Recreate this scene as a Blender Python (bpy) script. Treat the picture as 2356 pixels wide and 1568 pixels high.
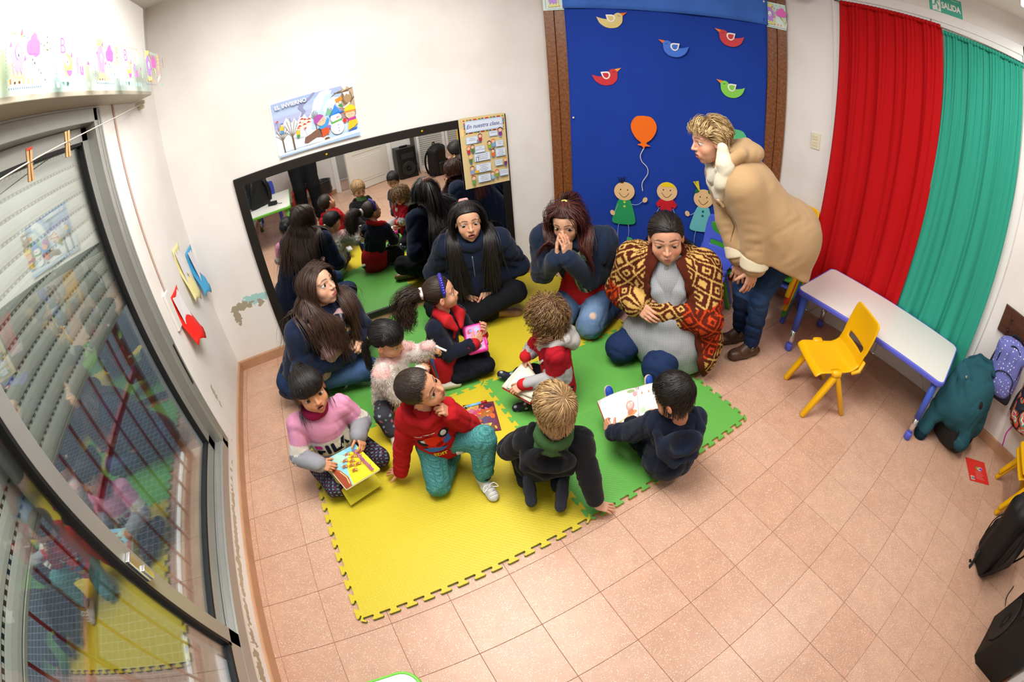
import bpy, bmesh, math, random
import numpy as np
from mathutils import Vector, Matrix

for o in list(bpy.data.objects):
    bpy.data.objects.remove(o)
SC = bpy.context.scene
COL = SC.collection
PI = math.pi

# ---------------------------------------------------------------- camera (full-frame 16 mm fisheye held at eye height)
cd = bpy.data.cameras.new('camera')
cam = bpy.data.objects.new('camera', cd)
COL.objects.link(cam)
cd.type = 'PANO'
for holder in (cd, getattr(cd, 'cycles', None)):
    try:
        holder.panorama_type = 'FISHEYE_EQUISOLID'
        holder.fisheye_lens = 15.823
        holder.fisheye_fov = math.radians(200)
        break
    except Exception:
        pass
cd.sensor_width = 36.0
cd.sensor_fit = 'HORIZONTAL'
cd.clip_start = 0.01
yaw, pit, rol = math.radians(25.0064), math.radians(-35.4732), math.radians(-5.1391)
f_ = Vector((math.sin(yaw)*math.cos(pit), math.cos(yaw)*math.cos(pit), math.sin(pit)))
r_ = Vector((math.cos(yaw), -math.sin(yaw), 0))
u_ = r_.cross(f_)
R_ = r_*math.cos(rol) + u_*math.sin(rol)
U_ = -r_*math.sin(rol) + u_*math.cos(rol)
M = Matrix((R_, U_, -f_)).transposed().to_4x4()
M.translation = Vector((0.8098, -2.8176, 1.6177))
cam.matrix_world = M
SC.camera = cam

# ---------------------------------------------------------------- light and exposure
W = bpy.data.worlds.new('world')
SC.world = W
W.use_nodes = True
bg = W.node_tree.nodes['Background']
bg.inputs[0].default_value = (0.62, 0.70, 0.80, 1)
bg.inputs[1].default_value = 2.6

def area(name, loc, size, power, color=(1, 1, 1), shape='DISK', rot=(0, 0, 0), size_y=None):
    l = bpy.data.lights.new(name, 'AREA')
    l.energy = power
    l.color = color
    l.shape = shape
    l.size = size
    if size_y: l.size_y = size_y
    o = bpy.data.objects.new(name, l)
    o.location = loc
    o.rotation_euler = rot
    COL.objects.link(o)
    return o
area('bounce_standin_light', (1.15, -1.65, 2.545), 1.3, 58, (1.0, 0.985, 0.965), 'SQUARE')  # stands in for flash bounced off the ceiling; the panel is added
area('added_fill_light', (2.75, -3.05, 2.515), 1.15, 20, (1.0, 0.99, 0.975), 'RECTANGLE', (0, 0, 0), 0.12)  # added fill for the rear half, no known lamp there
SC.view_settings.view_transform = 'Standard'
SC.view_settings.look = 'None'
SC.view_settings.exposure = 0.10
SC.view_settings.gamma = 1.0
SC.view_settings.use_curve_mapping = False
try:
    SC.cycles.use_denoising = True
    SC.cycles.max_bounces = 8
    SC.cycles.diffuse_bounces = 4
    SC.cycles.glossy_bounces = 5
    SC.cycles.transmission_bounces = 6
    SC.cycles.transparent_max_bounces = 12
    SC.cycles.sample_clamp_indirect = 6
    SC.cycles.caustics_reflective = False
    SC.cycles.caustics_refractive = False
except Exception:
    pass

# ---------------------------------------------------------------- colours and materials
def c(h):
    h = h.lstrip('#')
    v = [int(h[i:i+2], 16)/255 for i in (0, 2, 4)]
    return tuple((x/12.92 if x <= .04045 else ((x+.055)/1.055)**2.4) for x in v)
def c4(h):
    return (*c(h), 1) if isinstance(h, str) else (*h[:3], 1)
MATS = {}
def nodes_of(m):
    m.use_nodes = True
    nt = m.node_tree
    return nt, nt.nodes['Principled BSDF']
def add(nt, t, **kw):
    n = nt.nodes.new(t)
    for k, v in kw.items():
        try: setattr(n, k, v)
        except Exception: pass
    return n
def bump_noise(nt, b, scale, strength, dist=0.002, detail=4, coord='Object', kind='noise', stretch=None):
    tc = add(nt, 'ShaderNodeTexCoord')
    src = tc.outputs[coord]
    if stretch:
        mp = add(nt, 'ShaderNodeMapping')
        mp.inputs['Scale'].default_value = stretch
        nt.links.new(src, mp.inputs[0]); src = mp.outputs[0]
    if kind == 'noise':
        t = add(nt, 'ShaderNodeTexNoise'); t.inputs['Scale'].default_value = scale; t.inputs['Detail'].default_value = detail
        out = t.outputs[0]
    elif kind == 'voronoi':
        t = add(nt, 'ShaderNodeTexVoronoi'); t.inputs['Scale'].default_value = scale
        out = t.outputs[0]
    nt.links.new(src, t.inputs['Vector'])
    bp = add(nt, 'ShaderNodeBump')
    bp.inputs['Strength'].default_value = strength
    bp.inputs['Distance'].default_value = dist
    nt.links.new(out, bp.inputs['Height'])
    nt.links.new(bp.outputs[0], b.inputs['Normal'])
    return t
def mat(name, col=None, rough=.5, spec=.4, metal=0., var=0., vscale=6., bump=None, attr=False, sheen=0., emit=0., trans=0., coat=0., sub=0., stretch=None, col2=None, alpha=None):
    """One procedural material: a colour (or the mesh's colour attribute), optional noise variation and bump."""
    if name in MATS: return MATS[name]
    m = bpy.data.materials.new(name)
    nt, b = nodes_of(m)
    b.inputs['Roughness'].default_value = rough
    b.inputs['Specular IOR Level'].default_value = spec
    b.inputs['Metallic'].default_value = metal
    if sheen: b.inputs['Sheen Weight'].default_value = sheen; b.inputs['Sheen Roughness'].default_value = .5
    if coat: b.inputs['Coat Weight'].default_value = coat; b.inputs['Coat Roughness'].default_value = .15
    if trans: b.inputs['Transmission Weight'].default_value = trans
    if sub:
        b.inputs['Subsurface Weight'].default_value = sub
        b.inputs['Subsurface Radius'].default_value = (.008, .003, .0015)
        b.inputs['Subsurface Scale'].default_value = 1.0
    if alpha is not None: b.inputs['Alpha'].default_value = alpha
    if attr:
        a = add(nt, 'ShaderNodeAttribute', attribute_name='Col')
        src = a.outputs['Color']
    else:
        rgb = add(nt, 'ShaderNodeRGB'); rgb.outputs[0].default_value = c4(col)
        src = rgb.outputs[0]
    if var or col2:
        tc = add(nt, 'ShaderNodeTexCoord')
        n = add(nt, 'ShaderNodeTexNoise'); n.inputs['Scale'].default_value = vscale; n.inputs['Detail'].default_value = 5
        v = tc.outputs['Object']
        if stretch:
            mp = add(nt, 'ShaderNodeMapping'); mp.inputs['Scale'].default_value = stretch
            nt.links.new(v, mp.inputs[0]); v = mp.outputs[0]
        nt.links.new(v, n.inputs['Vector'])
        if col2:
            mx = add(nt, 'ShaderNodeMix', data_type='RGBA')
            mr = add(nt, 'ShaderNodeMapRange'); mr.inputs[1].default_value = .38; mr.inputs[2].default_value = .62
            nt.links.new(n.outputs[0], mr.inputs[0]); nt.links.new(mr.outputs[0], mx.inputs[0])
            nt.links.new(src, mx.inputs[6]); mx.inputs[7].default_value = c4(col2)
            src = mx.outputs[2]
        if var:
            mr = add(nt, 'ShaderNodeMapRange')
            mr.inputs[1].default_value = .3; mr.inputs[2].default_value = .7
            mr.inputs[3].default_value = 1-var; mr.inputs[4].default_value = 1+var
            nt.links.new(n.outputs[0], mr.inputs[0])
            hs = add(nt, 'ShaderNodeHueSaturation')
            nt.links.new(mr.outputs[0], hs.inputs['Value']); nt.links.new(src, hs.inputs['Color'])
            src = hs.outputs[0]
    nt.links.new(src, b.inputs['Base Color'])
    if emit:
        nt.links.new(src, b.inputs['Emission Color']); b.inputs['Emission Strength'].default_value = emit
    if bump: bump_noise(nt, b, *bump)
    MATS[name] = m
    return m

# ---------------------------------------------------------------- mesh helpers
def mk(name, V, F, m=None, parent=None, smooth=False, cols=None, fm=None, loc=None, rot=None):
    """Link one mesh object. V are coordinates local to the parent (or world when there is none)."""
    me = bpy.data.meshes.new(name)
    V = np.asarray(V, dtype=np.float64)
    if isinstance(F, np.ndarray) and F.ndim == 2:
        n, k = F.shape
        me.vertices.add(len(V)); me.vertices.foreach_set('co', V.ravel())
        me.loops.add(n*k); me.loops.foreach_set('vertex_index', F.ravel().astype(np.int32))
        me.polygons.add(n)
        me.polygons.foreach_set('loop_start', (np.arange(n)*k).astype(np.int32))
        try: me.polygons.foreach_set('loop_total', np.full(n, k, dtype=np.int32))
        except Exception: pass
        me.update(calc_edges=True)
    else:
        me.from_pydata([tuple(v) for v in V], [], [tuple(int(i) for i in f) for f in F])
    ms = m if isinstance(m, (list, tuple)) else ([m] if m else [])
    for x in ms: me.materials.append(x)
    if fm is not None: me.polygons.foreach_set('material_index', np.asarray(fm, dtype=np.int32))
    if smooth: me.polygons.foreach_set('use_smooth', np.ones(len(me.polygons), dtype=bool))
    if cols is not None:
        a = me.color_attributes.new('Col', 'FLOAT_COLOR', 'POINT')
        cc = np.ones((len(V), 4), dtype=np.float32); cc[:, :3] = np.asarray(cols)[:, :3]
        a.data.foreach_set('color', cc.ravel())
    me.update()
    o = bpy.data.objects.new(name, me)
    COL.objects.link(o)
    if parent is not None: o.parent = parent
    if loc is not None: o.location = loc
    if rot is not None: o.rotation_euler = rot
    return o
def empty(name, loc=(0, 0, 0), rz=0., rot=None, parent=None):
    o = bpy.data.objects.new(name, None)
    o.empty_display_size = .1
    COL.objects.link(o)
    o.location = loc
    o.rotation_euler = rot if rot else (0, 0, rz)
    if parent: o.parent = parent
    return o
def tag(o, label, cat, group=None, kind=None):
    if label: o['label'] = label
    if cat: o['category'] = cat
    if group: o['group'] = group
    if kind: o['kind'] = kind
    return o
def struct(o, label=None):
    o['kind'] = 'structure'
    if label: o['label'] = label
    return o
def copy_tree(o, parent=None):
    n = o.copy(); COL.objects.link(n); n.parent = parent
    for ch in list(o.children): copy_tree(ch, n)
    return n
class MB:
    """Collects shapes for ONE mesh."""
    def __init__(s): s.v, s.f, s.m = [], [], []
    def raw(s, V, F, mi=0):
        b = len(s.v); s.v += [tuple(x) for x in V]; s.f += [tuple(i+b for i in f) for f in F]; s.m += [mi]*len(F); return s
    def box(s, x0, x1, y0, y1, z0, z1, mi=0, r=0.):
        if r <= 0:
            V = [(x, y, z) for x in (x0, x1) for y in (y0, y1) for z in (z0, z1)]
            return s.raw(V, [(0,1,3,2),(4,6,7,5),(0,4,5,1),(2,3,7,6),(0,2,6,4),(1,5,7,3)], mi)
        bm = bmesh.new(); bmesh.ops.create_cube(bm, size=1)
        for v in bm.verts: v.co = Vector(((x0+x1)/2+v.co.x*(x1-x0), (y0+y1)/2+v.co.y*(y1-y0), (z0+z1)/2+v.co.z*(z1-z0)))
        bmesh.ops.bevel(bm, geom=bm.edges[:]+bm.verts[:], offset=r, segments=3, profile=.5, affect='EDGES')
        return s.bm(bm, mi)
    def bm(s, bm, mi=0):
        bm.verts.ensure_lookup_table()
        for i, v in enumerate(bm.verts): v.index = i
        s.raw([v.co[:] for v in bm.verts], [[v.index for v in f.verts] for f in bm.faces], mi); bm.free(); return s
    def tube(s, P, r, n=10, mi=0, caps=True, flat=None):
        V, F = tube(P, r, n, caps, flat); return s.raw(V, F, mi)
    def obj(s, name, m=None, parent=None, smooth=False, **kw):
        return mk(name, s.v, s.f, m, parent, smooth, fm=s.m if any(s.m) else None, **kw)
def tube(P, r, n=10, caps=True, flat=None, closed=False):
    """Round tube through points P; r a number or a list; flat=(ra, rb, up): rectangular-ish oval section."""
    P = [Vector(p) for p in P]
    m = len(P)
    rr = r if hasattr(r, '__len__') else [r]*m
    V, F = [], []
    up = Vector(flat[2]) if flat else None
    prev = None
    for i, p in enumerate(P):
        if closed: t = (P[(i+1) % m]-P[i-1])
        else: t = (P[min(i+1, m-1)]-P[max(i-1, 0)])
        t = t.normalized() if t.length > 1e-9 else Vector((0, 0, 1))
        if up is not None: a = t.cross(up)
        elif prev is not None: a = prev - t*prev.dot(t)
        else: a = t.cross(Vector((0, 0, 1)) if abs(t.z) < .9 else Vector((1, 0, 0)))
        if a.length < 1e-6: a = t.orthogonal()
        a.normalize(); prev = a
        b = t.cross(a).normalized()
        for k in range(n):
            an = 2*PI*k/n
            ca, sa = math.cos(an), math.sin(an)
            if flat:
                e = .5
                ca = math.copysign(abs(ca)**e, ca); sa = math.copysign(abs(sa)**e, sa)
                q = p + a*(ca*flat[0]*rr[i]) + b*(sa*flat[1]*rr[i])
            else:
                q = p + a*(ca*rr[i]) + b*(sa*rr[i])
            V.append(tuple(q))
    for i in range(m if closed else m-1):
        for k in range(n):
            a0, a1 = i*n+k, i*n+(k+1) % n
            b0, b1 = ((i+1) % m)*n+k, ((i+1) % m)*n+(k+1) % n
            F.append((a0, a1, b1, b0))
    if caps and not closed:
        F.append(tuple(range(n-1, -1, -1))); F.append(tuple((m-1)*n+k for k in range(n)))
    return V, F
def spline(P, n=8):
    """Catmull-Rom through points."""
    P = [np.array(p, float) for p in P]
    Q = [2*P[0]-P[1]]+P+[2*P[-1]-P[-2]]
    out = []
    for i in range(1, len(Q)-2):
        p0, p1, p2, p3 = Q[i-1:i+3]
        for k in range(n):
            t = k/n
            out.append(.5*((2*p1)+(-p0+p2)*t+(2*p0-5*p1+4*p2-p3)*t*t+(-p0+3*p1-3*p2+p3)*t**3))
    out.append(P[-1])
    return out
def lathe(prof, n=20, c0=(0, 0, 0)):
    V, F = [], []
    for (r, z) in prof:
        for k in range(n):
            a = 2*PI*k/n
            V.append((c0[0]+r*math.cos(a), c0[1]+r*math.sin(a), c0[2]+z))
    for i in range(len(prof)-1):
        for k in range(n):
            F.append((i*n+k, i*n+(k+1) % n, (i+1)*n+(k+1) % n, (i+1)*n+k))
    F.append(tuple(range(n-1, -1, -1))); F.append(tuple((len(prof)-1)*n+k for k in range(n)))
    return V, F
def shell(name, grid, th, m, parent=None, keep=None, sub=0, cols=None, center=True):
    """A sheet given as a (rows, cols, 3) array made into a solid of thickness th. keep(i, j) drops cells."""
    G = np.asarray(grid, float)
    nu, nv = G.shape[:2]
    bm = bmesh.new()
    vs = [[bm.verts.new(G[i, j]) for j in range(nv)] for i in range(nu)]
    for i in range(nu-1):
        for j in range(nv-1):
            if keep is None or keep(i, j): bm.faces.new((vs[i][j], vs[i+1][j], vs[i+1][j+1], vs[i][j+1]))
    for v in [v for v in bm.verts if not v.link_faces]: bm.verts.remove(v)
    bm.normal_update()
    me = bpy.data.meshes.new(name); bm.to_mesh(me); bm.free()
    me.materials.append(m)
    me.polygons.foreach_set('use_smooth', np.ones(len(me.polygons), dtype=bool))
    o = bpy.data.objects.new(name, me); COL.objects.link(o)
    if parent: o.parent = parent
    if th:
        md = o.modifiers.new('thickness', 'SOLIDIFY'); md.thickness = th; md.offset = 0 if center else -1
    if sub:
        md = o.modifiers.new('smooth', 'SUBSURF'); md.levels = sub; md.render_levels = sub
    return o
def prism(poly, z0, z1):
    n = len(poly)
    V = [(x, y, z0) for x, y in poly]+[(x, y, z1) for x, y in poly]
    F = [tuple(range(n-1, -1, -1)), tuple(range(n, 2*n))]+[(i, (i+1) % n, n+(i+1) % n, n+i) for i in range(n)]
    return V, F
def frame_of(o, x, y, z):
    """Matrix whose columns are the axes x, y, z at origin o."""
    m = Matrix((x, y, z)).transposed().to_4x4(); m.translation = o; return m
# flat printed art: polygons in 2-D, later ones on top, one mesh with its own colours
class Art:
    def __init__(s): s.v, s.f, s.c, s.k = [], [], [], 0
    def poly(s, P, col, hole=None):
        s.k += 1
        b = len(s.v)
        s.v += [(x, y, s.k) for x, y in P]; s.f.append(tuple(range(b, b+len(P)))); s.c += [c(col) if isinstance(col, str) else col]*len(P)
        return s
    def rect(s, x0, y0, x1, y1, col): return s.poly([(x0, y0), (x1, y0), (x1, y1), (x0, y1)], col)
    def ell(s, x, y, rx, ry, col, a=0, n=20, t0=0, t1=2*PI):
        ca, sa = math.cos(a), math.sin(a)
        P = []
        for i in range(n if t1-t0 >= 2*PI-1e-6 else n+1):
            t = t0+(t1-t0)*i/n
            u, w = rx*math.cos(t), ry*math.sin(t)
            P.append((x+u*ca-w*sa, y+u*sa+w*ca))
        return s.poly(P, col)
    def line(s, P, w, col):
        for (a, b) in zip(P[:-1], P[1:]):
            dx, dy = b[0]-a[0], b[1]-a[1]
            L = math.hypot(dx, dy) or 1
            nx, ny = -dy/L*w/2, dx/L*w/2
            s.poly([(a[0]-nx, a[1]-ny), (b[0]-nx, b[1]-ny), (b[0]+nx, b[1]+ny), (a[0]+nx, a[1]+ny)], col)
        return s
    def text(s, txt, x, y, size, col, align='LEFT', bold=0., shear=0., rot=0., maxw=None, cuts=3):
        V, F = text_mesh(txt, size, align, bold, shear, cuts)
        if not V: return s
        if maxw:
            w = max(v[0] for v in V)-min(v[0] for v in V)
            if w > maxw: V = [(v[0]*maxw/w, v[1]) for v in V]
        s.k += 1
        ca, sa = math.cos(rot), math.sin(rot)
        b = len(s.v)
        s.v += [(x+v[0]*ca-v[1]*sa, y+v[0]*sa+v[1]*ca, s.k) for v in V]
        s.f += [tuple(i+b for i in f) for f in F]
        s.c += [c(col) if isinstance(col, str) else col]*len(V)
        return s
    def build(s, name, m, parent=None, step=.00012, base=0., warp=None, **kw):
        V = [(x, y, base+k*step) for x, y, k in s.v]
        if warp: V = [warp(*v) for v in V]
        return mk(name, V, s.f, m, parent, False, cols=np.array(s.c), **kw)
def text_mesh(txt, size, align='LEFT', bold=0., shear=0., cuts=3):
    cu = bpy.data.curves.new('txt', 'FONT')
    cu.body = txt; cu.size = size; cu.align_x = align; cu.resolution_u = cuts; cu.offset = bold; cu.shear = shear
    o = bpy.data.objects.new('txt', cu); COL.objects.link(o)
    dg = bpy.context.evaluated_depsgraph_get(); dg.update()
    me = o.evaluated_get(dg).to_mesh()
    V = [(v.co.x, v.co.y) for v in me.vertices]; F = [tuple(p.vertices) for p in me.polygons]
    o.evaluated_get(dg).to_mesh_clear()
    bpy.data.objects.remove(o); bpy.data.curves.remove(cu)
    return V, F
PRINT = mat('printed_paper', attr=True, rough=.45, spec=.35)
FELT = mat('craft_foam', attr=True, rough=.8, spec=.15)
GLIT = mat('glitter_foam', attr=True, rough=.35, spec=.6, var=.35, vscale=400)
# ================================================================ soft shapes: distance fields meshed with surface nets
def cap(a, b, ra, rb=None, k=.02, flat=None, sub=False):
    """Tapered capsule; flat=(axis, ratio) squashes the section along axis."""
    a, b = np.array(a, float), np.array(b, float)
    rb = ra if rb is None else rb
    ab = b-a; L2 = max(float(ab@ab), 1e-12)
    ax = None
    if flat is not None:
        ax = np.array(flat[0], float); ax /= np.linalg.norm(ax); rt = flat[1]
        ax_ab = ax
        s = 1/rt-1
        ab2 = ab+ax*(ab@ax)*s; L2 = max(float(ab2@ab2), 1e-12)
    def fn(P):
        p = P-a
        if ax is not None:
            p = p+np.outer(p@ax, ax)*s
            h = np.clip((p@ab2)/L2, 0, 1)
            d = np.linalg.norm(p-h[:, None]*ab2, axis=1)-(ra+(rb-ra)*h)
            return d*min(1., max(rt, .6))
        h = np.clip((p@ab)/L2, 0, 1)
        return np.linalg.norm(p-h[:, None]*ab, axis=1)-(ra+(rb-ra)*h)
    m = max(ra, rb)
    return dict(fn=fn, lo=np.minimum(a, b)-m, hi=np.maximum(a, b)+m, k=k, sub=sub)
def ell(cn, r, axes=None, k=.02, sub=False):
    cn, r = np.array(cn, float), np.array(r, float)
    A = np.eye(3) if axes is None else np.array(axes, float).T      # columns = axes
    def fn(P):
        q = (P-cn)@A
        k0 = np.linalg.norm(q/r, axis=1); k1 = np.linalg.norm(q/(r*r), axis=1)+1e-9
        return k0*(k0-1)/k1
    m = float(r.max())
    return dict(fn=fn, lo=cn-m, hi=cn+m, k=k, sub=sub)
def rbx(cn, half, rad, axes=None, k=.02, sub=False):
    cn, h = np.array(cn, float), np.array(half, float)
    A = np.eye(3) if axes is None else np.array(axes, float).T
    def fn(P):
        q = np.abs((P-cn)@A)-(h-rad)
        return np.linalg.norm(np.maximum(q, 0), axis=1)+np.minimum(q.max(1), 0)-rad
    m = float(np.linalg.norm(h))
    return dict(fn=fn, lo=cn-m, hi=cn+m, k=k, sub=sub)
def half(p, n, k=.004, R=3.):
    """Cuts away everything on the side that n points to."""
    p, n = np.array(p, float), np.array(n, float); n /= np.linalg.norm(n)
    return dict(fn=lambda P: -((P-p)@n), lo=p-R, hi=p+R, k=k, sub=True, cut=True)
def chain(P, r, k=.01, **kw):
    rr = r if hasattr(r, '__len__') else [r]*len(P)
    return [cap(P[i], P[i+1], rr[i], rr[i+1], k, **kw) for i in range(len(P)-1)]
def smin(a, b, k):
    if k <= 1e-6: return np.minimum(a, b)
    h = np.clip(.5+.5*(b-a)/k, 0, 1)
    return b+(a-b)*h-k*h*(1-h)
def sdf_eval(prims, P):
    F = np.full(len(P), 9.)
    for q in prims:
        d = q['fn'](P)
        F = -smin(-F, d, q['k']) if q['sub'] else smin(F, d, q['k'])
    return F
def surf(prims, vox, disp=None, off=0., lo=None, hi=None):
    add_ = [q for q in prims if not q['sub']]
    lo_ = np.min([q['lo'] for q in add_], 0)-3*vox-off if lo is None else np.array(lo, float)
    hi_ = np.max([q['hi'] for q in add_], 0)+3*vox+off if hi is None else np.array(hi, float)
    n = np.ceil((hi_-lo_)/vox).astype(int)+1
    F = np.full(n, 9., dtype=np.float32)
    ax = [lo_[i]+vox*np.arange(n[i]) for i in range(3)]
    for q in prims:
        mg = q['k']+3*vox
        i0 = np.maximum(((q['lo']-mg-lo_)/vox).astype(int), 0); i1 = np.minimum(((q['hi']+mg-lo_)/vox).astype(int)+2, n)
        if (i1 <= i0).any(): continue
        sl = tuple(slice(i0[i], i1[i]) for i in range(3))
        X, Y, Z = np.meshgrid(ax[0][sl[0]], ax[1][sl[1]], ax[2][sl[2]], indexing='ij')
        P = np.stack([X.ravel(), Y.ravel(), Z.ravel()], 1)
        d = q['fn'](P).reshape(X.shape)
        cur = F[sl]
        F[sl] = -smin(-cur, d, q['k']) if q['sub'] else smin(cur, d, q['k'])
    if off: F -= off
    if disp is not None:
        near = np.argwhere(np.abs(F) < max(4*vox, .02))
        P = lo_+near*vox
        F[near[:, 0], near[:, 1], near[:, 2]] += disp(P)
    F[0], F[-1], F[:, 0], F[:, -1], F[:, :, 0], F[:, :, -1] = 9, 9, 9, 9, 9, 9
    return nets(F, lo_, vox)
EDG = [(0,1),(2,3),(4,5),(6,7),(0,2),(1,3),(4,6),(5,7),(0,4),(1,5),(2,6),(3,7)]
def nets(F, lo, vox):
    S = F < 0
    n = F.shape
    cnt = np.zeros([x-1 for x in n], dtype=np.int8)
    for i in (0, 1):
        for j in (0, 1):
            for k in (0, 1): cnt += S[i:n[0]-1+i, j:n[1]-1+j, k:n[2]-1+k]
    cells = np.argwhere((cnt > 0) & (cnt < 8))
    if len(cells) == 0: return np.zeros((0, 3)), np.zeros((0, 4), int)
    idx = np.full(cnt.shape, -1, dtype=np.int64); idx[cells[:, 0], cells[:, 1], cells[:, 2]] = np.arange(len(cells))
    cor = np.array([(i, j, k) for i in (0, 1) for j in (0, 1) for k in (0, 1)])      # index = 4i+2j+k
    val = np.stack([F[cells[:, 0]+q[0], cells[:, 1]+q[1], cells[:, 2]+q[2]] for q in cor], 1).astype(float)
    acc = np.zeros((len(cells), 3)); num = np.zeros(len(cells))
    for a, b_ in EDG:
        m = (val[:, a] < 0) != (val[:, b_] < 0)
        t = val[m, a]/(val[m, a]-val[m, b_])
        acc[m] += cor[a]+t[:, None]*(cor[b_]-cor[a]); num[m] += 1
    V = lo+(cells+acc/num[:, None])*vox
    Fq = []
    for d in range(3):
        sl0 = [slice(None)]*3; sl1 = [slice(None)]*3
        sl0[d] = slice(0, n[d]-1); sl1[d] = slice(1, n[d])
        cr = S[tuple(sl0)] != S[tuple(sl1)]
        e = np.argwhere(cr)
        u, w = (d+1) % 3, (d+2) % 3
        e = e[(e[:, u] > 0) & (e[:, w] > 0) & (e[:, u] < n[u]-1) & (e[:, w] < n[w]-1)]
        q = []
        for du, dw in ((-1, -1), (0, -1), (0, 0), (-1, 0)):
            cc = e.copy(); cc[:, u] += du; cc[:, w] += dw
            q.append(idx[cc[:, 0], cc[:, 1], cc[:, 2]])
        q = np.stack(q, 1)
        ins = S[e[:, 0], e[:, 1], e[:, 2]]
        q[~ins] = q[~ins][:, ::-1]
        Fq.append(q)
    Fq = np.concatenate(Fq)
    Fq = Fq[(Fq >= 0).all(1)]
    return V, Fq
def relax(V, F, n=2, lam=.5):
    """A little Laplacian smoothing."""
    e = np.concatenate([F[:, [0, 1]], F[:, [1, 2]], F[:, [2, 3]], F[:, [3, 0]]])
    for _ in range(n):
        A = np.zeros_like(V); N = np.zeros(len(V))
        np.add.at(A, e[:, 0], V[e[:, 1]]); np.add.at(N, e[:, 0], 1)
        np.add.at(A, e[:, 1], V[e[:, 0]]); np.add.at(N, e[:, 1], 1)
        V = V*(1-lam)+lam*A/np.maximum(N, 1)[:, None]
    return V
RNG = np.random.default_rng(7)
def wrinkle(amp=.003, freq=45., seed=0, n=4, gate=None):
    """Cloth creases: soft undulation plus sharp valleys that come and go."""
    r = np.random.default_rng(seed)
    D = r.normal(size=(n, 3)); D /= np.linalg.norm(D, axis=1)[:, None]
    fr = freq*(.7+.7*r.random(n)); ph = r.random(n)*6.28
    E = r.normal(size=(n, 3))*freq*.22; G = r.normal(size=(n, 3))*freq*.25
    def fn(P):
        s = np.zeros(len(P))
        for i in range(n):
            t = P@D[i]*fr[i]*.5+1.6*np.sin(P@E[i]+ph[i])+ph[i]
            v = 1-np.abs(np.sin(t))
            m = .5+.5*np.sin(P@G[i]+1.7*ph[i])
            s += (v**3*1.5-.32)*m
        s *= amp*.62
        if gate is not None: s *= gate(P)
        return s
    return fn
def rings(pts):
    """Cloth bunching around joints: pts = [(centre, axis, amp, wavelength, reach)]"""
    def fn(P):
        s = np.zeros(len(P))
        for cn, ax, amp, wl, reach in pts:
            cn, ax = np.array(cn, float), np.array(ax, float); ax = ax/np.linalg.norm(ax)
            q = P-cn
            t = q@ax
            w = np.exp(-(np.linalg.norm(q, axis=1)/reach)**2)
            side = q-np.outer(t, ax)
            s += amp*w*np.sin(6.283*t/wl+4*np.sin(side@np.array([23., 14., 19.])+t*9))*(.45+.55*np.sin(side@np.array([17., -29., 21.])+2.1))
        return s
    return fn
def soft(name, prims, vox, m, parent=None, disp=None, cols=None, sm=1, base=(0, 0, 0), off=0.):
    """One mesh object from a field. cols(P) gives colours in the field's coordinates."""
    V, F = surf(prims, vox, disp, off)
    if sm: V = relax(V, F, sm)
    cc = None
    if cols is not None:
        cc = cols(V) if callable(cols) else np.tile(np.array(c(cols) if isinstance(cols, str) else cols), (len(V), 1))
    return mk(name, V-np.array(base), F, m, parent, True, cols=cc)
def wallspace(o, origin, X, Y=(0, 0, 1)):
    X, Y = Vector(X), Vector(Y)
    o.matrix_world = frame_of(Vector(origin), X, Y, X.cross(Y))
    return o
# ================================================================ the room
XR, YB, ZC = 3.83, -4.37, 2.60          # right wall, rear wall, ceiling
D0 = Vector((2.59, 0, 0)); DU = Vector((.7215, -.6924, 0)); DN = Vector((-.6924, -.7215, 0)); DL = 1.719   # the splayed corner with the wooden door

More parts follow.
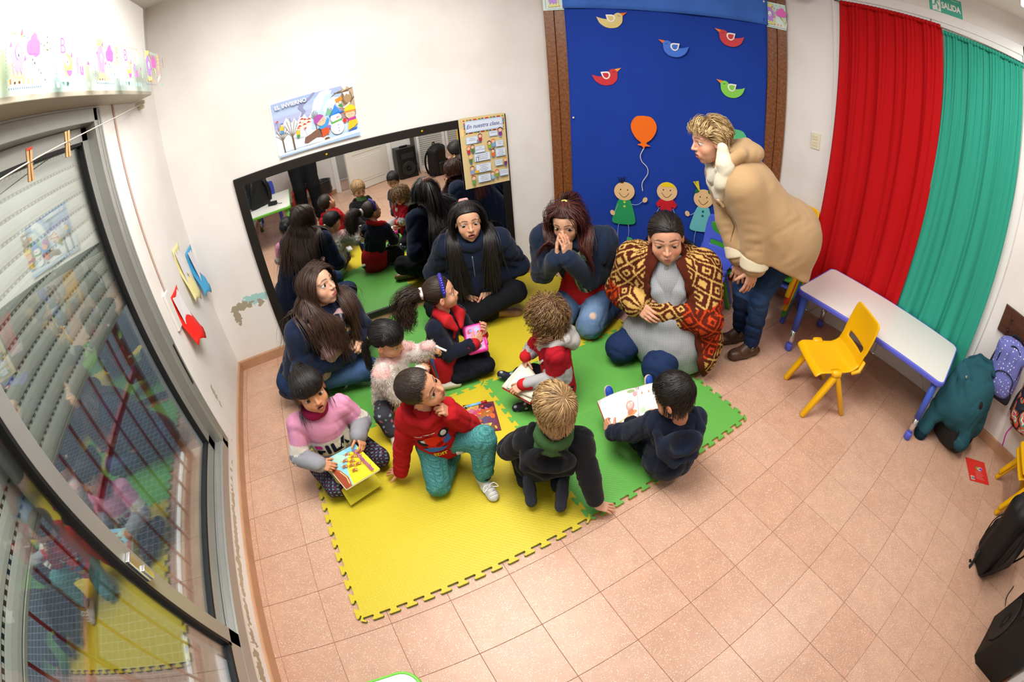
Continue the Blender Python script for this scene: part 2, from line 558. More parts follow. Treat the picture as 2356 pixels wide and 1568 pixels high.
def wall_material(name, base, patches):
    """White paint with a soft grey cast and worn patches (each an irregular shape in wall coordinates)."""
    m = bpy.data.materials.new(name)
    nt, b = nodes_of(m)
    b.inputs['Roughness'].default_value = .62
    b.inputs['Specular IOR Level'].default_value = .25
    g = add(nt, 'ShaderNodeNewGeometry')
    n = add(nt, 'ShaderNodeTexNoise'); n.inputs['Scale'].default_value = 1.6; n.inputs['Detail'].default_value = 6
    nt.links.new(g.outputs['Position'], n.inputs['Vector'])
    mx = add(nt, 'ShaderNodeMix', data_type='RGBA')
    mx.inputs[6].default_value = c4(base); mx.inputs[7].default_value = c4('#dcd6cf')
    mr = add(nt, 'ShaderNodeMapRange'); mr.inputs[1].default_value = .45; mr.inputs[2].default_value = .8
    nt.links.new(n.outputs[0], mr.inputs[0]); nt.links.new(mr.outputs[0], mx.inputs[0])
    src = mx.outputs[2]
    wob = add(nt, 'ShaderNodeTexNoise'); wob.inputs['Scale'].default_value = 34; wob.inputs['Detail'].default_value = 5
    nt.links.new(g.outputs['Position'], wob.inputs['Vector'])
    for (p, rad, thr, colr) in patches:
        # distance to an ellipsoid, broken up by noise
        sub = add(nt, 'ShaderNodeVectorMath', operation='SUBTRACT'); sub.inputs[1].default_value = p
        nt.links.new(g.outputs['Position'], sub.inputs[0])
        dv = add(nt, 'ShaderNodeVectorMath', operation='DIVIDE'); dv.inputs[1].default_value = rad
        nt.links.new(sub.outputs[0], dv.inputs[0])
        ln = add(nt, 'ShaderNodeVectorMath', operation='LENGTH'); nt.links.new(dv.outputs[0], ln.inputs[0])
        ad = add(nt, 'ShaderNodeMath', operation='MULTIPLY_ADD'); ad.inputs[1].default_value = 1.9
        nt.links.new(wob.outputs[0], ad.inputs[0]); nt.links.new(ln.outputs['Value'], ad.inputs[2])
        lt = add(nt, 'ShaderNodeMath', operation='LESS_THAN'); lt.inputs[1].default_value = thr
        nt.links.new(ad.outputs[0], lt.inputs[0])
        m2 = add(nt, 'ShaderNodeMix', data_type='RGBA'); m2.inputs[7].default_value = c4(colr)
        nt.links.new(lt.outputs[0], m2.inputs[0]); nt.links.new(src, m2.inputs[6])
        src = m2.outputs[2]
    nt.links.new(src, b.inputs['Base Color'])
    n2 = add(nt, 'ShaderNodeTexNoise'); n2.inputs['Scale'].default_value = 55; n2.inputs['Detail'].default_value = 3
    nt.links.new(g.outputs['Position'], n2.inputs['Vector'])
    bp = add(nt, 'ShaderNodeBump'); bp.inputs['Strength'].default_value = .12; bp.inputs['Distance'].default_value = .003
    nt.links.new(n2.outputs[0], bp.inputs['Height']); nt.links.new(bp.outputs[0], b.inputs['Normal'])
    return m
WB = '#efece8'
m_back = wall_material('painted_wall_back', WB, [((.30, 0, .475), (.13, .3, .045), 1.75, '#a3cfcc'), ((.19, 0, .455), (.11, .3, .035), 1.75, '#a59a86'), ((.135, 0, .40), (.028, .3, .07), 1.8, '#a59a86'), ((.33, 0, .44), (.03, .3, .04), 1.7, '#a59a86')])
m_left = wall_material('painted_wall_left', WB, [((0, -1.6, .14), (.3, .9, .035), 1.42, '#b9ad98'), ((0, -.75, .35), (.3, .06, .22), 1.22, '#b5ab9a'), ((0, -2.3, .13), (.3, .5, .04), 1.5, '#a99c86')])
m_plain = wall_material('painted_wall_plain', WB, [])
T = .14
# left wall with the window opening y -3.45..-0.985, z .22..1.93
WY0, WY1, WZ0, WZ1 = -3.45, -.985, .225, 1.93
b = MB()
b.box(-T, 0, WY1, T, 0, ZC); b.box(-T, 0, YB-T, WY0, 0, ZC); b.box(-T, 0, WY0, WY1, 0, WZ0); b.box(-T, 0, WY0, WY1, WZ1, ZC)
struct(b.obj('wall_left', m_left))
struct(MB().box(-T, 2.59, 0, T, 0, ZC).obj('wall_back', m_back))
b = MB()
p0, p1 = D0-DU*.0, D0+DU*DL
q0, q1 = p0-DN*T+Vector((0, 0, 0)), p1-DN*T
b.raw([(p0.x, p0.y, 0), (p1.x, p1.y, 0), (q1.x, q1.y, 0), (q0.x, q0.y, 0), (p0.x, p0.y, ZC), (p1.x, p1.y, ZC), (q1.x, q1.y, ZC), (q0.x, q0.y, ZC)], [(0,3,2,1),(4,5,6,7),(0,1,5,4),(1,2,6,5),(2,3,7,6),(3,0,4,7)])
struct(b.obj('wall_corner', m_plain))
struct(MB().box(XR, XR+T, YB-T, -1.19, 0, ZC).obj('wall_right', m_plain))
# rear wall with a doorway
b = MB(); b.box(0, 1.42, YB-T, YB, 0, ZC); b.box(2.25, XR, YB-T, YB, 0, ZC); b.box(1.42, 2.25, YB-T, YB, 2.02, ZC)
struct(b.obj('wall_rear', m_plain))
struct(MB().box(-T, XR+T, YB-T, T, ZC, ZC+.1).obj('ceiling', mat('ceiling_paint', '#f2f0ec', .8, .1)))
# floor: terrazzo tiles, each its own piece
def terrazzo():
    m = bpy.data.materials.new('terrazzo_tile'); nt, b = nodes_of(m)
    b.inputs['Roughness'].default_value = .34; b.inputs['Specular IOR Level'].default_value = .4
    g = add(nt, 'ShaderNodeNewGeometry'); oi = add(nt, 'ShaderNodeObjectInfo')
    off = add(nt, 'ShaderNodeVectorMath', operation='MULTIPLY_ADD'); off.inputs[1].default_value = (7, 3, 5)
    cmb = add(nt, 'ShaderNodeCombineXYZ')
    for i in range(3): nt.links.new(oi.outputs['Random'], cmb.inputs[i])
    nt.links.new(cmb.outputs[0], off.inputs[0]); nt.links.new(g.outputs['Position'], off.inputs[2])
    base = add(nt, 'ShaderNodeMix', data_type='RGBA'); base.inputs[6].default_value = c4('#c9a088'); base.inputs[7].default_value = c4('#c3977e')
    nt.links.new(oi.outputs['Random'], base.inputs[0])
    src = base.outputs[2]
    nn = add(nt, 'ShaderNodeTexNoise'); nn.inputs['Scale'].default_value = 14; nn.inputs['Detail'].default_value = 4
    nt.links.new(off.outputs[0], nn.inputs['Vector'])
    hs = add(nt, 'ShaderNodeHueSaturation'); mr = add(nt, 'ShaderNodeMapRange'); mr.inputs[1].default_value = .3; mr.inputs[2].default_value = .7; mr.inputs[3].default_value = .93; mr.inputs[4].default_value = 1.06
    nt.links.new(nn.outputs[0], mr.inputs[0]); nt.links.new(mr.outputs[0], hs.inputs['Value']); nt.links.new(src, hs.inputs['Color']); src = hs.outputs[0]
    for sc_, thr, colr, wgt in ((150, .26, '#ecdccb', .85), (240, .24, '#e6cfba', .7), (95, .11, '#8a5a45', .8), (120, .1, '#6e6a66', .5), (330, .22, '#b08067', .5)):
        v = add(nt, 'ShaderNodeTexVoronoi'); v.inputs['Scale'].default_value = sc_
        nt.links.new(off.outputs[0], v.inputs['Vector'])
        a = add(nt, 'ShaderNodeMath', operation='LESS_THAN'); a.inputs[1].default_value = thr
        nt.links.new(v.outputs['Distance'], a.inputs[0])
        # keep only some of the cells
        sp = add(nt, 'ShaderNodeSeparateColor'); nt.links.new(v.outputs['Color'], sp.inputs[0])
        k = add(nt, 'ShaderNodeMath', operation='LESS_THAN'); k.inputs[1].default_value = .55 if thr > .2 else .28
        nt.links.new(sp.outputs[0], k.inputs[0])
        mu = add(nt, 'ShaderNodeMath', operation='MULTIPLY'); nt.links.new(a.outputs[0], mu.inputs[0]); nt.links.new(k.outputs[0], mu.inputs[1])
        mw = add(nt, 'ShaderNodeMath', operation='MULTIPLY'); mw.inputs[1].default_value = wgt; nt.links.new(mu.outputs[0], mw.inputs[0])
        mx = add(nt, 'ShaderNodeMix', data_type='RGBA'); mx.inputs[7].default_value = c4(colr)
        nt.links.new(mw.outputs[0], mx.inputs[0]); nt.links.new(src, mx.inputs[6]); src = mx.outputs[2]
    nt.links.new(src, b.inputs['Base Color'])
    return m
m_tile = terrazzo()
floor = struct(MB().box(-.02, XR, YB-T, .0, -.12, -.0025).obj('floor', mat('grout', '#8f6a58', .8, .1)))
TS = .25
def tile_mesh(w, d):
    bm = bmesh.new(); bmesh.ops.create_cube(bm, size=1)
    for v in bm.verts: v.co = Vector((v.co.x*(w-.0016), v.co.y*(d-.0016), (v.co.z-.5)*.012))
    top = [e for e in bm.edges if all(v.co.z > -.001 for v in e.verts)]
    bmesh.ops.bevel(bm, geom=top, offset=.0008, segments=1, affect='EDGES')
    me = bpy.data.meshes.new('tile'); bm.to_mesh(me); bm.free(); me.materials.append(m_tile); return me
tile_cache = {}
xs = [0.0]+[.0425+TS*i for i in range(16)]; xs = [x for x in xs if x < XR-.01]+[XR]
ys = [0.0-(.43*TS)-TS*j for j in range(18)]; ys = [0.0]+[y for y in ys if y > YB+.01]+[YB]
for i in range(len(xs)-1):
    for j in range(len(ys)-1):
        w, d = xs[i+1]-xs[i], ys[j]-ys[j+1]
        cx, cy = (xs[i]+xs[i+1])/2, (ys[j]+ys[j+1])/2
        if (Vector((xs[i], ys[j+1], 0))-D0).dot(DN) < -.005: continue      # behind the splayed corner
        k = (round(w, 3), round(d, 3))
        if k not in tile_cache: tile_cache[k] = tile_mesh(w, d)
        o = bpy.data.objects.new('tile', tile_cache[k]); COL.objects.link(o); o.parent = floor; o.location = (cx, cy, 0)
# skirting
m_sk = mat('skirting_tile', '#b98e6d', .4, .35, var=.08, vscale=9)
def skirt(name, a, b_, n):
    a, b_, n = Vector((*a, 0)), Vector((*b_, 0)), Vector((*n, 0))
    V = []
    for p in (a, b_):
        for (o_, z) in ((0, 0), (.013, 0), (.013, .066), (.009, .072), (0, .074)): V.append(tuple(p+n*o_+Vector((0, 0, z))))
    F = [(i, i+1, i+6, i+5) for i in range(4)]+[(4, 0, 5, 9), (0, 4, 3, 2, 1), (5, 6, 7, 8, 9)]
    return struct(mk(name, V, F, m_sk))
skirt('baseboard_left', (0, YB), (0, 0), (1, 0)); skirt('baseboard_back', (0, 0), (2.58, 0), (0, -1))
skirt('baseboard_right', (XR, -3.1), (XR, YB), (-1, 0)); skirt('baseboard_rear', (XR, YB), (2.35, YB), (0, 1)); skirt('trim_1', (1.34, YB), (0, YB), (0, 1))
skirt('trim_4', (XR, -1.19), (XR, -1.58), (-1, 0))

# ---------------------------------------------------------------- interlocking foam mats
MX, MY, MT, NP = [.432, 1.444, 2.456], [-2.06, -1.045, -.032], .016, 14
def seam(a, b_, n=NP, h=.0115):
    """Dovetail line from a to b, offset to its left by +-h."""
    a, b_ = Vector(a), Vector(b_)
    d = (b_-a); L = d.length; d.normalize(); nn = Vector((-d.y, d.x))
    pts = [(0, 0)]
    p = L/n
    for k in range(n):
        s = k*p
        w = .085*p
        pts += [(s+.25*p+w*.35, -h), (s+.25*p+w, -h*.55), (s+.25*p-w*.4, .0), (s+.25*p-w, h*.6), (s+.25*p-w*.5, h), (s+.75*p+w*.5, h), (s+.75*p+w, h*.6), (s+.75*p+w*.4, 0), (s+.75*p-w, -h*.55), (s+.75*p-w*.35, -h)]
    pts.append((L, 0))
    return [a+d*s+nn*o for s, o in pts]
def mat_outline(i, j):
    x0, x1, y0, y1 = MX[i], MX[i+1], MY[j], MY[j+1]
    S = seam((x0, y0), (x1, y0)); E_ = seam((x1, y0), (x1, y1)); N_ = list(reversed(seam((x0, y1), (x1, y1)))); W_ = list(reversed(seam((x0, y0), (x0, y1))))
    P = S[:-1]+E_[:-1]+N_[:-1]+W_[:-1]
    cx, cy = (x0+x1)/2, (y0+y1)/2
    return [((p.x-cx)*.9994, (p.y-cy)*.9994) for p in P], (cx, cy)
def foam(name, colr):
    m = bpy.data.materials.new(name); nt, b = nodes_of(m)
    b.inputs['Base Color'].default_value = c4(colr); b.inputs['Roughness'].default_value = .42; b.inputs['Specular IOR Level'].default_value = .35
    tc = add(nt, 'ShaderNodeTexCoord'); mp = add(nt, 'ShaderNodeMapping'); mp.inputs['Rotation'].default_value = (0, 0, .785); mp.inputs['Scale'].default_value = (1, 1, 1)
    nt.links.new(tc.outputs['Object'], mp.inputs[0])
    br = add(nt, 'ShaderNodeTexBrick'); br.offset = .5; br.inputs['Scale'].default_value = 1.0
    br.inputs['Brick Width'].default_value = .026; br.inputs['Row Height'].default_value = .012; br.inputs['Mortar Size'].default_value = .003; br.inputs['Mortar Smooth'].default_value = 1
    nt.links.new(mp.outputs[0], br.inputs['Vector'])
    no = add(nt, 'ShaderNodeTexNoise'); no.inputs['Scale'].default_value = 260; nt.links.new(tc.outputs['Object'], no.inputs['Vector'])
    ad = add(nt, 'ShaderNodeMath', operation='MULTIPLY_ADD'); ad.inputs[1].default_value = .35
    nt.links.new(no.outputs[0], ad.inputs[0]); nt.links.new(br.outputs['Fac'], ad.inputs[2])
    bp = add(nt, 'ShaderNodeBump'); bp.inputs['Strength'].default_value = .35; bp.inputs['Distance'].default_value = .0012; bp.invert = True
    nt.links.new(ad.outputs[0], bp.inputs['Height']); nt.links.new(bp.outputs[0], b.inputs['Normal'])
    return m
m_yel, m_grn = foam('yellow_foam', '#cdb92c'), foam('green_foam', '#62aa4c')
m_yel_d, m_grn_d = mat('yellow_foam_underside', '#b89a16', .6), mat('green_foam_underside', '#3f7d1f', .6)
for i, j, top, und, lab in ((0, 0, m_yel, m_grn_d, 'yellow interlocking foam mat at the front, bare corner nearest the window'), (1, 0, m_grn, m_yel_d, 'green interlocking foam mat at the front under the boy in the navy hoodie'),
                            (0, 1, m_grn, m_yel_d, 'green interlocking foam mat at the back below the mirror'), (1, 1, m_yel, m_grn_d, 'yellow interlocking foam mat at the back in front of the wooden door')):
    P, cc = mat_outline(i, j)
    n = len(P)
    V = [(x, y, 0) for x, y in P]+[(x, y, MT*.5) for x, y in P]+[(x, y, MT-.001) for x, y in P]
    F = [tuple(range(n-1, -1, -1)), tuple(range(2*n, 3*n))]
    fmi = [1, 0]
    for l in (0, 1):
        for q in range(n): F.append((l*n+q, l*n+(q+1) % n, (l+1)*n+(q+1) % n, (l+1)*n+q)); fmi.append(1-l)
    tag(mk('foam_mat', V, F, [top, und], fm=fmi, loc=(*cc, .0005)), lab, 'floor mat', 'interlocking foam mats')
# ================================================================ left wall: window, shutter, pelmet, papers
m_alu = mat('aluminium_frame', '#a9aaa6', .38, .5, metal=.55, var=.04)
m_blk = mat('black_rubber', '#101010', .6)
m_glass = bpy.data.materials.new('window_glass'); nt, pb = nodes_of(m_glass)
pb.inputs['Base Color'].default_value = (.86, .93, .90, 1); pb.inputs['Roughness'].default_value = .0
nt.nodes.remove(pb)
tr_, gl_, fr_, mx_ = add(nt, 'ShaderNodeBsdfTransparent'), add(nt, 'ShaderNodeBsdfGlossy'), add(nt, 'ShaderNodeFresnel'), add(nt, 'ShaderNodeMixShader')
tr_.inputs[0].default_value = (.92, .955, .94, 1); gl_.inputs['Roughness'].default_value = .015; gl_.inputs[0].default_value = (1, 1, 1, 1); fr_.inputs[0].default_value = 1.62
mrg = add(nt, 'ShaderNodeMath', operation='MULTIPLY'); mrg.inputs[1].default_value = .62; mrg.use_clamp = True
nt.links.new(fr_.outputs[0], mrg.inputs[0])
nt.links.new(mrg.outputs[0], mx_.inputs[0]); nt.links.new(tr_.outputs[0], mx_.inputs[1]); nt.links.new(gl_.outputs[0], mx_.inputs[2])
nt.links.new(mx_.outputs[0], nt.nodes['Material Output'].inputs[0])
win = struct(empty('window_1', (0, (WY0+WY1)/2, WZ0)), 'aluminium sliding window with two glazed sashes in the left wall')
def wpart(b, name, m, smooth=False): 
    o = b.obj(name, m, win, smooth); o.location = -win.location; return o
b = MB()
b.box(-.09, .012, WY1-.05, WY1+.035, WZ0-.03, WZ1+.01, r=.004); b.box(-.09, .012, WY0, WY0+.05, WZ0, WZ1, r=.004)
b.box(-.09, .012, WY0, WY1, WZ0-.03, WZ0+.035, r=.004); b.box(-.09, .012, WY0, WY1, WZ1-.05, WZ1+.01, r=.004)
for y in (WY1-.015, WY1+.012): b.box(.012, .015, y-.002, y+.002, WZ0, WZ1)
for x in (-.03, -.002): b.box(x-.003, x+.003, WY0, WY1, WZ0+.035, WZ0+.042)
wpart(b, 'window_frame', m_alu)
def sash(y0, y1, x, st, far):
    b = MB(); w = .062
    b.box(x-.016, x+.016, y1-w, y1, WZ0+.036, WZ1-.05, r=.004); b.box(x-.016, x+.016, y0, y0+w, WZ0+.036, WZ1-.05, r=.004)
    b.box(x-.016, x+.016, y0, y1, WZ0+.036, WZ0+.036+.07, r=.004); b.box(x-.016, x+.016, y0, y1, WZ1-.05-w, WZ1-.05, r=.004)
    o = wpart(b, 'sash', m_alu)
    g = MB()
    for (a, d) in ((y1-w-.012, y1-w), (y0+w, y0+w+.012)): g.box(x-.01, x+.0165, a, d, WZ0+.1, WZ1-.11)
    g.box(x-.01, x+.0165, y0+w, y1-w, WZ0+.106, WZ0+.118); g.box(x-.01, x+.0165, y0+w, y1-w, WZ1-.11-.012, WZ1-.11)
    q = g.obj('gasket', m_blk, o)
    p = MB().box(x-.003, x+.001, y0+w, y1-w, WZ0+.106, WZ1-.112).obj('pane', m_glass, o)
    return o
s1 = sash(-2.19, -1.035, -.052, .06, True)
s2 = sash(-3.40, -2.095, -.004, .06, False)
h = MB(); h.box(.012, .03, -2.155, -2.12, .765, .865, r=.004); h.box(.03, .042, -2.15, -2.128, .765, .81, r=.003)
h.obj('handle', mat('chrome', '#d8d8d8', .18, .6, metal=.9), s2)
# inner strike plate on the far jamb
wpart(MB().box(.0125, .0165, WY1-.012, WY1+.004, .60, .82), 'latch', m_blk)
# outside the window
struct(MB().box(-14.0, -.29, -9, 5, -.16, -.12).obj('ground', mat('outside_ground_tmp', '#46474a', .6)), None)
mo = bpy.data.materials['outside_ground_tmp']; nt, pb = nodes_of(mo)
tc = add(nt, 'ShaderNodeTexCoord'); br = add(nt, 'ShaderNodeTexBrick'); br.offset = 0
br.inputs['Scale'].default_value = 1; br.inputs['Brick Width'].default_value = .055; br.inputs['Row Height'].default_value = .055; br.inputs['Mortar Size'].default_value = .0035
br.inputs['Color1'].default_value = c4('#2c2d30'); br.inputs['Color2'].default_value = c4('#242528'); br.inputs['Mortar'].default_value = c4('#55565a')
nt.links.new(tc.outputs['Object'], br.inputs['Vector']); nt.links.new(br.outputs[0], pb.inputs['Base Color']); pb.inputs['Roughness'].default_value = .6
struct(MB().box(-.29, -.13, -3.5, -.95, -.12, WZ0-.01, r=.006).obj('window_sill', mat('stone_sill', '#a39684', .7, .2, var=.12, vscale=12)))
struct(MB().box(-.30, -.275, -3.5, -.95, WZ0-.03, WZ0-.004).obj('trim_2', mat('white_edge', '#d8d6d0', .6)))
# roller shutter, half lowered: one object for each slat
sh = tag(empty('roller_shutter', (-.105, -2.2, 1.115)), 'pale grey roller shutter lowered halfway outside the window', 'shutter')
m_sl = mat('shutter_slat', '#dcddd8', .45, .4, var=.03)
m_dk = mat('shutter_slot', '#26282a', .8)
b = MB(); pt = .058
prof = [(.0, 0), (.006, .004), (.0095, .018), (.0095, .036), (.006, .049), (.0, .053), (-.004, .053), (-.004, 0)]
L0, L1 = -1.17, 1.17
V = [(x, L0, z) for x, z in prof]+[(x, L1, z) for x, z in prof]; n = len(prof)
b.raw(V, [tuple(range(n)), tuple(range(2*n-1, n-1, -1))]+[(i, n+i, n+(i+1) % n, (i+1) % n) for i in range(n)])
y = L0+.02
while y < L1-.03: b.box(-.003, .0045, y, y+.014, .0525, pt+.001, 1); y += .026
y0 = y
for y in (L0, L1-.012): b.box(-.003, .004, y, y+.012, .052, pt+.001)
y = L0+.034
while y < L1-.03: b.box(-.003, .0045, y, y+.012, .0525, pt+.001); y += .026
first = b.obj('slat', [m_sl, m_dk], sh)
for i in range(1, 14):
    o = first.copy(); COL.objects.link(o); o.parent = sh; o.location = (0, 0, i*pt)
MB().box(-.008, .010, L0, L1, -.012, .001, r=.003).obj('bottom_rail', mat('shutter_rail', '#b4b4ae', .4, .4, metal=.3), sh)
# guides and iron grille
gr = tag(empty('window_grille', (-.21, -2.2, WZ0)), 'dark red iron window grille with thin upright bars outside the glass', 'grille')
m_red = mat('red_iron', '#7d1416', .45, .5, var=.15, vscale=30)
m_brn = mat('rusty_iron', '#5b2a1c', .55, .4, col2='#7a3a22', vscale=25)
MB().box(-.016, .016, 1.14, 1.18, 0, 1.7, r=.003).obj('frame_post', m_brn, gr); MB().box(-.016, .016, -1.2, -1.16, 0, 1.7, r=.003).obj('frame_post', m_brn, gr)
MB().box(-.012, .012, -1.2, 1.18, .575, .603, r=.003).obj('cross_bar', m_red, gr)
MB().box(-.012, .012, -1.2, 1.18, .01, .035, r=.003).obj('cross_bar', m_brn, gr)
bar = MB().tube([(0, 0, .02), (0, 0, 1.7)], .0065, 8).obj('bar', m_red, gr, True)
bar.location = (.012, 1.02, 0)
for i in range(1, 17):
    o = bar.copy(); COL.objects.link(o); o.parent = gr; o.location = (.012, 1.02-.135*i, 0)
# black metal frame standing outside
tag(MB().tube([(-.62, -2.2, -.12), (-.62, -2.2, .45), (-.62, -1.55, .45), (-.62, -1.55, -.12)], .014, 8).obj('metal_stand', m_blk), 'black metal frame standing on the tiles outside the window', 'frame')
# shutter box (pelmet) with the printed border
PX, PY1, PZ0, PZ1 = .105, -.42, 1.955, 2.47
b = MB(); b.box(.002, PX, -3.7, PY1, PZ0+.012, PZ1, r=.003)
pel = tag(empty('shutter_box', (0, -2.06, PZ0)), 'white shutter box above the window with a printed nursery border', 'pelmet')
o = b.obj('casing', mat('white_casing', '#f1f0ed', .5, .3), pel); o.location = -pel.location
o = MB().box(.002, PX+.003, -3.7, PY1, PZ0-.006, PZ0+.014, r=.003).obj('bottom_lip', mat('beige_lip', '#bdb6a6', .5, .3), pel); o.location = -pel.location
def border(art, x0, U, Hh, reps):
    """The nursery border: mint ground, an orange-and-mint dashed edge, clouds, monsters and letters."""
    art.rect(x0, 0, x0+U*reps, Hh, '#dcf0ea')
    for r in range(reps):
        o_ = x0+U*r
        for i in range(11): art.rect(o_+U*(.48+.046*i), Hh*.93, o_+U*(.48+.046*i)+.010, Hh*.985, '#f3b9a2')
        for i in range(8): art.rect(o_+U*(.08+.052*i), Hh*.87, o_+U*(.08+.052*i)+.016, Hh*.95, '#bfe6de')
        for i in range(8): art.rect(o_+U*(.46+.062*i), Hh*.03, o_+U*(.46+.062*i)+.018, Hh*.12, '#a9e0d6')
        art.poly([(o_+U*.955, Hh*.01), (o_+U*.985, Hh*.075), (o_+U*.955, Hh*.14)], '#a9e0d6')
        for i in range(6): art.rect(o_+U*(.03+.042*i), Hh*.11, o_+U*(.03+.042*i)+.011, Hh*.18, '#f0a775')
        for i in range(16): art.rect(o_+U*(.02+.02*i), Hh*.035, o_+U*(.02+.02*i)+.005, Hh*.06, '#3e6f8d')
        for i in range(18): art.rect(o_+U*.0-.002, Hh*(.06+.05*i), o_+U*.0+.002, Hh*(.085+.05*i), '#5b7fa0')
        for i in range(9): art.rect(o_+U*.505, Hh*(.22+.075*i), o_+U*.505+.004, Hh*(.26+.075*i), '#5b7fa0')
        for i in range(9): art.rect(o_+U*(.16+.035*i), Hh*(.77-.018*i), o_+U*(.16+.035*i)+.008, Hh*(.79-.018*i), '#3e6f8d')
        for i in range(7): art.rect(o_+U*(.24+.02*i), Hh*(.42-.05*i), o_+U*(.24+.02*i)+.006, Hh*(.45-.05*i), '#2f5d80')
        # yellow ticket and purple monster
        art.poly([(o_+U*.03, Hh*.90), (o_+U*.15, Hh*.93), (o_+U*.16, Hh*.14), (o_+U*.04, Hh*.12)], '#dfe28a')
        for i in range(5): art.line([(o_+U*.035, Hh*(.2+.15*i)), (o_+U*.155, Hh*(.16+.15*i))], .0012, '#9aa058')
        P = [(o_+U*(.095+.062*math.cos(t)*(1+.06*math.sin(7*t))), Hh*(.52+.27*math.sin(t)*(1+.05*math.cos(5*t)))) for t in np.linspace(0, 2*PI, 36, endpoint=False)]
        art.poly(P, '#b78be0')
        for k in (-1, 0, 1): art.poly([(o_+U*(.095+.035*k-.018), Hh*.31), (o_+U*(.095+.035*k+.018), Hh*.31), (o_+U*(.095+.035*k), Hh*.20)], '#b78be0')
        art.ell(o_+U*.1, Hh*.53, U*.028, Hh*.11, '#8c5fc0').ell(o_+U*.1, Hh*.53, U*.024, Hh*.10, '#d9efee').ell(o_+U*.1, Hh*.475, U*.016, Hh*.05, '#ffffff').ell(o_+U*.103, Hh*.48, U*.007, Hh*.024, '#3a2f63')
        for sx, sy in ((.028, .62), (.163, .44), (.135, .82)): art.poly([(o_+U*(sx-.012), Hh*(sy-.04)), (o_+U*(sx+.012), Hh*(sy-.02)), (o_+U*sx, Hh*(sy+.06))], '#e0569f')
        # pink cloud on a lime stick
        art.poly([(o_+U*.245, Hh*.52), (o_+U*.285, Hh*.52), (o_+U*.30, Hh*.16)], '#c8e59a')
        for (x, y, r2) in ((.22, .60, .042), (.27, .61, .05), (.255, .70, .04), (.29, .66, .032), (.262, .76, .028)): art.ell(o_+U*x, Hh*y, U*r2, U*r2*.98, '#e268c4')
        art.rect(o_+U*.185, Hh*.51, o_+U*.315, Hh*.58, '#e268c4')
        # orange bone with a face
        art.poly([(o_+U*.36, Hh*.86), (o_+U*.40, Hh*.88), (o_+U*.435, Hh*.85), (o_+U*.425, Hh*.55), (o_+U*.435, Hh*.34), (o_+U*.40, Hh*.29), (o_+U*.362, Hh*.33), (o_+U*.372, Hh*.55)], '#f8c79a')
        art.rect(o_+U*.388, Hh*.55, o_+U*.408, Hh*.86, '#e3e3a4').ell(o_+U*.398, Hh*.38, U*.026, Hh*.055, '#d3aedd')
        for y in (.8, .71): art.ell(o_+U*.398, Hh*y, U*.006, Hh*.014, '#4a3a35')
        art.ell(o_+U*.398, Hh*.60, U*.012, Hh*.016, '#4a3a35', t0=PI, t1=2*PI)
        # white arrow
        art.line([(o_+U*.31, Hh*.12), (o_+U*.42, Hh*.30)], .016, '#fdfdf0').line([(o_+U*.31, Hh*.12), (o_+U*.415, Hh*.29)], .0016, '#8d8f90').line([(o_+U*.395, Hh*.30), (o_+U*.415, Hh*.29), (o_+U*.412, Hh*.23)], .0016, '#8d8f90')
        # letters
        art.text('B', o_+U*.545, Hh*.56, Hh*.40, '#bd5fa8', bold=-.0004)
        art.text('uu', o_+U*.605, Hh*.73, Hh*.16, '#d9b8da').text('bbb!', o_+U*.665, Hh*.74, Hh*.19, '#d9b8da')
        art.text('f', o_+U*.75, Hh*.24, Hh*.40, '#b78be0', bold=.004).text('u', o_+U*.80, Hh*.22, Hh*.30, '#e268c4', bold=.003)
        # laughing yellow face in a mint splash
        art.ell(o_+U*.64, Hh*.34, U*.085, Hh*.26, '#b5e3dd').ell(o_+U*.64, Hh*.37, U*.06, Hh*.2, '#dfe06f')
        art.ell(o_+U*.62, Hh*.45, U*.028, Hh*.09, '#ffffff').ell(o_+U*.645, Hh*.42, U*.02, Hh*.06, '#ffffff').ell(o_+U*.632, Hh*.42, U*.006, Hh*.02, '#4a3a55')
        art.ell(o_+U*.65, Hh*.28, U*.036, Hh*.10, '#e268c4', t0=PI, t1=2*PI).poly([(o_+U*.68, Hh*.50), (o_+U*.70, Hh*.52), (o_+U*.70, Hh*.68)], '#e0569f')
        # pale smiley badge, small triangle, sprinkles
        art.ell(o_+U*.88, Hh*.70, U*.036, Hh*.13, '#cfe6c2').ell(o_+U*.88, Hh*.70, U*.028, Hh*.10, '#e3f3de')
        for i in range(10): t = i*.628; art.rect(o_+U*.88+U*.046*math.cos(t)-.001, Hh*.70+Hh*.165*math.sin(t)-.002, o_+U*.88+U*.046*math.cos(t)+.001, Hh*.70+Hh*.165*math.sin(t)+.002, '#b9cfb4')
        art.poly([(o_+U*.905, Hh*.40), (o_+U*.945, Hh*.41), (o_+U*.922, Hh*.48)], '#d84fae')
        art.rect(o_+U*.8, Hh*.5, o_+U*.812, Hh*.62, '#f4efc4').rect(o_+U*.94, Hh*.2, o_+U*.955, Hh*.34, '#f4efc4')
    return art
art = border(Art(), 0, .572, .198, 5)
xm = .572*5-.245                                   # the paper stops at the end of the box
art.f = [f for f in art.f if min(art.v[i][0] for i in f) < xm-.0005]
art.v = [(min(x, xm), y, k) for x, y, k in art.v]
o = art.build('printed_border', PRINT, pel)
o.matrix_parent_inverse = Matrix.Identity(4)
o.matrix_basis = Matrix.Translation(-pel.location) @ frame_of(Vector((PX+.001, -.42-.572*5+.245, PZ0+.002)), Vector((0, 1, 0)), Vector((0, 0, 1)), Vector((1, 0, 0)))
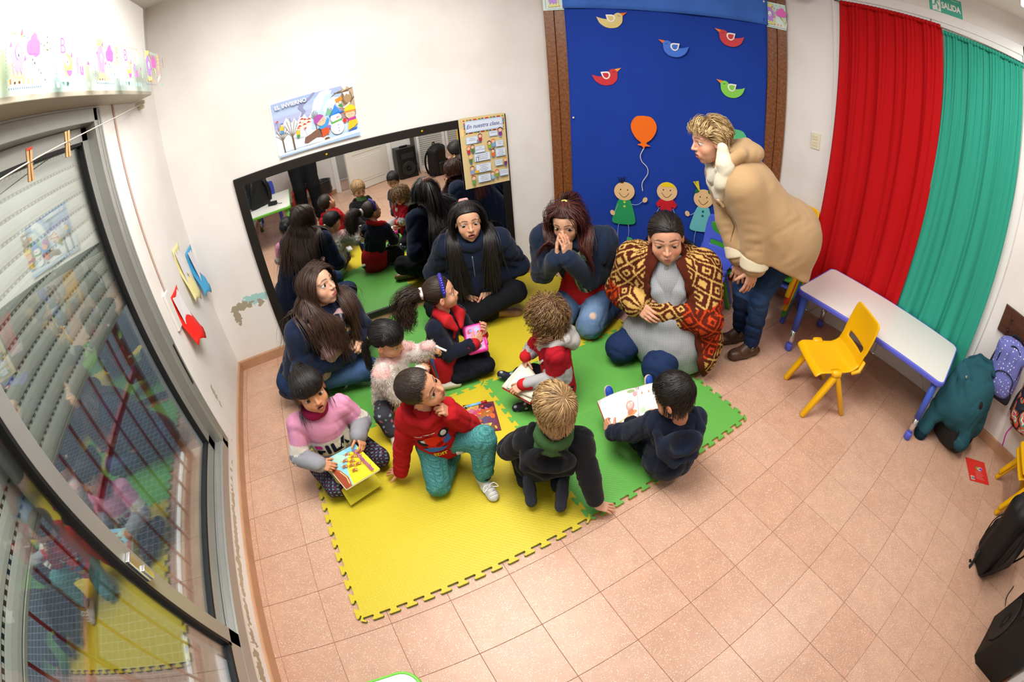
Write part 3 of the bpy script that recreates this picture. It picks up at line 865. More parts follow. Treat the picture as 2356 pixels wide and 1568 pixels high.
# ---- clothes line under the box, with pegs, and the small things on the left wall
m_cord = mat('cotton_cord', '#cfc4b0', .8)
LA, LB = Vector((.03, -.40, 1.93)), Vector((.245, -2.35, 1.725))
def on_line(t):
    p = LA.lerp(LB, t); p.z -= .05*4*t*(1-t)*.35; return p
tag(MB().tube([on_line(i/24) for i in range(25)], .0022, 6).obj('clothes_line', m_cord, None, True), 'thin beige cord strung under the shutter box across the window', 'cord')
m_peg = mat('peg_wood', '#c9a271', .6, .3, var=.12, vscale=40)
def peg(t, lab, red):
    p = on_line(t)
    e = tag(empty('clothes_peg', p), lab, 'clothes peg', 'pegs on the clothes line')
    for s in (-1, 1):
        V = [(s*.002, -.005, .03), (s*.009, -.005, .03), (s*.007, -.005, -.01), (s*.009, -.005, -.042), (s*.0015, -.005, -.044), (s*.001, -.005, -.005)]
        V2 = [(x, y+.01, z) for x, y, z in V]
        F = [tuple(range(6)), tuple(range(11, 5, -1))]+[(i, i+6, (i+1) % 6+6, (i+1) % 6) for i in range(6)]
        mk('jaw', V+V2, F, m_peg, e)
    MB().tube([(-.012, 0, -.008), (-.004, .006, -.002), (.004, -.006, -.002), (.012, 0, -.008)], .0011, 6).obj('spring', mat('steel_wire', '#8d8d8d', .3, .5, metal=.9), e)
    if red: MB().box(-.008, .009, -.0055, .0055, .026, .032).obj('red_tip', mat('red_paint', '#c2392b', .5), e)
    e.rotation_euler = (.12, .1, .9)
peg(.62, 'plain wooden clothes peg on the cord, nearer the wall corner', False)
peg(.765, 'wooden clothes peg with a red tip on the cord', True)
b = MB(); b.box(0, .035, -.012, .012, -.03, .02, r=.002); b.raw(*prism([(0, -.05), (.05, -.035), (.052, -.028), (0, -.03)], -.01, .01))
o = b.obj('cord_bracket', mat('cream_plastic', '#d8d0bd', .5)); o.location = (0, -.36, 1.935); tag(o, 'small cream bracket on the wall holding the clothes line', 'bracket')
st = tag(empty('shutter_strap', (0, -.77, .80)), 'pinkish shutter strap running down the wall into a white winder box', 'strap')
MB().box(.004, .0065, -.008, .008, .10, 1.15).obj('webbing', mat('pink_webbing', '#c8a79c', .85), st)
MB().box(0, .016, -.055, .012, -.0, .20, r=.004).obj('winder_box', mat('winder_white', '#e4e2dc', .5), st)
def paper(name, y0, y1, z0, z1, colr, draw, lab, curl):
    """A sheet of coloured card with a drawing glued on, curling off the wall at the foot."""
    e = tag(empty(name, (0, y0, z0)), lab, 'paper', 'paper sheets on the left wall')
    w, h_ = y1-y0, z1-z0
    nx, nz = 7, 13
    def srf(u, v): return (.004+.028*(1-v)**3*curl+.012*math.sin(PI*u)*curl*(.3+(1-v))+.006*math.sin(7*v), w*(u+.03*math.sin(5*v)), h_*v+(.02*math.sin(9*u) if v < .01 else 0))
    G = np.array([[srf(i/(nx-1), j/(nz-1)) for i in range(nx)] for j in range(nz)])
    shell('card', G, .0012, mat('card_'+colr, colr, .6, .3), e)
    a = Art(); draw(a)
    a.build('drawing', PRINT, e, warp=lambda x, y, z: (lambda q: (q[0]+.0015+z, q[1], q[2]))(srf(x, y)), step=.0002)
def dr_y(a):
    a.poly([(.12, .35), (.75, .34), (.8, .9), (.15, .92)], '#e9e8ea'); P = [(.4, .85), (.5, .8), (.44, .7), (.54, .6), (.46, .5), (.56, .42)]; a.line(P, .10, '#c9b21e').line(P, .02, '#5a5220')
def dr_b(a):
    a.poly([(.2, .3), (.85, .25), (.75, .92), (.2, .95)], '#e4e2ea'); P = [(.42, .85), (.48, .7), (.42, .6), (.52, .48), (.5, .36)]; a.line(P, .12, '#7f8ed2').line(P, .02, '#4a5596')
def dr_r(a):
    a.poly([(.15, .42), (.8, .36), (.85, .95), (.2, .95)], '#e9e6e8'); a.ell(.45, .66, .16, .13, '#c9505a', .5); a.line([(.4, .78), (.35, .88)], .02, '#a03038').line([(.58, .6), (.78, .62)], .025, '#8c3038'); a.ell(.48, .72, .05, .03, '#ffffff')
paper('paper_sheet', -.43, -.28, .76, 1.10, '#ece2a2', dr_y, 'pale yellow card with a yellow drawing stuck to the left wall', 1.)
paper('paper_sheet', -.20, -.03, .69, 1.00, '#49a9dc', dr_b, 'blue card with a blue drawing stuck to the wall nearest the mirror corner', 1.2)
paper('paper_sheet', -.76, -.57, .66, .95, '#e1251b', dr_r, 'red card with a pink drawing curling off the wall below the others', 1.7)

# ================================================================ back wall: mirror and posters
mir = tag(empty('wall_mirror', (1.303, 0, .045)), 'large wide mirror in a black frame leaning on the back wall', 'mirror')
m_fr = mat('black_frame', '#17120f', .5, .4, var=.2, vscale=20)
mx0, mx1, mz0, mz1, fw = .395-1.303, 2.215-1.303, 0, 1.232, .058
for nm, bb in (('frame_rail', (mx0, mx1, mz1-fw, mz1)), ('frame_rail', (mx0, mx1, mz0, mz0+fw*.8)), ('frame_stile', (mx0, mx0+fw, mz0+fw*.8, mz1-fw)), ('frame_stile', (mx1-fw, mx1, mz0+fw*.8, mz1-fw))):
    MB().box(bb[0], bb[1], -.026, -.001, bb[2], bb[3], r=.003).obj(nm, m_fr, mir)
mm = mat('silver_mirror', '#eef0ee', .012, .5, metal=1.)
MB().box(mx0+fw*.5, mx1-fw*.5, -.016, -.006, mz0+fw*.4, mz1-fw*.5).obj('mirror_glass', mm, mir)
for x in (1.62, 1.0):
    V, F = lathe([(.008, 0), (.008, .003), (.004, .006), (0.0005, .0065)], 10); o = mk('pin', V, F, mat('brass_pin', '#d9a91f', .3, .5, metal=.6), mir, True); o.rotation_euler = (PI/2, 0, 0); o.location = (x-1.303, -.026, mz1-fw*.5)
def poster_sheet(name, x0, x1, z0, z1, y, lab, art, tilt=0., group='posters on the back wall'):
    e = tag(empty(name, (x0, y, z0)), lab, 'poster', group)
    e.rotation_euler = (0, tilt, 0)
    MB().box(0, x1-x0, -.0012, 0, 0, z1-z0).obj('sheet', mat('poster_paper', '#f0efec', .5), e)
    o = art.build('print', PRINT, e); o.matrix_basis = frame_of(Vector((0, -.0014, 0)), Vector((1, 0, 0)), Vector((0, 0, 1)), Vector((0, -1, 0)))
    return e
# --- winter poster, .525 x .372
a = Art(); w, h_ = .526, .372
def S(x, y): return (x*w, y*h_)
def pl(P, col): a.poly([S(*p) for p in P], col)
for i in range(10): a.rect(.008, h_*(.08+.087*i), w-.008, h_*(.08+.087*(i+1)), ['#bcd6ee', '#c8def0', '#d8e6f2', '#d7dff0', '#b7bbdd', '#a9add6', '#b2b9df', '#b4c6e6', '#a9c0e4', '#a3b7de'][i])
for x, t, wd in ((.17, .66, .1), (.26, .62, .07), (.36, .70, .1), (.48, .64, .12)): pl([(x-wd, .45), (x, t), (x+wd, .45)], '#eef1f7')
pl([(.015, .40), (.12, .56), (.25, .50), (.36, .53), (.5, .47), (.62, .46), (.62, .1), (.015, .1)], '#e8eef6')
for i, (x, y) in enumerate(((.33, .50), (.38, .53), (.43, .52), (.31, .44), (.37, .45), (.42, .47), (.35, .55))): pl([(x-.03, y), (x, y+.035), (x+.03, y)], '#c9402f'); pl([(x-.02, y-.045), (x+.02, y-.045), (x+.02, y), (x-.02, y)], '#f3e9d2')
pl([(.33, .60), (.36, .68), (.32, .76), (.36, .84), (.47, .90), (.52, .96), (.55, .95), (.48, .86), (.40, .80), (.38, .74), (.41, .68), (.36, .60)], '#8e93bb')
# snow slide
pl([(.44, .34), (.46, .58), (.54, .82), (.62, .92), (.70, .93), (.74, .82), (.70, .66), (.66, .40), (.60, .32)], '#bcd9f2')
pl([(.47, .62), (.52, .82), (.60, .93), (.70, .95), (.74, .90), (.70, .84), (.66, .86), (.62, .72), (.58, .64), (.55, .60), (.53, .66), (.50, .64)], '#f5f8fc')
pl([(.60, .60), (.66, .74), (.74, .80), (.82, .76), (.84, .55), (.78, .60), (.76, .68), (.72, .58), (.68, .66), (.64, .56)], '#eaf4f6')
pl([(.62, .50), (.66, .64), (.72, .54), (.75, .62), (.80, .50)], '#7fb79a')
# tree trunk, branches
pl([(.80, .40), (.83, .70), (.86, .96), (.985, .96), (.985, .42), (.92, .36)], '#b9a58d'); pl([(.80, .40), (.82, .62), (.90, .66), (.93, .42), (.88, .36)], '#a58f8d')
a.ell(w*.90, h_*.73, .034, .05, '#7d6349').ell(w*.91, h_*.73, .024, .036, '#a98e69')
pl([(.85, .98), (.985, .98), (.985, .90), (.95, .88), (.92, .93), (.89, .87), (.86, .92)], '#f6f9fc'); pl([(.86, .83), (.94, .83), (.93, .77), (.90, .80), (.88, .76)], '#f6f9fc')
a.line([S(.76, .85), S(.86, .84), S(.97, .88)], .006, '#6b5335').line([S(.83, .56), S(.92, .62), S(.985, .72)], .008, '#6b5335').line([S(.72, .80), S(.80, .86), S(.86, .87)], .004, '#8b7a62')
pl([(.83, .57), (.88, .60), (.93, .645), (.93, .62), (.87, .56)], '#f6f9fc')
pl([(.76, .74), (.84, .78), (.85, .71), (.77, .67)], '#d58f2f'); a.line([S(.80, .68), S(.81, .56)], .004, '#b5792d')
pl([(.68, .52), (.72, .58), (.78, .56), (.77, .50), (.70, .46)], '#3f9a4b'); pl([(.78, .62), (.83, .66), (.84, .58)], '#3f9a4b')
# log
pl([(.33, .15), (.35, .24), (.42, .27), (.48, .31), (.56, .34), (.60, .26), (.58, .18), (.48, .16), (.40, .11)], '#7e5f51'); a.ell(w*.575, h_*.27, .022, .03, '#5b4034').ell(w*.577, h_*.27, .017, .023, '#6d7f97')
pl([(.30, .10), (.38, .13), (.48, .18), (.56, .16), (.60, .20), (.62, .10)], '#f2f6fa')
for x, y0, y1, s in ((.09, .08, .34, 1.), (.21, .06, .36, 1.25), (.50, .32, .52, .6)):
    a.line([S(x, y0), S(x-.004, y1)], .008*s, '#6b5a46')
    for dx, dy in ((-.06, .14), (-.035, .19), (.0, .22), (.04, .18), (.065, .13), (-.075, .06), (.07, .05)): a.line([S(x-.002, y1-.04), S(x+dx*.6*s, y1+dy*.5*s), S(x+dx*s, y1+dy*s)], .0028, '#7d6c58')
# skiers
for x, y, t1, t2, hc in ((.10, .53, '#e8c22e', '#4a9ad8', '#3a66c4'), (.28, .38, '#e0c43c', '#3f9a4b', '#d2502d')):
    a.line([S(x-.06, y-.09), S(x+.06, y-.13)], .0025, '#5a73a8'); a.ell(w*x, h_*y-.012, .012, .02, t1).ell(w*x-.002, h_*y-.032, .010, .011, t2).ell(w*x+.006, h_*y+.010, .0095, .0095, '#f4c9a8').ell(w*x+.006, h_*y+.015, .010, .007, hc, t0=0, t1=PI)
for x, y in ((.05, .64), (.36, .40)): a.line([S(x, y), S(x+.02, y-.14)], .0016, '#8a86a8'); pl([(x-.02, y-.01), (x+.025, y+.015), (x+.02, y-.015)], '#d2392c')
# snowman and two children
a.ell(w*.74, h_*.27, .042, .047, '#f6f8fb').ell(w*.74, h_*.43, .034, .03, '#f8fafc'); pl([(.66, .475), (.84, .505), (.83, .53), (.665, .50)], '#2f79d8'); pl([(.69, .50), (.745, .66), (.80, .53)], '#3c8be6'); pl([(.67, .365), (.80, .40), (.81, .37), (.68, .335)], '#5fb04a'); pl([(.745, .44), (.80, .45), (.75, .42)], '#e0632c')
for y in (.30, .25, .20): a.ell(w*.755, h_*y, .003, .003, '#47569c')
pl([(.55, .16), (.63, .20), (.66, .32), (.60, .36), (.55, .30)], '#d5562f'); a.ell(w*.565, h_*.44, .030, .030, '#f3bfa4').ell(w*.545, h_*.47, .034, .034, '#b04fa8', .3, t0=.2, t1=PI+.5); pl([(.52, .34), (.60, .38), (.64, .48), (.66, .44), (.62, .32), (.54, .30)], '#3f9ae0'); a.ell(w*.645, h_*.31, .012, .011, '#8f6fc0').ell(w*.60, h_*.12, .016, .010, '#7a563c')
pl([(.86, .17), (.93, .20), (.985, .26), (.97, .34), (.88, .33)], '#eac52c'); pl([(.85, .14), (.97, .20), (.95, .12), (.86, .09)], '#2f66c2'); a.ell(w*.91, h_*.44, .030, .030, '#f5c3a0').ell(w*.91, h_*.47, .036, .020, '#e8893a', t0=0, t1=PI).ell(w*.915, h_*.50, .036, .036, '#f3d128', t0=0, t1=PI); pl([(.86, .36), (.97, .38), (.97, .33), (.87, .32)], '#c23b9b'); a.ell(w*.835, h_*.35, .012, .014, '#d8322b')
for x, y in ((.55, .43), (.585, .445), (.895, .43), (.925, .43)): a.ell(w*x, h_*y, .0018, .0026, '#3a2b28')
pl([(.015, .12), (.12, .075), (.30, .09), (.55, .10), (.985, .15), (.985, .03), (.015, .03)], '#dfeaf5'); pl([(.015, .06), (.4, .05), (.985, .09), (.985, .03), (.015, .03)], '#a9c9ec')
a.text('EL INVIERNO', .032, h_*.835, .034, '#8a93b5', bold=.0012).text('EL INVIERNO', .030, h_*.84, .034, '#ffffff', bold=.0008)
poster_sheet('winter_poster', .708, .708+w, 1.300, 1.300+h_, -.003, 'winter scene poster titled EL INVIERNO above the mirror', a)
# --- classroom chart, .335 x .50
a = Art(); w, h_ = .335, .50
P = []
for cx, cy, t in ((w-.012, h_-.012, 0), (.012, h_-.012, 1), (.012, .012, 2), (w-.012, .012, 3)):
    P += [(cx+.012*math.cos(PI/2*t+PI/2*i/5), cy+.012*math.sin(PI/2*t+PI/2*i/5)) for i in range(6)]
a.poly(P, '#dcc58f')
a.rect(.03, h_-.115, w-.012, h_-.014, '#e8d9b4')
pal = ['#c23142', '#e3c13a', '#4f9a4b', '#d98a35', '#3d5fae', '#e3c13a', '#c23142']
for i in range(24):
    x = .03+i*(w-.042)/24
    for y in (h_-.024, h_-.115): a.rect(x, y, x+(w-.042)/24, y+.009, pal[(i+(y < .4)*3) % 7])
for j in range(8):
    for x in (.03, w-.020): a.rect(x, h_-.115+j*.0115, x+.008, h_-.115+(j+1)*.0115, pal[(j*2+1) % 7])
a.rect(.039, h_-.105, w-.021, h_-.025, '#b9d3ee').rect(.045, h_-.098, w-.03, h_-.033, '#d9e4f3')
a.text('En nuestra clase...', .046, h_-.078, .040, '#353a8c', shear=.35, maxw=w-.075, bold=.0004)
def note(x, y, ww, hh, lines, sz=.0115):
    a.rect(x, y, x+ww, y+hh, '#a9c8ea').rect(x+.004, y+.004, x+ww-.002, y+hh-.003, '#dbe4f1')
    for i, t in enumerate(lines): a.text(t, x+ww/2+.002, y+hh-.006-sz*(i+.75)*1.06, sz, '#39457f', 'CENTER', shear=.2, maxw=ww-.008)
def kid(x, y, hair, top, s=1., leg='#4a6fb5'):
    a.ell(x, y-.026*s, .009*s, .012*s, leg).ell(x, y-.014*s, .0125*s, .017*s, top).ell(x, y+.012*s, .0145*s, .0145*s, hair).ell(x, y+.008*s, .0115*s, .011*s, '#f0c4ad')
    a.ell(x-.004*s, y+.008*s, .0012, .0016, '#3a2b28').ell(x+.004*s, y+.008*s, .0012, .0016, '#3a2b28')
note(.035, .315, .085, .05, ['Usamos', 'la papelera']); kid(.138, .352, '#6f4327', '#b02a48'); a.rect(.112, .315, .128, .338, '#8f9196')
note(.205, .345, .062, .038, ['Saludamos']); kid(.288, .372, '#6a3a26', '#7d3f96', 1.15, '#7ab0dc')
note(.092, .245, .072, .046, ['Nos', 'pedimos perdon']); kid(.046, .278, '#d8743a', '#c22e3c'); kid(.075, .284, '#7a5636', '#4d8040')
note(.245, .265, .058, .044, ['Usamos', 'juegos']); kid(.198, .292, '#43261f', '#8fae2d'); kid(.228, .300, '#d86a28', '#6fa8dc')
note(.078, .185, .118, .055, ['Dejamos la silla', 'junto a la mesa', 'al levantarnos'], .0125); kid(.053, .215, '#e3c13a', '#5a7a40'); a.rect(.09, .187, .094, .212, '#5a5560').rect(.107, .187, .110, .216, '#5a5560').rect(.087, .216, .114, .219, '#5a5560')
note(.238, .195, .075, .058, ['Pedimos', 'permiso', 'para hablar', 'la frase'], .0115); kid(.218, .232, '#5a3524', '#e0702e')
note(.082, .105, .112, .06, ['Recogemos y', 'cuidamos', 'los materiales', 'de trabajo'], .0115); kid(.055, .135, '#7a4a2a', '#8aa0d4', 1.1, '#b04a38'); a.rect(.07, .108, .105, .124, '#e5b32c')
note(.225, .130, .058, .042, ['Cuidamos', 'los libros']); kid(.305, .155, '#d89a2a', '#6b3a78'); a.rect(.287, .13, .293, .165, '#e0a030')
note(.088, .035, .095, .052, ['Esperamos', 'nuestro turno', 'para hablar'], .0115); kid(.058, .065, '#a8642e', '#6f9a4a', 1.1, '#5a8a40')
note(.252, .052, .066, .045, ['Escuchamos', 'con atencion']); kid(.198, .072, '#8a5a36', '#8ac0d8'); kid(.232, .080, '#d25a30', '#7aa23a')
ch = poster_sheet('rules_chart', 1.868, 1.868+w, .785, .785+h_, -.031, 'beige classroom chart headed En nuestra clase over the mirror corner', a)
V, F = prism([(.0, 0)]+[(.03*math.cos(t)*.7, .03*math.sin(t)) for t in np.linspace(-1.9, 1.9, 10)], 0, .001)
o = mk('round_sticker', V, F, mat('peach_paper', '#efcf96', .6), ch); o.matrix_basis = frame_of(Vector((.012, -.002, .40)), Vector((1, 0, 0)), Vector((0, 0, 1)), Vector((0, -1, 0)))

# ================================================================ the splayed corner: wooden door under a blue cloth
def dpt(s, z, o=0.): 
    p = D0+DU*s+DN*o; return Vector((p.x, p.y, z))
m_wood = bpy.data.materials.new('varnished_wood'); nt, pb = nodes_of(m_wood); pb.inputs['Roughness'].default_value = .38
tc = add(nt, 'ShaderNodeTexCoord'); mp = add(nt, 'ShaderNodeMapping'); mp.inputs['Scale'].default_value = (18, 18, .9); nz = add(nt, 'ShaderNodeTexNoise'); nz.inputs['Scale'].default_value = 3; nz.inputs['Detail'].default_value = 6
cr = add(nt, 'ShaderNodeValToRGB'); cr.color_ramp.elements[0].position = .3; cr.color_ramp.elements[0].color = c4('#5c3114'); cr.color_ramp.elements[1].position = .7; cr.color_ramp.elements[1].color = c4('#8d5426')
nt.links.new(tc.outputs['Object'], mp.inputs[0]); nt.links.new(mp.outputs[0], nz.inputs['Vector']); nt.links.new(nz.outputs[0], cr.inputs[0]); nt.links.new(cr.outputs[0], pb.inputs['Base Color'])
def on_door(o): o.matrix_basis = frame_of(D0, DU, Vector((0, 0, 1)), DN); return o     # local: x along the wall, y up, z out
dw = struct(empty('door_1', D0), 'wide varnished wooden door across the corner of the room'); dw.matrix_world = frame_of(D0, DU, Vector((0, 0, 1)), DN)
for nm, x0, x1, z1 in (('jamb', .005, .075, .03), ('jamb', 1.645, 1.715, .03), ('stile', .075, .16, .018), ('stile', 1.565, 1.645, .018)):
    MB().box(x0, x1, 0, 2.56, .001, z1, r=.004).obj(nm, m_wood, dw)
MB().box(.16, 1.565, 0, 2.56, .001, .010).obj('door_panel', m_wood, dw); MB().box(.075, 1.645, 2.24, 2.27, .001, .024, r=.003).obj('rail', m_wood, dw)
# blue cloth
ns, nz_ = 60, 40
r = np.random.default_rng(3); ph = r.random(6)*6.28
G = np.zeros((nz_, ns, 3))
for j in range(nz_):
    for i in range(ns):
        s, z = .150+1.418*i/(ns-1), .06+2.19*j/(nz_-1)
        t = i/(ns-1)
        off = .035+.006*math.sin(9*t+ph[0]+1.5*math.sin(2.2*z))+.004*math.sin(21*t+ph[1]+1.2*z)*(.4+.6*(z/2.2))+.004*math.sin(4*z+5*t)
        # gathers fanning from the upper right tack
        off += .006*math.exp(-((1.52-s)/.35)**2)*max(0, (z-1.2))*math.sin(60*(1.6-s)*(1/(2.5-z)))
        s += .012*math.sin(2.6*z+.4)*(t-.2)
        G[j, i] = (s, z, off)
m_blue = mat('blue_cloth', '#203f9e', .85, .12, bump=(900, .12, .0005), var=.06, vscale=2.5)
cl = tag(empty('cloth_backdrop', D0), 'royal blue cloth pinned over the corner door as a backdrop', 'cloth'); cl.matrix_world = frame_of(D0, DU, Vector((0, 0, 1)), DN)
shell('cloth', G, .0016, m_blue, cl)
G2 = []
for j in range(6):
    row = []
    for i in range(40):
        t = i/39; s = .146+1.424*t; z = 2.045-.012*math.sin(PI*t)+.205*j/5
        row.append((s, z, .052+.004*math.sin(11*t)+.003*math.sin(23*t+j)))
    G2.append(row)
shell('top_band', np.array(G2), .0012, mat('light_blue_band', '#3f6cc4', .7, .15, var=.12, vscale=5), cl)
for s, z in ((.175, 1.21), (1.545, 1.10), (1.545, 2.225), (.17, 2.225)):
    V, F = lathe([(.008, 0), (.0075, .003), (.004, .006), (.0005, .007)], 10); mk('pin', V, F, mat('white_pin', '#e8e8e8', .3), cl, True, loc=(s, z, .052))
for x0, x1 in ((.006, .156), (1.56, 1.714)):
    e = tag(empty('border_strip', D0), 'piece of nursery border paper on the wooden door frame '+('beside the mirror wall' if x0 < 1 else 'beside the light switch'), 'paper'); e.matrix_world = frame_of(D0, DU, Vector((0, 0, 1)), DN)
    MB().box(x0, x1, 2.035, 2.235, .030, .0312).obj('sheet', mat('mint_paper', '#dcf0ea', .6), e)
    a = Art(); border(a, 0, .572, .2, 1)
    lim = x1-x0; sh_ = .02 if x0 < 1 else -.03
    a.v = [(min(max(x+sh_, 0), lim), y, k) for x, y, k in a.v]; a.f = [f for f in a.f if min(a.v[i][0] for i in f) < lim-.001 and max(a.v[i][0] for i in f) > .001]
    a.build('print', PRINT, e, loc=(x0, 2.035, .0316))
# paper birds, balloons and dolls on the cloth: each is made of cut foam pieces
def cut(name, P, colr, z, th, parent, m=None):
    V, F = prism(P, z, z+th)
    return mk(name, V, F, m or FELT, parent, cols=np.tile(c(colr), (len(V), 1)))
def on_cloth(name, s, z, lab, cat, group=None, off=.05):
    e = tag(empty(name), lab, cat, group); e.matrix_world = frame_of(dpt(s, z, off), DU, Vector((0, 0, 1)), DN); return e
def ellp(x, y, rx, ry, a=0, n=22): 
    return [(x+rx*math.cos(t)*math.cos(a)-ry*math.sin(t)*math.sin(a), y+rx*math.cos(t)*math.sin(a)+ry*math.sin(t)*math.cos(a)) for t in np.linspace(0, 2*PI, n, endpoint=False)]
def bird(s, z, fx_, colr, beak, lab, glit=True, rot=0.):
    e = on_cloth('paper_bird', s, z, lab, 'paper bird', 'paper birds on the blue cloth')
    e.matrix_world = e.matrix_world @ Matrix.Rotation(rot, 4, 'Z')
    P = spline([(-.108, .030), (-.085, -.022), (-.035, -.055), (.025, -.052), (.062, -.018), (.070, .022), (.068, .045), (.045, .062), (.018, .052), (.004, .028), (-.03, .012), (-.07, .016), (-.108, .030)], 5)[:-1]
    F_ = lambda Q: [(x*fx_, y) for x, y in (Q if fx_ > 0 else reversed(list(Q)))]
    cut('body', F_([tuple(p) for p in P]), colr, 0, .003, e, GLIT if glit else FELT)
    cut('beak', F_([(.060, .028), (.102, .066), (.056, .060)]), beak, -.001, .0025, e)
    wg = [tuple(p) for p in spline([(-.044, .046), (.008, .044), (.020, .020), (.006, -.006), (-.016, -.010), (-.034, .008), (-.044, .046)], 4)[:-1]]
    cut('wing_outline', F_(wg), '#f1efe8', .003, .003, e)
    cx, cy = np.mean([p[0] for p in wg]), np.mean([p[1] for p in wg])
    cut('wing', F_([(cx+(x-cx)*.66, cy+(y-cy)*.66) for x, y in wg]), colr, .006, .002, e, GLIT if glit else FELT)
    a = Art(); a.line([(.036*fx_, .043), (.044*fx_, .038), (.055*fx_, .037)], .0028, '#1c1712').line([(.044*fx_, .038), (.043*fx_, .033)], .002, '#1c1712'); a.build('eye', PRINT, e, base=.0034)
bird(.478, 1.945, 1, '#c9b25a', '#e8702a', 'gold glitter paper bird at the top of the blue cloth')
bird(1.28, 1.885, -1, '#c81e2c', '#ee8030', 'red glitter paper bird at the upper right of the blue cloth, facing left')
bird(.885, 1.755, -1, '#2f6cd6', '#e8702a', 'blue glitter paper bird in the middle of the blue cloth')
bird(.427, 1.515, 1, '#c81e2c', '#f2a23a', 'red glitter paper bird at the left of the blue cloth, facing right', rot=.1)
bird(1.285, 1.505, -1, '#86d257', '#ee8a34', 'plain light green paper bird on the blue cloth', False)
def balloon(s, z, colr, lab, string):
    e = on_cloth('paper_balloon', s, z, lab, 'paper balloon', 'paper balloons on the blue cloth')
    P = [tuple(p) for p in spline([(0, .105), (.055, .095), (.089, .045), (.086, -.01), (.055, -.065), (.018, -.098), (.048, -.118), (.012, -.122), (.002, -.142), (-.012, -.122), (-.046, -.112), (-.018, -.098), (-.055, -.065), (-.086, -.01), (-.089, .045), (-.055, .095), (0, .105)], 4)[:-1]]
    cut('balloon', P[::-1], colr, 0, .003, e)
    if string: MB().tube(spline([(0, -.14, .003), (-.022, -.19, .004), (-.012, -.235, .004), (.028, -.28, .005), (.032, -.33, .004), (-.005, -.40, .004), (.0, -.465, .004)], 6), .0032, 6).obj('string', mat('white_yarn', '#d8d6cf', .9), e, True)
balloon(.672, 1.14, '#f2701f', 'orange paper balloon on a white string on the blue cloth', True)
balloon(1.335, 1.115, '#5fbf8a', 'green paper balloon half hidden behind the standing woman', False)
SKIN_P = '#e3bd8a'
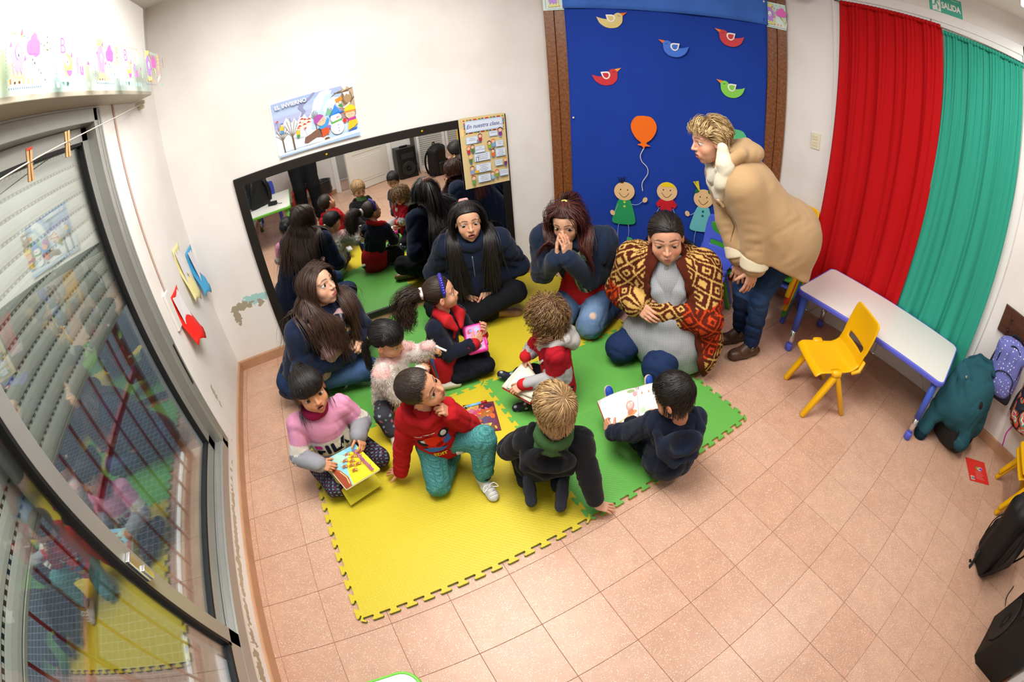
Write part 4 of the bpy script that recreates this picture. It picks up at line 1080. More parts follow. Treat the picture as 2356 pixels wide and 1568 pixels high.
def doll(s, zh, kind, lab):
    """A felt child: head, hair, dress, wire limbs, hands and shoes."""
    e = on_cloth('paper_doll', s, zh, lab, 'paper doll', 'paper dolls on the blue cloth')
    wire = mat('wire_limb', '#9fb6d6', .5)
    body = {'g': '#2c9a5d', 'r': '#c6202b', 't': '#6cc0c4'}[kind]; mm_ = FELT if kind == 't' else GLIT
    if kind == 'r':
        for sx in (-1, 1):
            MB().tube(spline([(sx*.05, -.13, .002), (sx*.07, -.17, .003), (sx*.085, -.20, .003)], 4), .0022, 6).obj('arm', wire, e, True); cut('hand', ellp(sx*.09+.006, -.215, .016, .024, .4*sx), SKIN_P, .001, .003, e)
            MB().tube([(sx*.03, -.22, .002), (sx*.035, -.34, .002)], .0022, 6).obj('leg', wire, e, True); cut('shoe', ellp(sx*.05, -.35, .026, .013), '#c6202b', .002, .003, e)
        cut('shirt', [(-.045, -.055), (-.078, -.10), (-.062, -.13), (-.043, -.115), (-.05, -.23), (.05, -.23), (.043, -.115), (.062, -.13), (.082, -.10), (.045, -.055)][::-1], body, .001, .003, e, mm_)
        cut('stripe', [(-.048, -.165), (-.01, -.185), (-.012, -.195), (-.048, -.178)][::-1], '#efe4e4', .004, .0015, e)
    else:
        for sx in (-1, 1):
            hand = (sx*.155, -.055) if (kind == 'g' and sx == 1) else (sx*.085, -.175) if kind == 'g' else (sx*.115, -.13)
            MB().tube(spline([(sx*.045, -.10, .002), ((sx*.045+hand[0])/2, (-.12+hand[1])/2-.01, .003), (hand[0]*.92, hand[1]-.01, .003)], 4), .0022, 6).obj('arm', wire, e, True)
            cut('hand', ellp(hand[0], hand[1], .017, .022, -.5*sx), SKIN_P, .004, .003, e)
            lx = sx*.035
            MB().tube(spline([(lx, -.25, .002), (lx*1.2, -.31, .002), (lx*1.15, -.37, .002)], 3), .0022, 6).obj('leg', wire, e, True)
            cut('shoe', [tuple(p) for p in spline([(lx-.005, -.365), (lx+sx*.03, -.372), (lx+sx*.042, -.392), (lx+sx*.02, -.412), (lx-.004*sx, -.40), (lx-.005, -.365)], 3)[:-1]][::-sx], '#3fae74' if kind == 'g' else '#7fc9b4', .002, .003, e)
        cut('dress', [tuple(p) for p in spline([(-.03, -.05), (.03, -.05), (.058, -.10), (.085, -.20), (.086, -.245), (.05, -.262), (-.05, -.262), (-.086, -.245), (-.082, -.20), (-.055, -.10), (-.03, -.05)], 4)[:-1]][::-1], body, .001, .003, e, mm_)
        for y in (-.085, -.118) if kind == 'g' else (-.10, -.135): cut('button', ellp(.003, y, .009, .009, n=12), '#b8d24a' if kind == 'g' else '#1f6a50', .004, .003, e)
    cut('head', ellp(0, 0, .076, .072, n=28), SKIN_P, .003, .003, e)
    a = Art(); a.ell(-.028, .012, .0045, .006, '#2a1c12').ell(.024, .012, .0045, .006, '#2a1c12'); P = [(-.04+.075*i/10, -.012-.034*math.sin(PI*i/10)) for i in range(11)]; a.line(P, .0035, '#2a1c12'); a.build('face', PRINT, e, base=.0062)
    if kind == 'g':
        b = MB()
        for t in (-.5, -.2, 0, .25, .5): b.tube([(-.02+.1*t*.2, .062, .005), (-.02+.05*math.sin(t), .11+.01*t, .012)], .0028, 5)
        b.obj('hair_tuft', mat('black_wool', '#15120f', .9), e)
    elif kind == 'r': cut('fringe', [tuple(p) for p in spline([(-.04, .058), (0, .074), (.045, .056), (.055, .035), (.02, .04), (-.02, .035), (-.05, .045), (-.04, .058)], 3)[:-1]][::-1], '#e8cf1f', .006, .002, e)
    else:
        b = MB()
        for t in (0, .35, .6): b.tube([(-.038, .06, .008), (-.085+.05*t, .125+.012*t, .012)], .0055, 6)
        b.obj('pigtail', mat('yellow_ribbon', '#e2cf24', .6), e)
        for sx in (-1, 1): cut('bow', ellp(sx*.05-.005, .056, .02, .014, -.7*sx, 12), '#1d6b3e', .006, .004, e)
doll(.537, .665, 'g', 'paper doll in a green glitter dress holding the balloon string')
doll(.853, .690, 'r', 'paper doll with a red shirt and yellow fringe')
doll(1.131, .665, 't', 'paper doll in a turquoise dress beside the blue chair')
# ================================================================ right wall: white double door behind curtains, sign, switch, hooks
m_wd = mat('white_gloss_paint', '#ecebe8', .35, .4)
d2 = struct(empty('door_2', (XR, -2.32, 0)), 'white double door with dark panes behind the curtains')
def rp(b, nm, m): o = b.obj(nm, m, d2); o.location = (-XR, 2.32, 0); return o
for y0, y1 in ((-1.655, -1.585), (-3.06, -2.99)): rp(MB().box(XR-.018, XR+.0, y0, y1, 0, 2.42, r=.005), 'casing', m_wd)
rp(MB().box(XR-.018, XR, -3.06, -1.585, 2.35, 2.42, r=.005), 'casing', m_wd)
m_pane = mat('dark_pane', '#3c3f42', .15, .5)
for y0, y1 in ((-2.315, -1.66), (-2.985, -2.325)):
    lf = rp(MB().box(XR-.014, XR-.002, y0, y1, .005, 2.35, r=.004), 'door_leaf', m_wd)
    for z0, z1 in ((.75, 1.72),): 
        o = MB().box(XR-.0155, XR-.0135, y0+.14, y1-.14, z0, z1).obj('pane', m_pane, lf)
    MB().box(XR-.019, XR-.012, y0+.03, y0+.06, 1.93, 2.08, r=.002).obj('hinge', mat('hinge_steel', '#c8c8c6', .3, .5, metal=.6), lf)
rp(MB().box(XR-.03, XR-.018, -1.675, -1.66, 1.02, 1.10, r=.002), 'hinge', mat('hinge_steel'))
def cloth_mat(name, colr, tp):
    m = bpy.data.materials.new(name); nt, pb = nodes_of(m)
    pb.inputs['Base Color'].default_value = c4(colr); pb.inputs['Roughness'].default_value = .8; pb.inputs['Specular IOR Level'].default_value = .15
    tl, tp_, m1, m2 = add(nt, 'ShaderNodeBsdfTranslucent'), add(nt, 'ShaderNodeBsdfTransparent'), add(nt, 'ShaderNodeMixShader'), add(nt, 'ShaderNodeMixShader')
    tl.inputs[0].default_value = c4(colr); tp_.inputs[0].default_value = (1, 1, 1, 1)
    m1.inputs[0].default_value = .25; m2.inputs[0].default_value = tp
    nt.links.new(pb.outputs[0], m1.inputs[1]); nt.links.new(tl.outputs[0], m1.inputs[2]); nt.links.new(m1.outputs[0], m2.inputs[1]); nt.links.new(tp_.outputs[0], m2.inputs[2])
    nt.links.new(m2.outputs[0], nt.nodes['Material Output'].inputs[0])
    return m
def curtain(name, top, bot, z0, z1, m, lab, seed, nf, header):
    """Gathered cloth: many small pleats at the rod opening into a few deep folds."""
    r = np.random.default_rng(seed); ph = r.random(8)*6.28
    nu, nv = 150, 44
    G = np.zeros((nv, nu, 3))
    for j in range(nv):
        v = j/(nv-1)                      # 0 = hem
        for i in range(nu):
            u = i/(nu-1)
            y = (bot[0]+(bot[1]-bot[0])*u)*(1-v)+(top[0]+(top[1]-top[0])*u)*v
            k = (1-v)
            fold = .020*math.sin(nf*6.283*(u+.03*math.sin(3*v+ph[0]))+ph[1])*(.35+.65*k)+.012*math.sin(nf*1.7*6.283*u+ph[2]+v)*(.4+.6*k)+.0065*math.sin(26*6.283*u+ph[3])*v**3+.006*math.sin(11*6.283*u+ph[4]+3*v)
            x = XR-.050+fold*.85
            yy = y+.012*math.sin(nf*6.283*u+ph[5])*k+.02*math.sin(3*v+ph[6])*(u-.5)
            G[j, i] = (x, yy, z0+(z1-z0)*v+.012*k*math.sin(7*u+ph[7])-(.012*abs(math.sin(13*3.14*u)) if j == nv-1 else 0))
    base = Vector((XR-.08, (bot[0]+bot[1])/2, z0))
    e = tag(empty(name, base), lab, 'curtain', 'curtains on the right wall')
    o = shell('drape', G-np.array(base), .0012, m, e)
    Hh = []
    for dz in (-.010, 0, .012, .022):
        Hh.append([(XR-.052+.006*math.sin(26*6.283*i/149+ph[3])-(.012 if dz in (0, .012) else 0), top[0]+(top[1]-top[0])*i/149, z1-.012+dz) for i in range(150)])
    shell('header', np.array(Hh)-np.array(base), .0012, m, e)
    return e
curtain('curtain', (-1.665, -2.395), (-1.60, -2.36), .13, 2.315, cloth_mat('red_voile', '#d3171d', .12), 'red gathered curtain hanging nearest the light switch', 5, 4.2, 1)
curtain('curtain', (-2.41, -2.99), (-2.335, -3.0), .16, 2.285, cloth_mat('teal_voile', '#3fb59c', .11), 'teal gathered curtain hanging behind the far end of the table', 9, 3.6, 1)
tag(MB().tube([(XR-.052, -1.62, 2.318), (XR-.052, -3.04, 2.295)], .005, 8).obj('curtain_wire', mat('steel_rod', '#8a8175', .35, .5, metal=.7), None, True), 'thin metal curtain rod above the red and teal curtains', 'curtain rod')
# exit sign
e = tag(empty('exit_sign'), 'green exit sign reading SALIDA with a running figure', 'sign'); wallspace(e, (XR-.001, -2.318, 2.415), (0, -1, 0))
MB().box(-.004, .242, -.004, .134, 0, .002).obj('plate', mat('sign_white', '#f4f4f2', .4), e)
a = Art(); a.rect(0, 0, .238, .13, '#4db8a2').rect(.022, .012, .082, .126, '#f6fbf9')
a.ell(.060, .108, .009, .009, '#4db8a2').poly([(.045, .095), (.058, .092), (.054, .066), (.040, .068)], '#4db8a2').line([(.046, .09), (.030, .092), (.028, .08)], .006, '#4db8a2').line([(.056, .088), (.070, .080)], .006, '#4db8a2').line([(.044, .068), (.040, .050), (.024, .048)], .008, '#4db8a2').line([(.052, .068), (.064, .052), (.060, .030)], .008, '#4db8a2').line([(.036, .012), (.062, .02), (.074, .05)], .003, '#4db8a2')
a.text('SALIDA', .088, .044, .058, '#ffffff', bold=.0022, maxw=.140).text('Emergencia', .165, .112, .012, '#e3f4ef')
a.build('print', PRINT, e, base=.0023)
# light switch
e = tag(empty('light_switch'), 'cream two-button light switch beside the corner door', 'switch'); wallspace(e, (XR, -1.432, 1.205), (0, -1, 0))
MB().box(0, .075, 0, .118, 0, .010, r=.004).obj('plate', mat('switch_cream', '#e6dfc4', .4), e)
for z in (.066, .022): MB().box(.016, .058, z, z+.032, .008, .014, r=.002).obj('button', mat('switch_button', '#ded5b4', .35), e)
# purple paper pompom hanging near the ceiling
e = tag(empty('paper_pompom', (3.63, -1.36, 2.42)), 'purple tissue paper pompom hanging by the corner door', 'decoration')
m_pp = mat('purple_tissue', '#7a55c8', .8, .15, var=.15)
pts = []
for i in range(70):
    z = 1-2*(i+.5)/70; t = i*2.39996; rr_ = math.sqrt(1-z*z); pts.append(Vector((rr_*math.cos(t), rr_*math.sin(t), z)))
for i, d in enumerate(pts):
    a1 = d.orthogonal().normalized(); b1 = d.cross(a1); rad, s_ = .115+.012*math.sin(i*5.1), .036
    V = [tuple(d*rad*.45)]+[tuple(d*(rad+.008*(-1)**k)+a1*s_*math.cos(k*1.0472)+b1*s_*math.sin(k*1.0472)) for k in range(6)]
    mk('petal', V, [(0, k+1, (k+1) % 6+1) for k in range(6)]+[tuple(range(1, 7))], m_pp, e)
MB().tube([(0, 0, .05), (0, 0, ZC-2.42)], .0012, 5).obj('thread', mat('thread', '#dddddd', .8), e)
# coat-hook rail
e = tag(empty('hook_rail', (XR, -3.15, .70)), 'dark brown wooden coat-hook rail on the right wall', 'coat rack')
MB().box(-.022, 0, -.95, 0, 0, .175, r=.004).obj('board', mat('dark_stained_wood', '#4e2c1a', .45, .4, var=.25, vscale=8, stretch=(1, .2, 4)), e)
for y in (-.075, -.23, -.39, -.55, -.71, -.87):
    V = []
    for q_, rr_ in (([(-.02, y, .12), (-.045, y, .118), (-.062, y, .13)], [.009, .008, .011]), ([(-.02, y, .045), (-.04, y, .038), (-.052, y, .052)], [.008, .007, .010])): MB().tube(q_, rr_, 8).obj('hook', mat('turned_wood', '#3d2113', .4), e, True)
# ================================================================ rear of the room (seen in the mirror)
d3 = struct(empty('door_3', (2.25, YB, 0)), 'white panelled door standing ajar at the rear of the room')
for x0, x1 in ((1.34, 1.42), (2.25, 2.33)): o = MB().box(x0, x1, YB-.01, YB+.03, 0, 2.10, r=.005).obj('casing', m_wd, d3); o.location = -d3.location
o = MB().box(1.34, 2.33, YB-.01, YB+.03, 2.02, 2.10, r=.005).obj('casing', m_wd, d3); o.location = -d3.location
lf = MB().box(-.80, 0, -.02, .02, .01, 2.01, r=.004).obj('door_leaf', mat('cream_door', '#e2dfd6', .4, .35), d3)
lf.location = (-.01, .03, 0); lf.rotation_euler = (0, 0, math.radians(-27))
for z0, z1 in ((.12, .52), (.58, .98), (1.06, 1.46), (1.52, 1.92)):
    MB().box(-.68, -.12, .018, .026, z0, z1, r=.003).obj('panel', mat('cream_door'), lf); MB().box(-.64, -.16, .025, .029, z0+.04, z1-.04, r=.002).obj('panel_field', mat('cream_door'), lf)
struct(MB().box(1.3, 2.4, YB-1.0, YB-.99, 0, 2.2).obj('wall_hall', mat('hall_paint', '#8d8579', .8)))
struct(MB().box(1.3, 2.4, YB-1.0, YB-T, -.12, -.003).obj('floor_hall', mat('hall_floor', '#8f6a55', .6)))
struct(MB().box(2.66, 2.72, YB, YB+.05, 0, 2.4, r=.003).obj('trim_3', mat('dark_trim', '#55504c', .6)))
lv = tag(empty('louvre_cupboard', (3.25, YB+.004, 0)), 'white cupboard with louvred doors at the rear wall', 'cupboard')
for x0 in (-.50, .0):
    lv_d = MB(); lv_d.box(x0, x0+.045, 0, .05, 0, 2.2, r=.003); lv_d.box(x0+.445, x0+.49, 0, .05, 0, 2.2, r=.003); lv_d.box(x0+.045, x0+.445, 0, .05, 0, .09); lv_d.box(x0+.045, x0+.445, 0, .05, 2.11, 2.2); lv_d.box(x0+.045, x0+.445, 0, .01, .09, 2.11)
    dd = lv_d.obj('cupboard_door', m_wd, lv)
    sl = MB(); sl.raw([(x0+.045, .012, 0), (x0+.445, .012, 0), (x0+.445, .044, .026), (x0+.045, .044, .026), (x0+.045, .012, .005), (x0+.445, .012, .005), (x0+.445, .044, .031), (x0+.045, .044, .031)], [(0,3,2,1),(4,5,6,7),(0,1,5,4),(1,2,6,5),(2,3,7,6),(3,0,4,7)])
    s0 = sl.obj('slat', m_wd, dd); s0.location = (0, 0, .10)
    for i in range(1, 58): q = s0.copy(); COL.objects.link(q); q.parent = dd; q.location = (0, 0, .10+.0345*i)
# added ceiling fixtures for bounced flash and fill (the light itself is set at the top)
e = tag(empty('bounce_standin', (1.15, -1.65, ZC)), 'added square white panel over the mats standing in for bounced flash', 'ceiling lamp')
MB().box(-.68, .68, -.68, .68, -.045, 0, r=.006).obj('housing', m_wd, e); MB().box(-.65, .65, -.65, .65, -.052, -.0455).obj('diffuser', mat('added_diffuser', '#fff7ea', .5, emit=4.), e)
e = tag(empty('added_fill_tube', (2.75, -3.05, ZC)), 'added white tube fixture overhead at the rear for fill light', 'ceiling lamp')
MB().box(-.62, .62, -.07, .07, -.07, 0, r=.006).obj('housing', m_wd, e); MB().box(-.60, .60, -.062, .062, -.078, -.0705).obj('diffuser', mat('added_diffuser'), e)
# ================================================================ furniture
def chair_colour(h): return mat('plastic_'+h, h, .32, .45, bump=(500, .06, .0005))
def child_chair(colr):
    """Moulded stacking chair: shaped seat, slotted back, A-shaped pairs of legs. Front is +y."""
    e = empty('child_chair'); m = chair_colour(colr)
    # seat and back as one curved profile each
    nu, nv = 15, 13
    G = np.zeros((nv, nu, 3))
    for j in range(nv):
        v = j/(nv-1); y = .155-.30*v
        for i in range(nu):
            u = -1+2*i/(nu-1)
            wd = .150-.012*v
            z = .292-.012*math.sin(PI*min(v*1.15, 1))*(1-u*u)-.030*max(0, (.12-v)/.12)**2+.045*max(0, (v-.78)/.22)**2
            z += .006*abs(u)**3
            G[j, i] = (wd*u, y, z)
    o = shell('seat', G, .013, m, e, sub=1, center=False)
    nu, nv = 17, 19
    G = np.zeros((nv, nu, 3))
    for j in range(nv):
        v = j/(nv-1)
        for i in range(nu):
            u = -1+2*i/(nu-1)
            wd = (.136 if v < .3 else .140)-.012*max(0, (v-.55)/.45)**2
            edge = max(0, abs(u)-.8)/.2
            z = .318+.265*v-.012*edge**2*(v > .9)
            y = -.138-.055*v-.022*(1-u*u)*math.sin(PI*min(1, v*.9+.1))
            G[j, i] = (wd*u, y, z)
    shell('backrest', G, .012, m, e, keep=lambda i, j: not (4 <= i <= 5 and 3 <= j <= 12), sub=1)
    for sx in (-1, 1):
        top = (sx*.148, .01, .285)
        for nm, ft in (('leg', (sx*.158, .142, 0)), ('leg', (sx*.158, -.150, 0))):
            b = MB(); T_, B_ = Vector(top), Vector(ft)
            P = [T_.lerp(B_, t) for t in (0, .06, .5, .97, 1)]
            b.tube([tuple(p) for p in P], [.8, 1, .95, .85, .6], 12, 0, True, (.016, .022, (sx, 0, 0)))
            b.obj(nm, m, e, True)
        b = MB(); b.tube([(sx*.125, .012, .284), (sx*.150, .012, .290), (sx*.163, .012, .276)], [1.1, 1.15, .8], 12, 0, True, (.030, .016, (0, 0, 1))); b.obj('leg_bracket', m, e, True)
        b = MB(); b.tube([(sx*.135, -.10, .285), (sx*.137, -.15, .300), (sx*.136, -.165, .36)], [.9, 1, .8], 10, 0, True, (.010, .018, (sx, 0, 0))); b.obj('back_post', m, e, True)
    return e
PROTO = {}
def put_chair(colr, cname, x, y, z, deg, lab, group):
    if colr in PROTO: e = copy_tree(PROTO[colr])
    else: e = child_chair(colr); PROTO[colr] = e
    e.location = (x, y, z); e.rotation_euler = (0, 0, math.radians(deg))
    return tag(e, lab, 'chair', group)
YEL, BLU, GRN, REDc = '#e9b106', '#4a5fd0', '#3f9a33', '#d63a2a'
put_chair(YEL, 'yellow', 2.965, -2.215, 0, 54, 'single yellow plastic child chair standing in front of the white table', 'plastic child chairs')
put_chair(GRN, 'green', 3.07, -1.14, 0, 98, 'green plastic child chair stacked under the blue one behind the cardigan', 'plastic child chairs')
put_chair(BLU, 'blue', 3.075, -1.14, .045, 98, 'blue plastic child chair stacked on a green one behind the cardigan', 'plastic child chairs')
for i, (h_, n_) in enumerate(((BLU, 'blue plastic child chair at the bottom of the tall mixed stack'), (GRN, 'green plastic child chair second from the floor in the tall mixed stack'), (YEL, 'yellow plastic child chair in the middle of the tall mixed stack'), (REDc, 'red plastic child chair second from the top of the tall mixed stack'), (YEL, 'yellow plastic child chair at the top of the tall mixed stack'))):
    put_chair(h_, '', 3.600-.006*i, -1.475, .054*i, 90, n_, 'plastic child chairs')
put_chair(YEL, '', 3.455, -3.86, 0, 14, 'lower yellow plastic child chair of the pair stacked by the coat hooks', 'plastic child chairs')
put_chair(YEL, '', 3.450, -3.86, .05, 14, 'upper yellow plastic child chair of the pair stacked by the coat hooks', 'plastic child chairs')
put_chair(BLU, '', .25, -3.86, 0, 0, 'blue plastic child chair at the rear, behind the green-edged table', 'plastic child chairs')
put_chair(REDc, '', .80, -4.08, 0, 10, 'red plastic child chair against the rear wall beside the waste bin', 'plastic child chairs')
def child_table(x0, x1, y0, y1, zt, edge, legc, lab, feetc):
    cx, cy = (x0+x1)/2, (y0+y1)/2; w, d = (x1-x0)/2, (y1-y0)/2
    e = tag(empty('child_table', (cx, cy, 0)), lab, 'table', 'child-height tables')
    def rr(w, d, r, n=7):
        P = []
        for sx, sy, a0 in ((1, 1, 0), (-1, 1, 1), (-1, -1, 2), (1, -1, 3)):
            P += [(sx*(w-r)+r*math.cos(PI/2*(a0+i/(n-1))), sy*(d-r)+r*math.sin(PI/2*(a0+i/(n-1)))) for i in range(n)]
        return P
    V, F = prism(rr(w-.008, d-.008, .045), zt-.02, zt); mk('table_top', V, F, mat('white_laminate', '#e9e5df', .28, .45), e)
    P0, P1, P2 = rr(w-.002, d-.002, .05), rr(w, d, .052), rr(w-.009, d-.009, .044)
    n = len(P0); V, F = [], []
    for P, z in ((P2, zt-.03), (P0, zt-.03), (P1, zt-.024), (P1, zt-.006), (P0, zt+.0005), (P2, zt+.001)): V += [(x, y, z) for x, y in P]
    for k in range(5): F += [(k*n+i, k*n+(i+1) % n, (k+1)*n+(i+1) % n, (k+1)*n+i) for i in range(n)]
    F += [(5*n+i, 5*n+(i+1) % n, (i+1) % n, i) for i in range(n)]
    mk('edge_band', V, F, mat('edge_'+edge, edge, .4, .4), e, True)
    ml, mf = mat('leg_'+legc, legc, .4, .45), mat('foot_'+feetc, feetc, .5)
    for sx in (-1, 1):
        for sy in (-1, 1):
            lx, ly = sx*(w-.055), sy*(d-.055); fx_, fy_ = sx*(w-.045), sy*(d-.045)
            l = MB().tube([(lx, ly, zt-.03), (lx+(fx_-lx)*.6, ly+(fy_-ly)*.6, .155)], .0235, 16).obj('leg', ml, e, True)
            V, F = lathe([(.019, 0), (.019, .12)], 14); mk('leg_tube', V, F, mat('chrome'), l, True, loc=(fx_-(fx_-lx)*.2, fy_-(fy_-ly)*.2, .04))
            V, F = lathe([(.020, 0), (.0255, .006), (.0255, .046), (.021, .052)], 16); mk('foot', V, F, mf, l, True, loc=(fx_, fy_, 0))
            MB().tube([(lx*.97, ly*.93, .30), (lx*.93, ly*.72, zt-.03)], .004, 6).obj('brace', mat('steel_rod'), e, True)
    return e
child_table(3.175, 3.765, -2.925, -1.80, .447, '#5a63d6', '#3f62cf', 'white-topped low table with blue edge and blue legs beside the curtains', '#5560d0')
child_table(.055, .625, -3.55, -2.45, .46, '#6fbf45', '#6fbf45', 'white-topped low table with a bright green edge close to the window', '#4d8f30')
# ================================================================ bags, jacket, waste bin, speaker
FAB = mat('fabric', attr=True, rough=.85, spec=.15, bump=(700, .15, .0006))
NYL = mat('nylon', attr=True, rough=.55, spec=.3, bump=(500, .12, .0006))
def flat_strap(b, P, w, t, up): b.tube([tuple(p) for p in P], 1., 8, 0, True, (w/2, t/2, up)); return b
def backpack(name, loc, rot, w, h, d, colr, trim, lab, dots=None, m=None, group=None):
    """Rounded pack; local x = width, y = front, z = up, base at z = 0."""
    e = tag(empty(name, loc, rot=rot), lab, 'backpack', group)
    body = [rbx((0, 0, h*.47), (w/2, d*.42, h*.47), .055, k=.03), ell((0, -.01, h*.80), (w*.46, d*.42, h*.22), k=.05), ell((0, d*.10, h*.35), (w*.44, d*.45, h*.36), k=.05)]
    m = m or NYL
    soft('body', body, .009, m, e, disp=wrinkle(.006, 38, 3), cols=colr)
    pk = [rbx((0, d*.46, h*.30), (w*.38, d*.14, h*.22), .035, k=.02), ell((0, d*.50, h*.22), (w*.32, d*.16, h*.16), k=.04)]
    p = soft('front_pocket', pk, .008, m, e, disp=wrinkle(.004, 45, 5), cols=colr)
    tm = mat('trim_'+trim, trim, .6, .3)
    b = MB(); b.tube(spline([(-w*.40, d*.36, h*.46), (-w*.36, d*.38, h*.78), (0, d*.30, h*.955), (w*.36, d*.38, h*.78), (w*.40, d*.36, h*.46)], 8), .006, 8); b.obj('zip', tm, e, True)
    b = MB(); b.tube(spline([(-w*.34, d*.60, h*.28), (-w*.30, d*.62, h*.46), (0, d*.60, h*.525), (w*.30, d*.62, h*.46), (w*.34, d*.60, h*.28)], 6), .004, 8); b.obj('zip', tm, p, True)
    b = MB(); flat_strap(b, spline([(-.04, -d*.2, h*.95), (-.03, -d*.22, h*1.05), (.03, -d*.22, h*1.05), (.04, -d*.2, h*.95)], 6), .022, .006, (0, 1, 0)); b.obj('handle', tm, e, True)
    for sx in (-1, 1):
        b = MB(); flat_strap(b, spline([(sx*w*.2, -d*.40, h*.90), (sx*w*.34, -d*.60, h*.66), (sx*w*.42, -d*.58, h*.36), (sx*w*.44, -d*.36, h*.10)], 8), .05, .012, (0, 1, 0)); b.obj('shoulder_strap', tm, e, True)
    return e
# purple spotted backpack on the hooks
m_dot = bpy.data.materials.new('spotted_canvas'); nt, pb = nodes_of(m_dot); pb.inputs['Roughness'].default_value = .8
tc = add(nt, 'ShaderNodeTexCoord'); vo = add(nt, 'ShaderNodeTexVoronoi'); vo.inputs['Scale'].default_value = 42; vo.inputs['Randomness'].default_value = .55
lt = add(nt, 'ShaderNodeMath', operation='LESS_THAN'); lt.inputs[1].default_value = .2
mxx = add(nt, 'ShaderNodeMix', data_type='RGBA'); mxx.inputs[6].default_value = c4('#6a6fb8'); mxx.inputs[7].default_value = c4('#e4e4f2')
nt.links.new(tc.outputs['Object'], vo.inputs['Vector']); nt.links.new(vo.outputs['Distance'], lt.inputs[0]); nt.links.new(lt.outputs[0], mxx.inputs[0]); nt.links.new(mxx.outputs[2], pb.inputs['Base Color'])
pbk = backpack('spotted_backpack', (3.735, -3.335, .375), (0, .05, PI/2+.05), .25, .36, .15, '#6a6fb8', '#1b1d2c', 'violet-blue backpack with white spots hanging from the hook rail', m=m_dot)
b = MB(); b.tube(spline([(.0, .02, .01), (.03, .05, -.10), (-.01, .06, -.22)], 8), .006, 8); b.obj('magenta_cord', mat('magenta_cord', '#b0268f', .7), pbk, True)
soft('base_panel', [rbx((0, .01, .035), (.128, .075, .045), .03, k=.02)], .008, NYL, pbk, cols='#1b1d2c')
m_flo = bpy.data.materials.new('floral_canvas'); nt, pb = nodes_of(m_flo); pb.inputs['Roughness'].default_value = .8
tc = add(nt, 'ShaderNodeTexCoord'); vo = add(nt, 'ShaderNodeTexVoronoi'); vo.inputs['Scale'].default_value = 17; nzz = add(nt, 'ShaderNodeTexNoise'); nzz.inputs['Scale'].default_value = 9
mp = add(nt, 'ShaderNodeVectorMath', operation='MULTIPLY_ADD'); mp.inputs[1].default_value = (.12, .12, .12)
nt.links.new(tc.outputs['Object'], nzz.inputs['Vector']); nt.links.new(nzz.outputs['Color'], mp.inputs[0]); nt.links.new(tc.outputs['Object'], mp.inputs[2]); nt.links.new(mp.outputs[0], vo.inputs['Vector'])
cr = add(nt, 'ShaderNodeValToRGB'); cr.color_ramp.interpolation = 'CONSTANT'
for i, (p_, h_) in enumerate(((0, '#e8b92a'), (.14, '#c9326e'), (.27, '#f0e3c4'), (.36, '#3f9a86'), (.47, '#d9552b'), (.60, '#1c2030'))):
    el = cr.color_ramp.elements[i] if i < 2 else cr.color_ramp.elements.new(p_)
    el.position = p_; el.color = c4(h_)
nt.links.new(vo.outputs['Distance'], cr.inputs[0]); nt.links.new(cr.outputs[0], pb.inputs['Base Color'])
fb = backpack('floral_backpack', (3.735, -3.665, .30), (0, .04, PI/2), .27, .33, .16, '#d9552b', '#1c1c22', 'bright floral patterned backpack hanging below the spotted one', m=m_flo)
b = MB(); b.tube(spline([(.06, .02, .01), (.09, .05, -.06), (.07, .07, -.14)], 8), .006, 8); b.obj('magenta_cord', mat('magenta_cord'), fb, True)
# black backpack with the teal jacket thrown over it
bb_ = backpack('black_backpack', (3.52, -3.165, 0), (-.10, .10, 1.15), .32, .44, .19, '#17181a', '#0f1012', 'black backpack on the floor under the teal jacket at the table end')
b = MB(); flat_strap(b, spline([(.15, .0, .14), (.20, -.03, .05), (.26, .02, .012), (.24, .10, .012), (.17, .13, .03), (.14, .10, .06)], 8), .028, .004, (0, .3, 1)); b.obj('loose_strap', mat('trim_#0f1012'), bb_, True)
jk = tag(empty('jacket', (3.5, -3.1, 0)), 'dark teal cotton jacket draped over the black backpack', 'jacket')
Jp = [ell((3.545, -3.15, .36), (.16, .15, .16), k=.05), ell((3.47, -3.10, .27), (.15, .13, .15), k=.06), cap((3.58, -3.22, .40), (3.55, -3.26, .20), .085, .10, k=.05), cap((3.45, -3.20, .30), (3.43, -3.24, .12), .085, .075, k=.05), cap((3.50, -3.02, .40), (3.40, -2.98, .22), .07, .062, k=.05), cap((3.40, -2.98, .22), (3.335, -2.955, .07), .062, .05, k=.03),
      cap((3.57, -3.02, .465), (3.64, -3.10, .50), .035, .03, k=.03), cap((3.64, -3.10, .50), (3.65, -3.20, .505), .03, .035, k=.03), cap((3.48, -3.00, .47), (3.44, -3.06, .43), .04, .045, k=.03), cap((3.43, -3.06, .43), (3.43, -3.12, .36), .045, .06, k=.03)]
soft('body', Jp, .0085, mat('teal_cotton', attr=True, rough=.9, spec=.1, bump=(900, .2, .0006)), jk, disp=lambda P: wrinkle(.013, 30, 21)(P)+wrinkle(.005, 70, 22)(P), cols='#2a5560', base=(3.5, -3.1, 0))
soft('cuff', [cap((3.345, -2.958, .085), (3.328, -2.950, .03), .046, .050, k=.01)], .007, mat('teal_cotton'), jk, cols='#18303f', base=(3.5, -3.1, 0))
soft('collar', chain([np.array(p) for p in ((3.60, -3.03, .50), (3.665, -3.10, .525), (3.67, -3.19, .53), (3.62, -3.25, .505))], [.018, .022, .022, .016], k=.01, flat=((1, .4, 0), .6)), .006, mat('teal_cotton'), jk, cols='#244a55', base=(3.5, -3.1, 0))
V, F = lathe([(.010, 0), (.010, .003), (.006, .004)], 12); o = mk('button', V, F, mat('grey_metal', '#9a9a98', .4, .5, metal=.7), jk, True, loc=(3.40-3.5, -3.05+3.1, .475)); o.rotation_euler = (.5, -.9, 0)
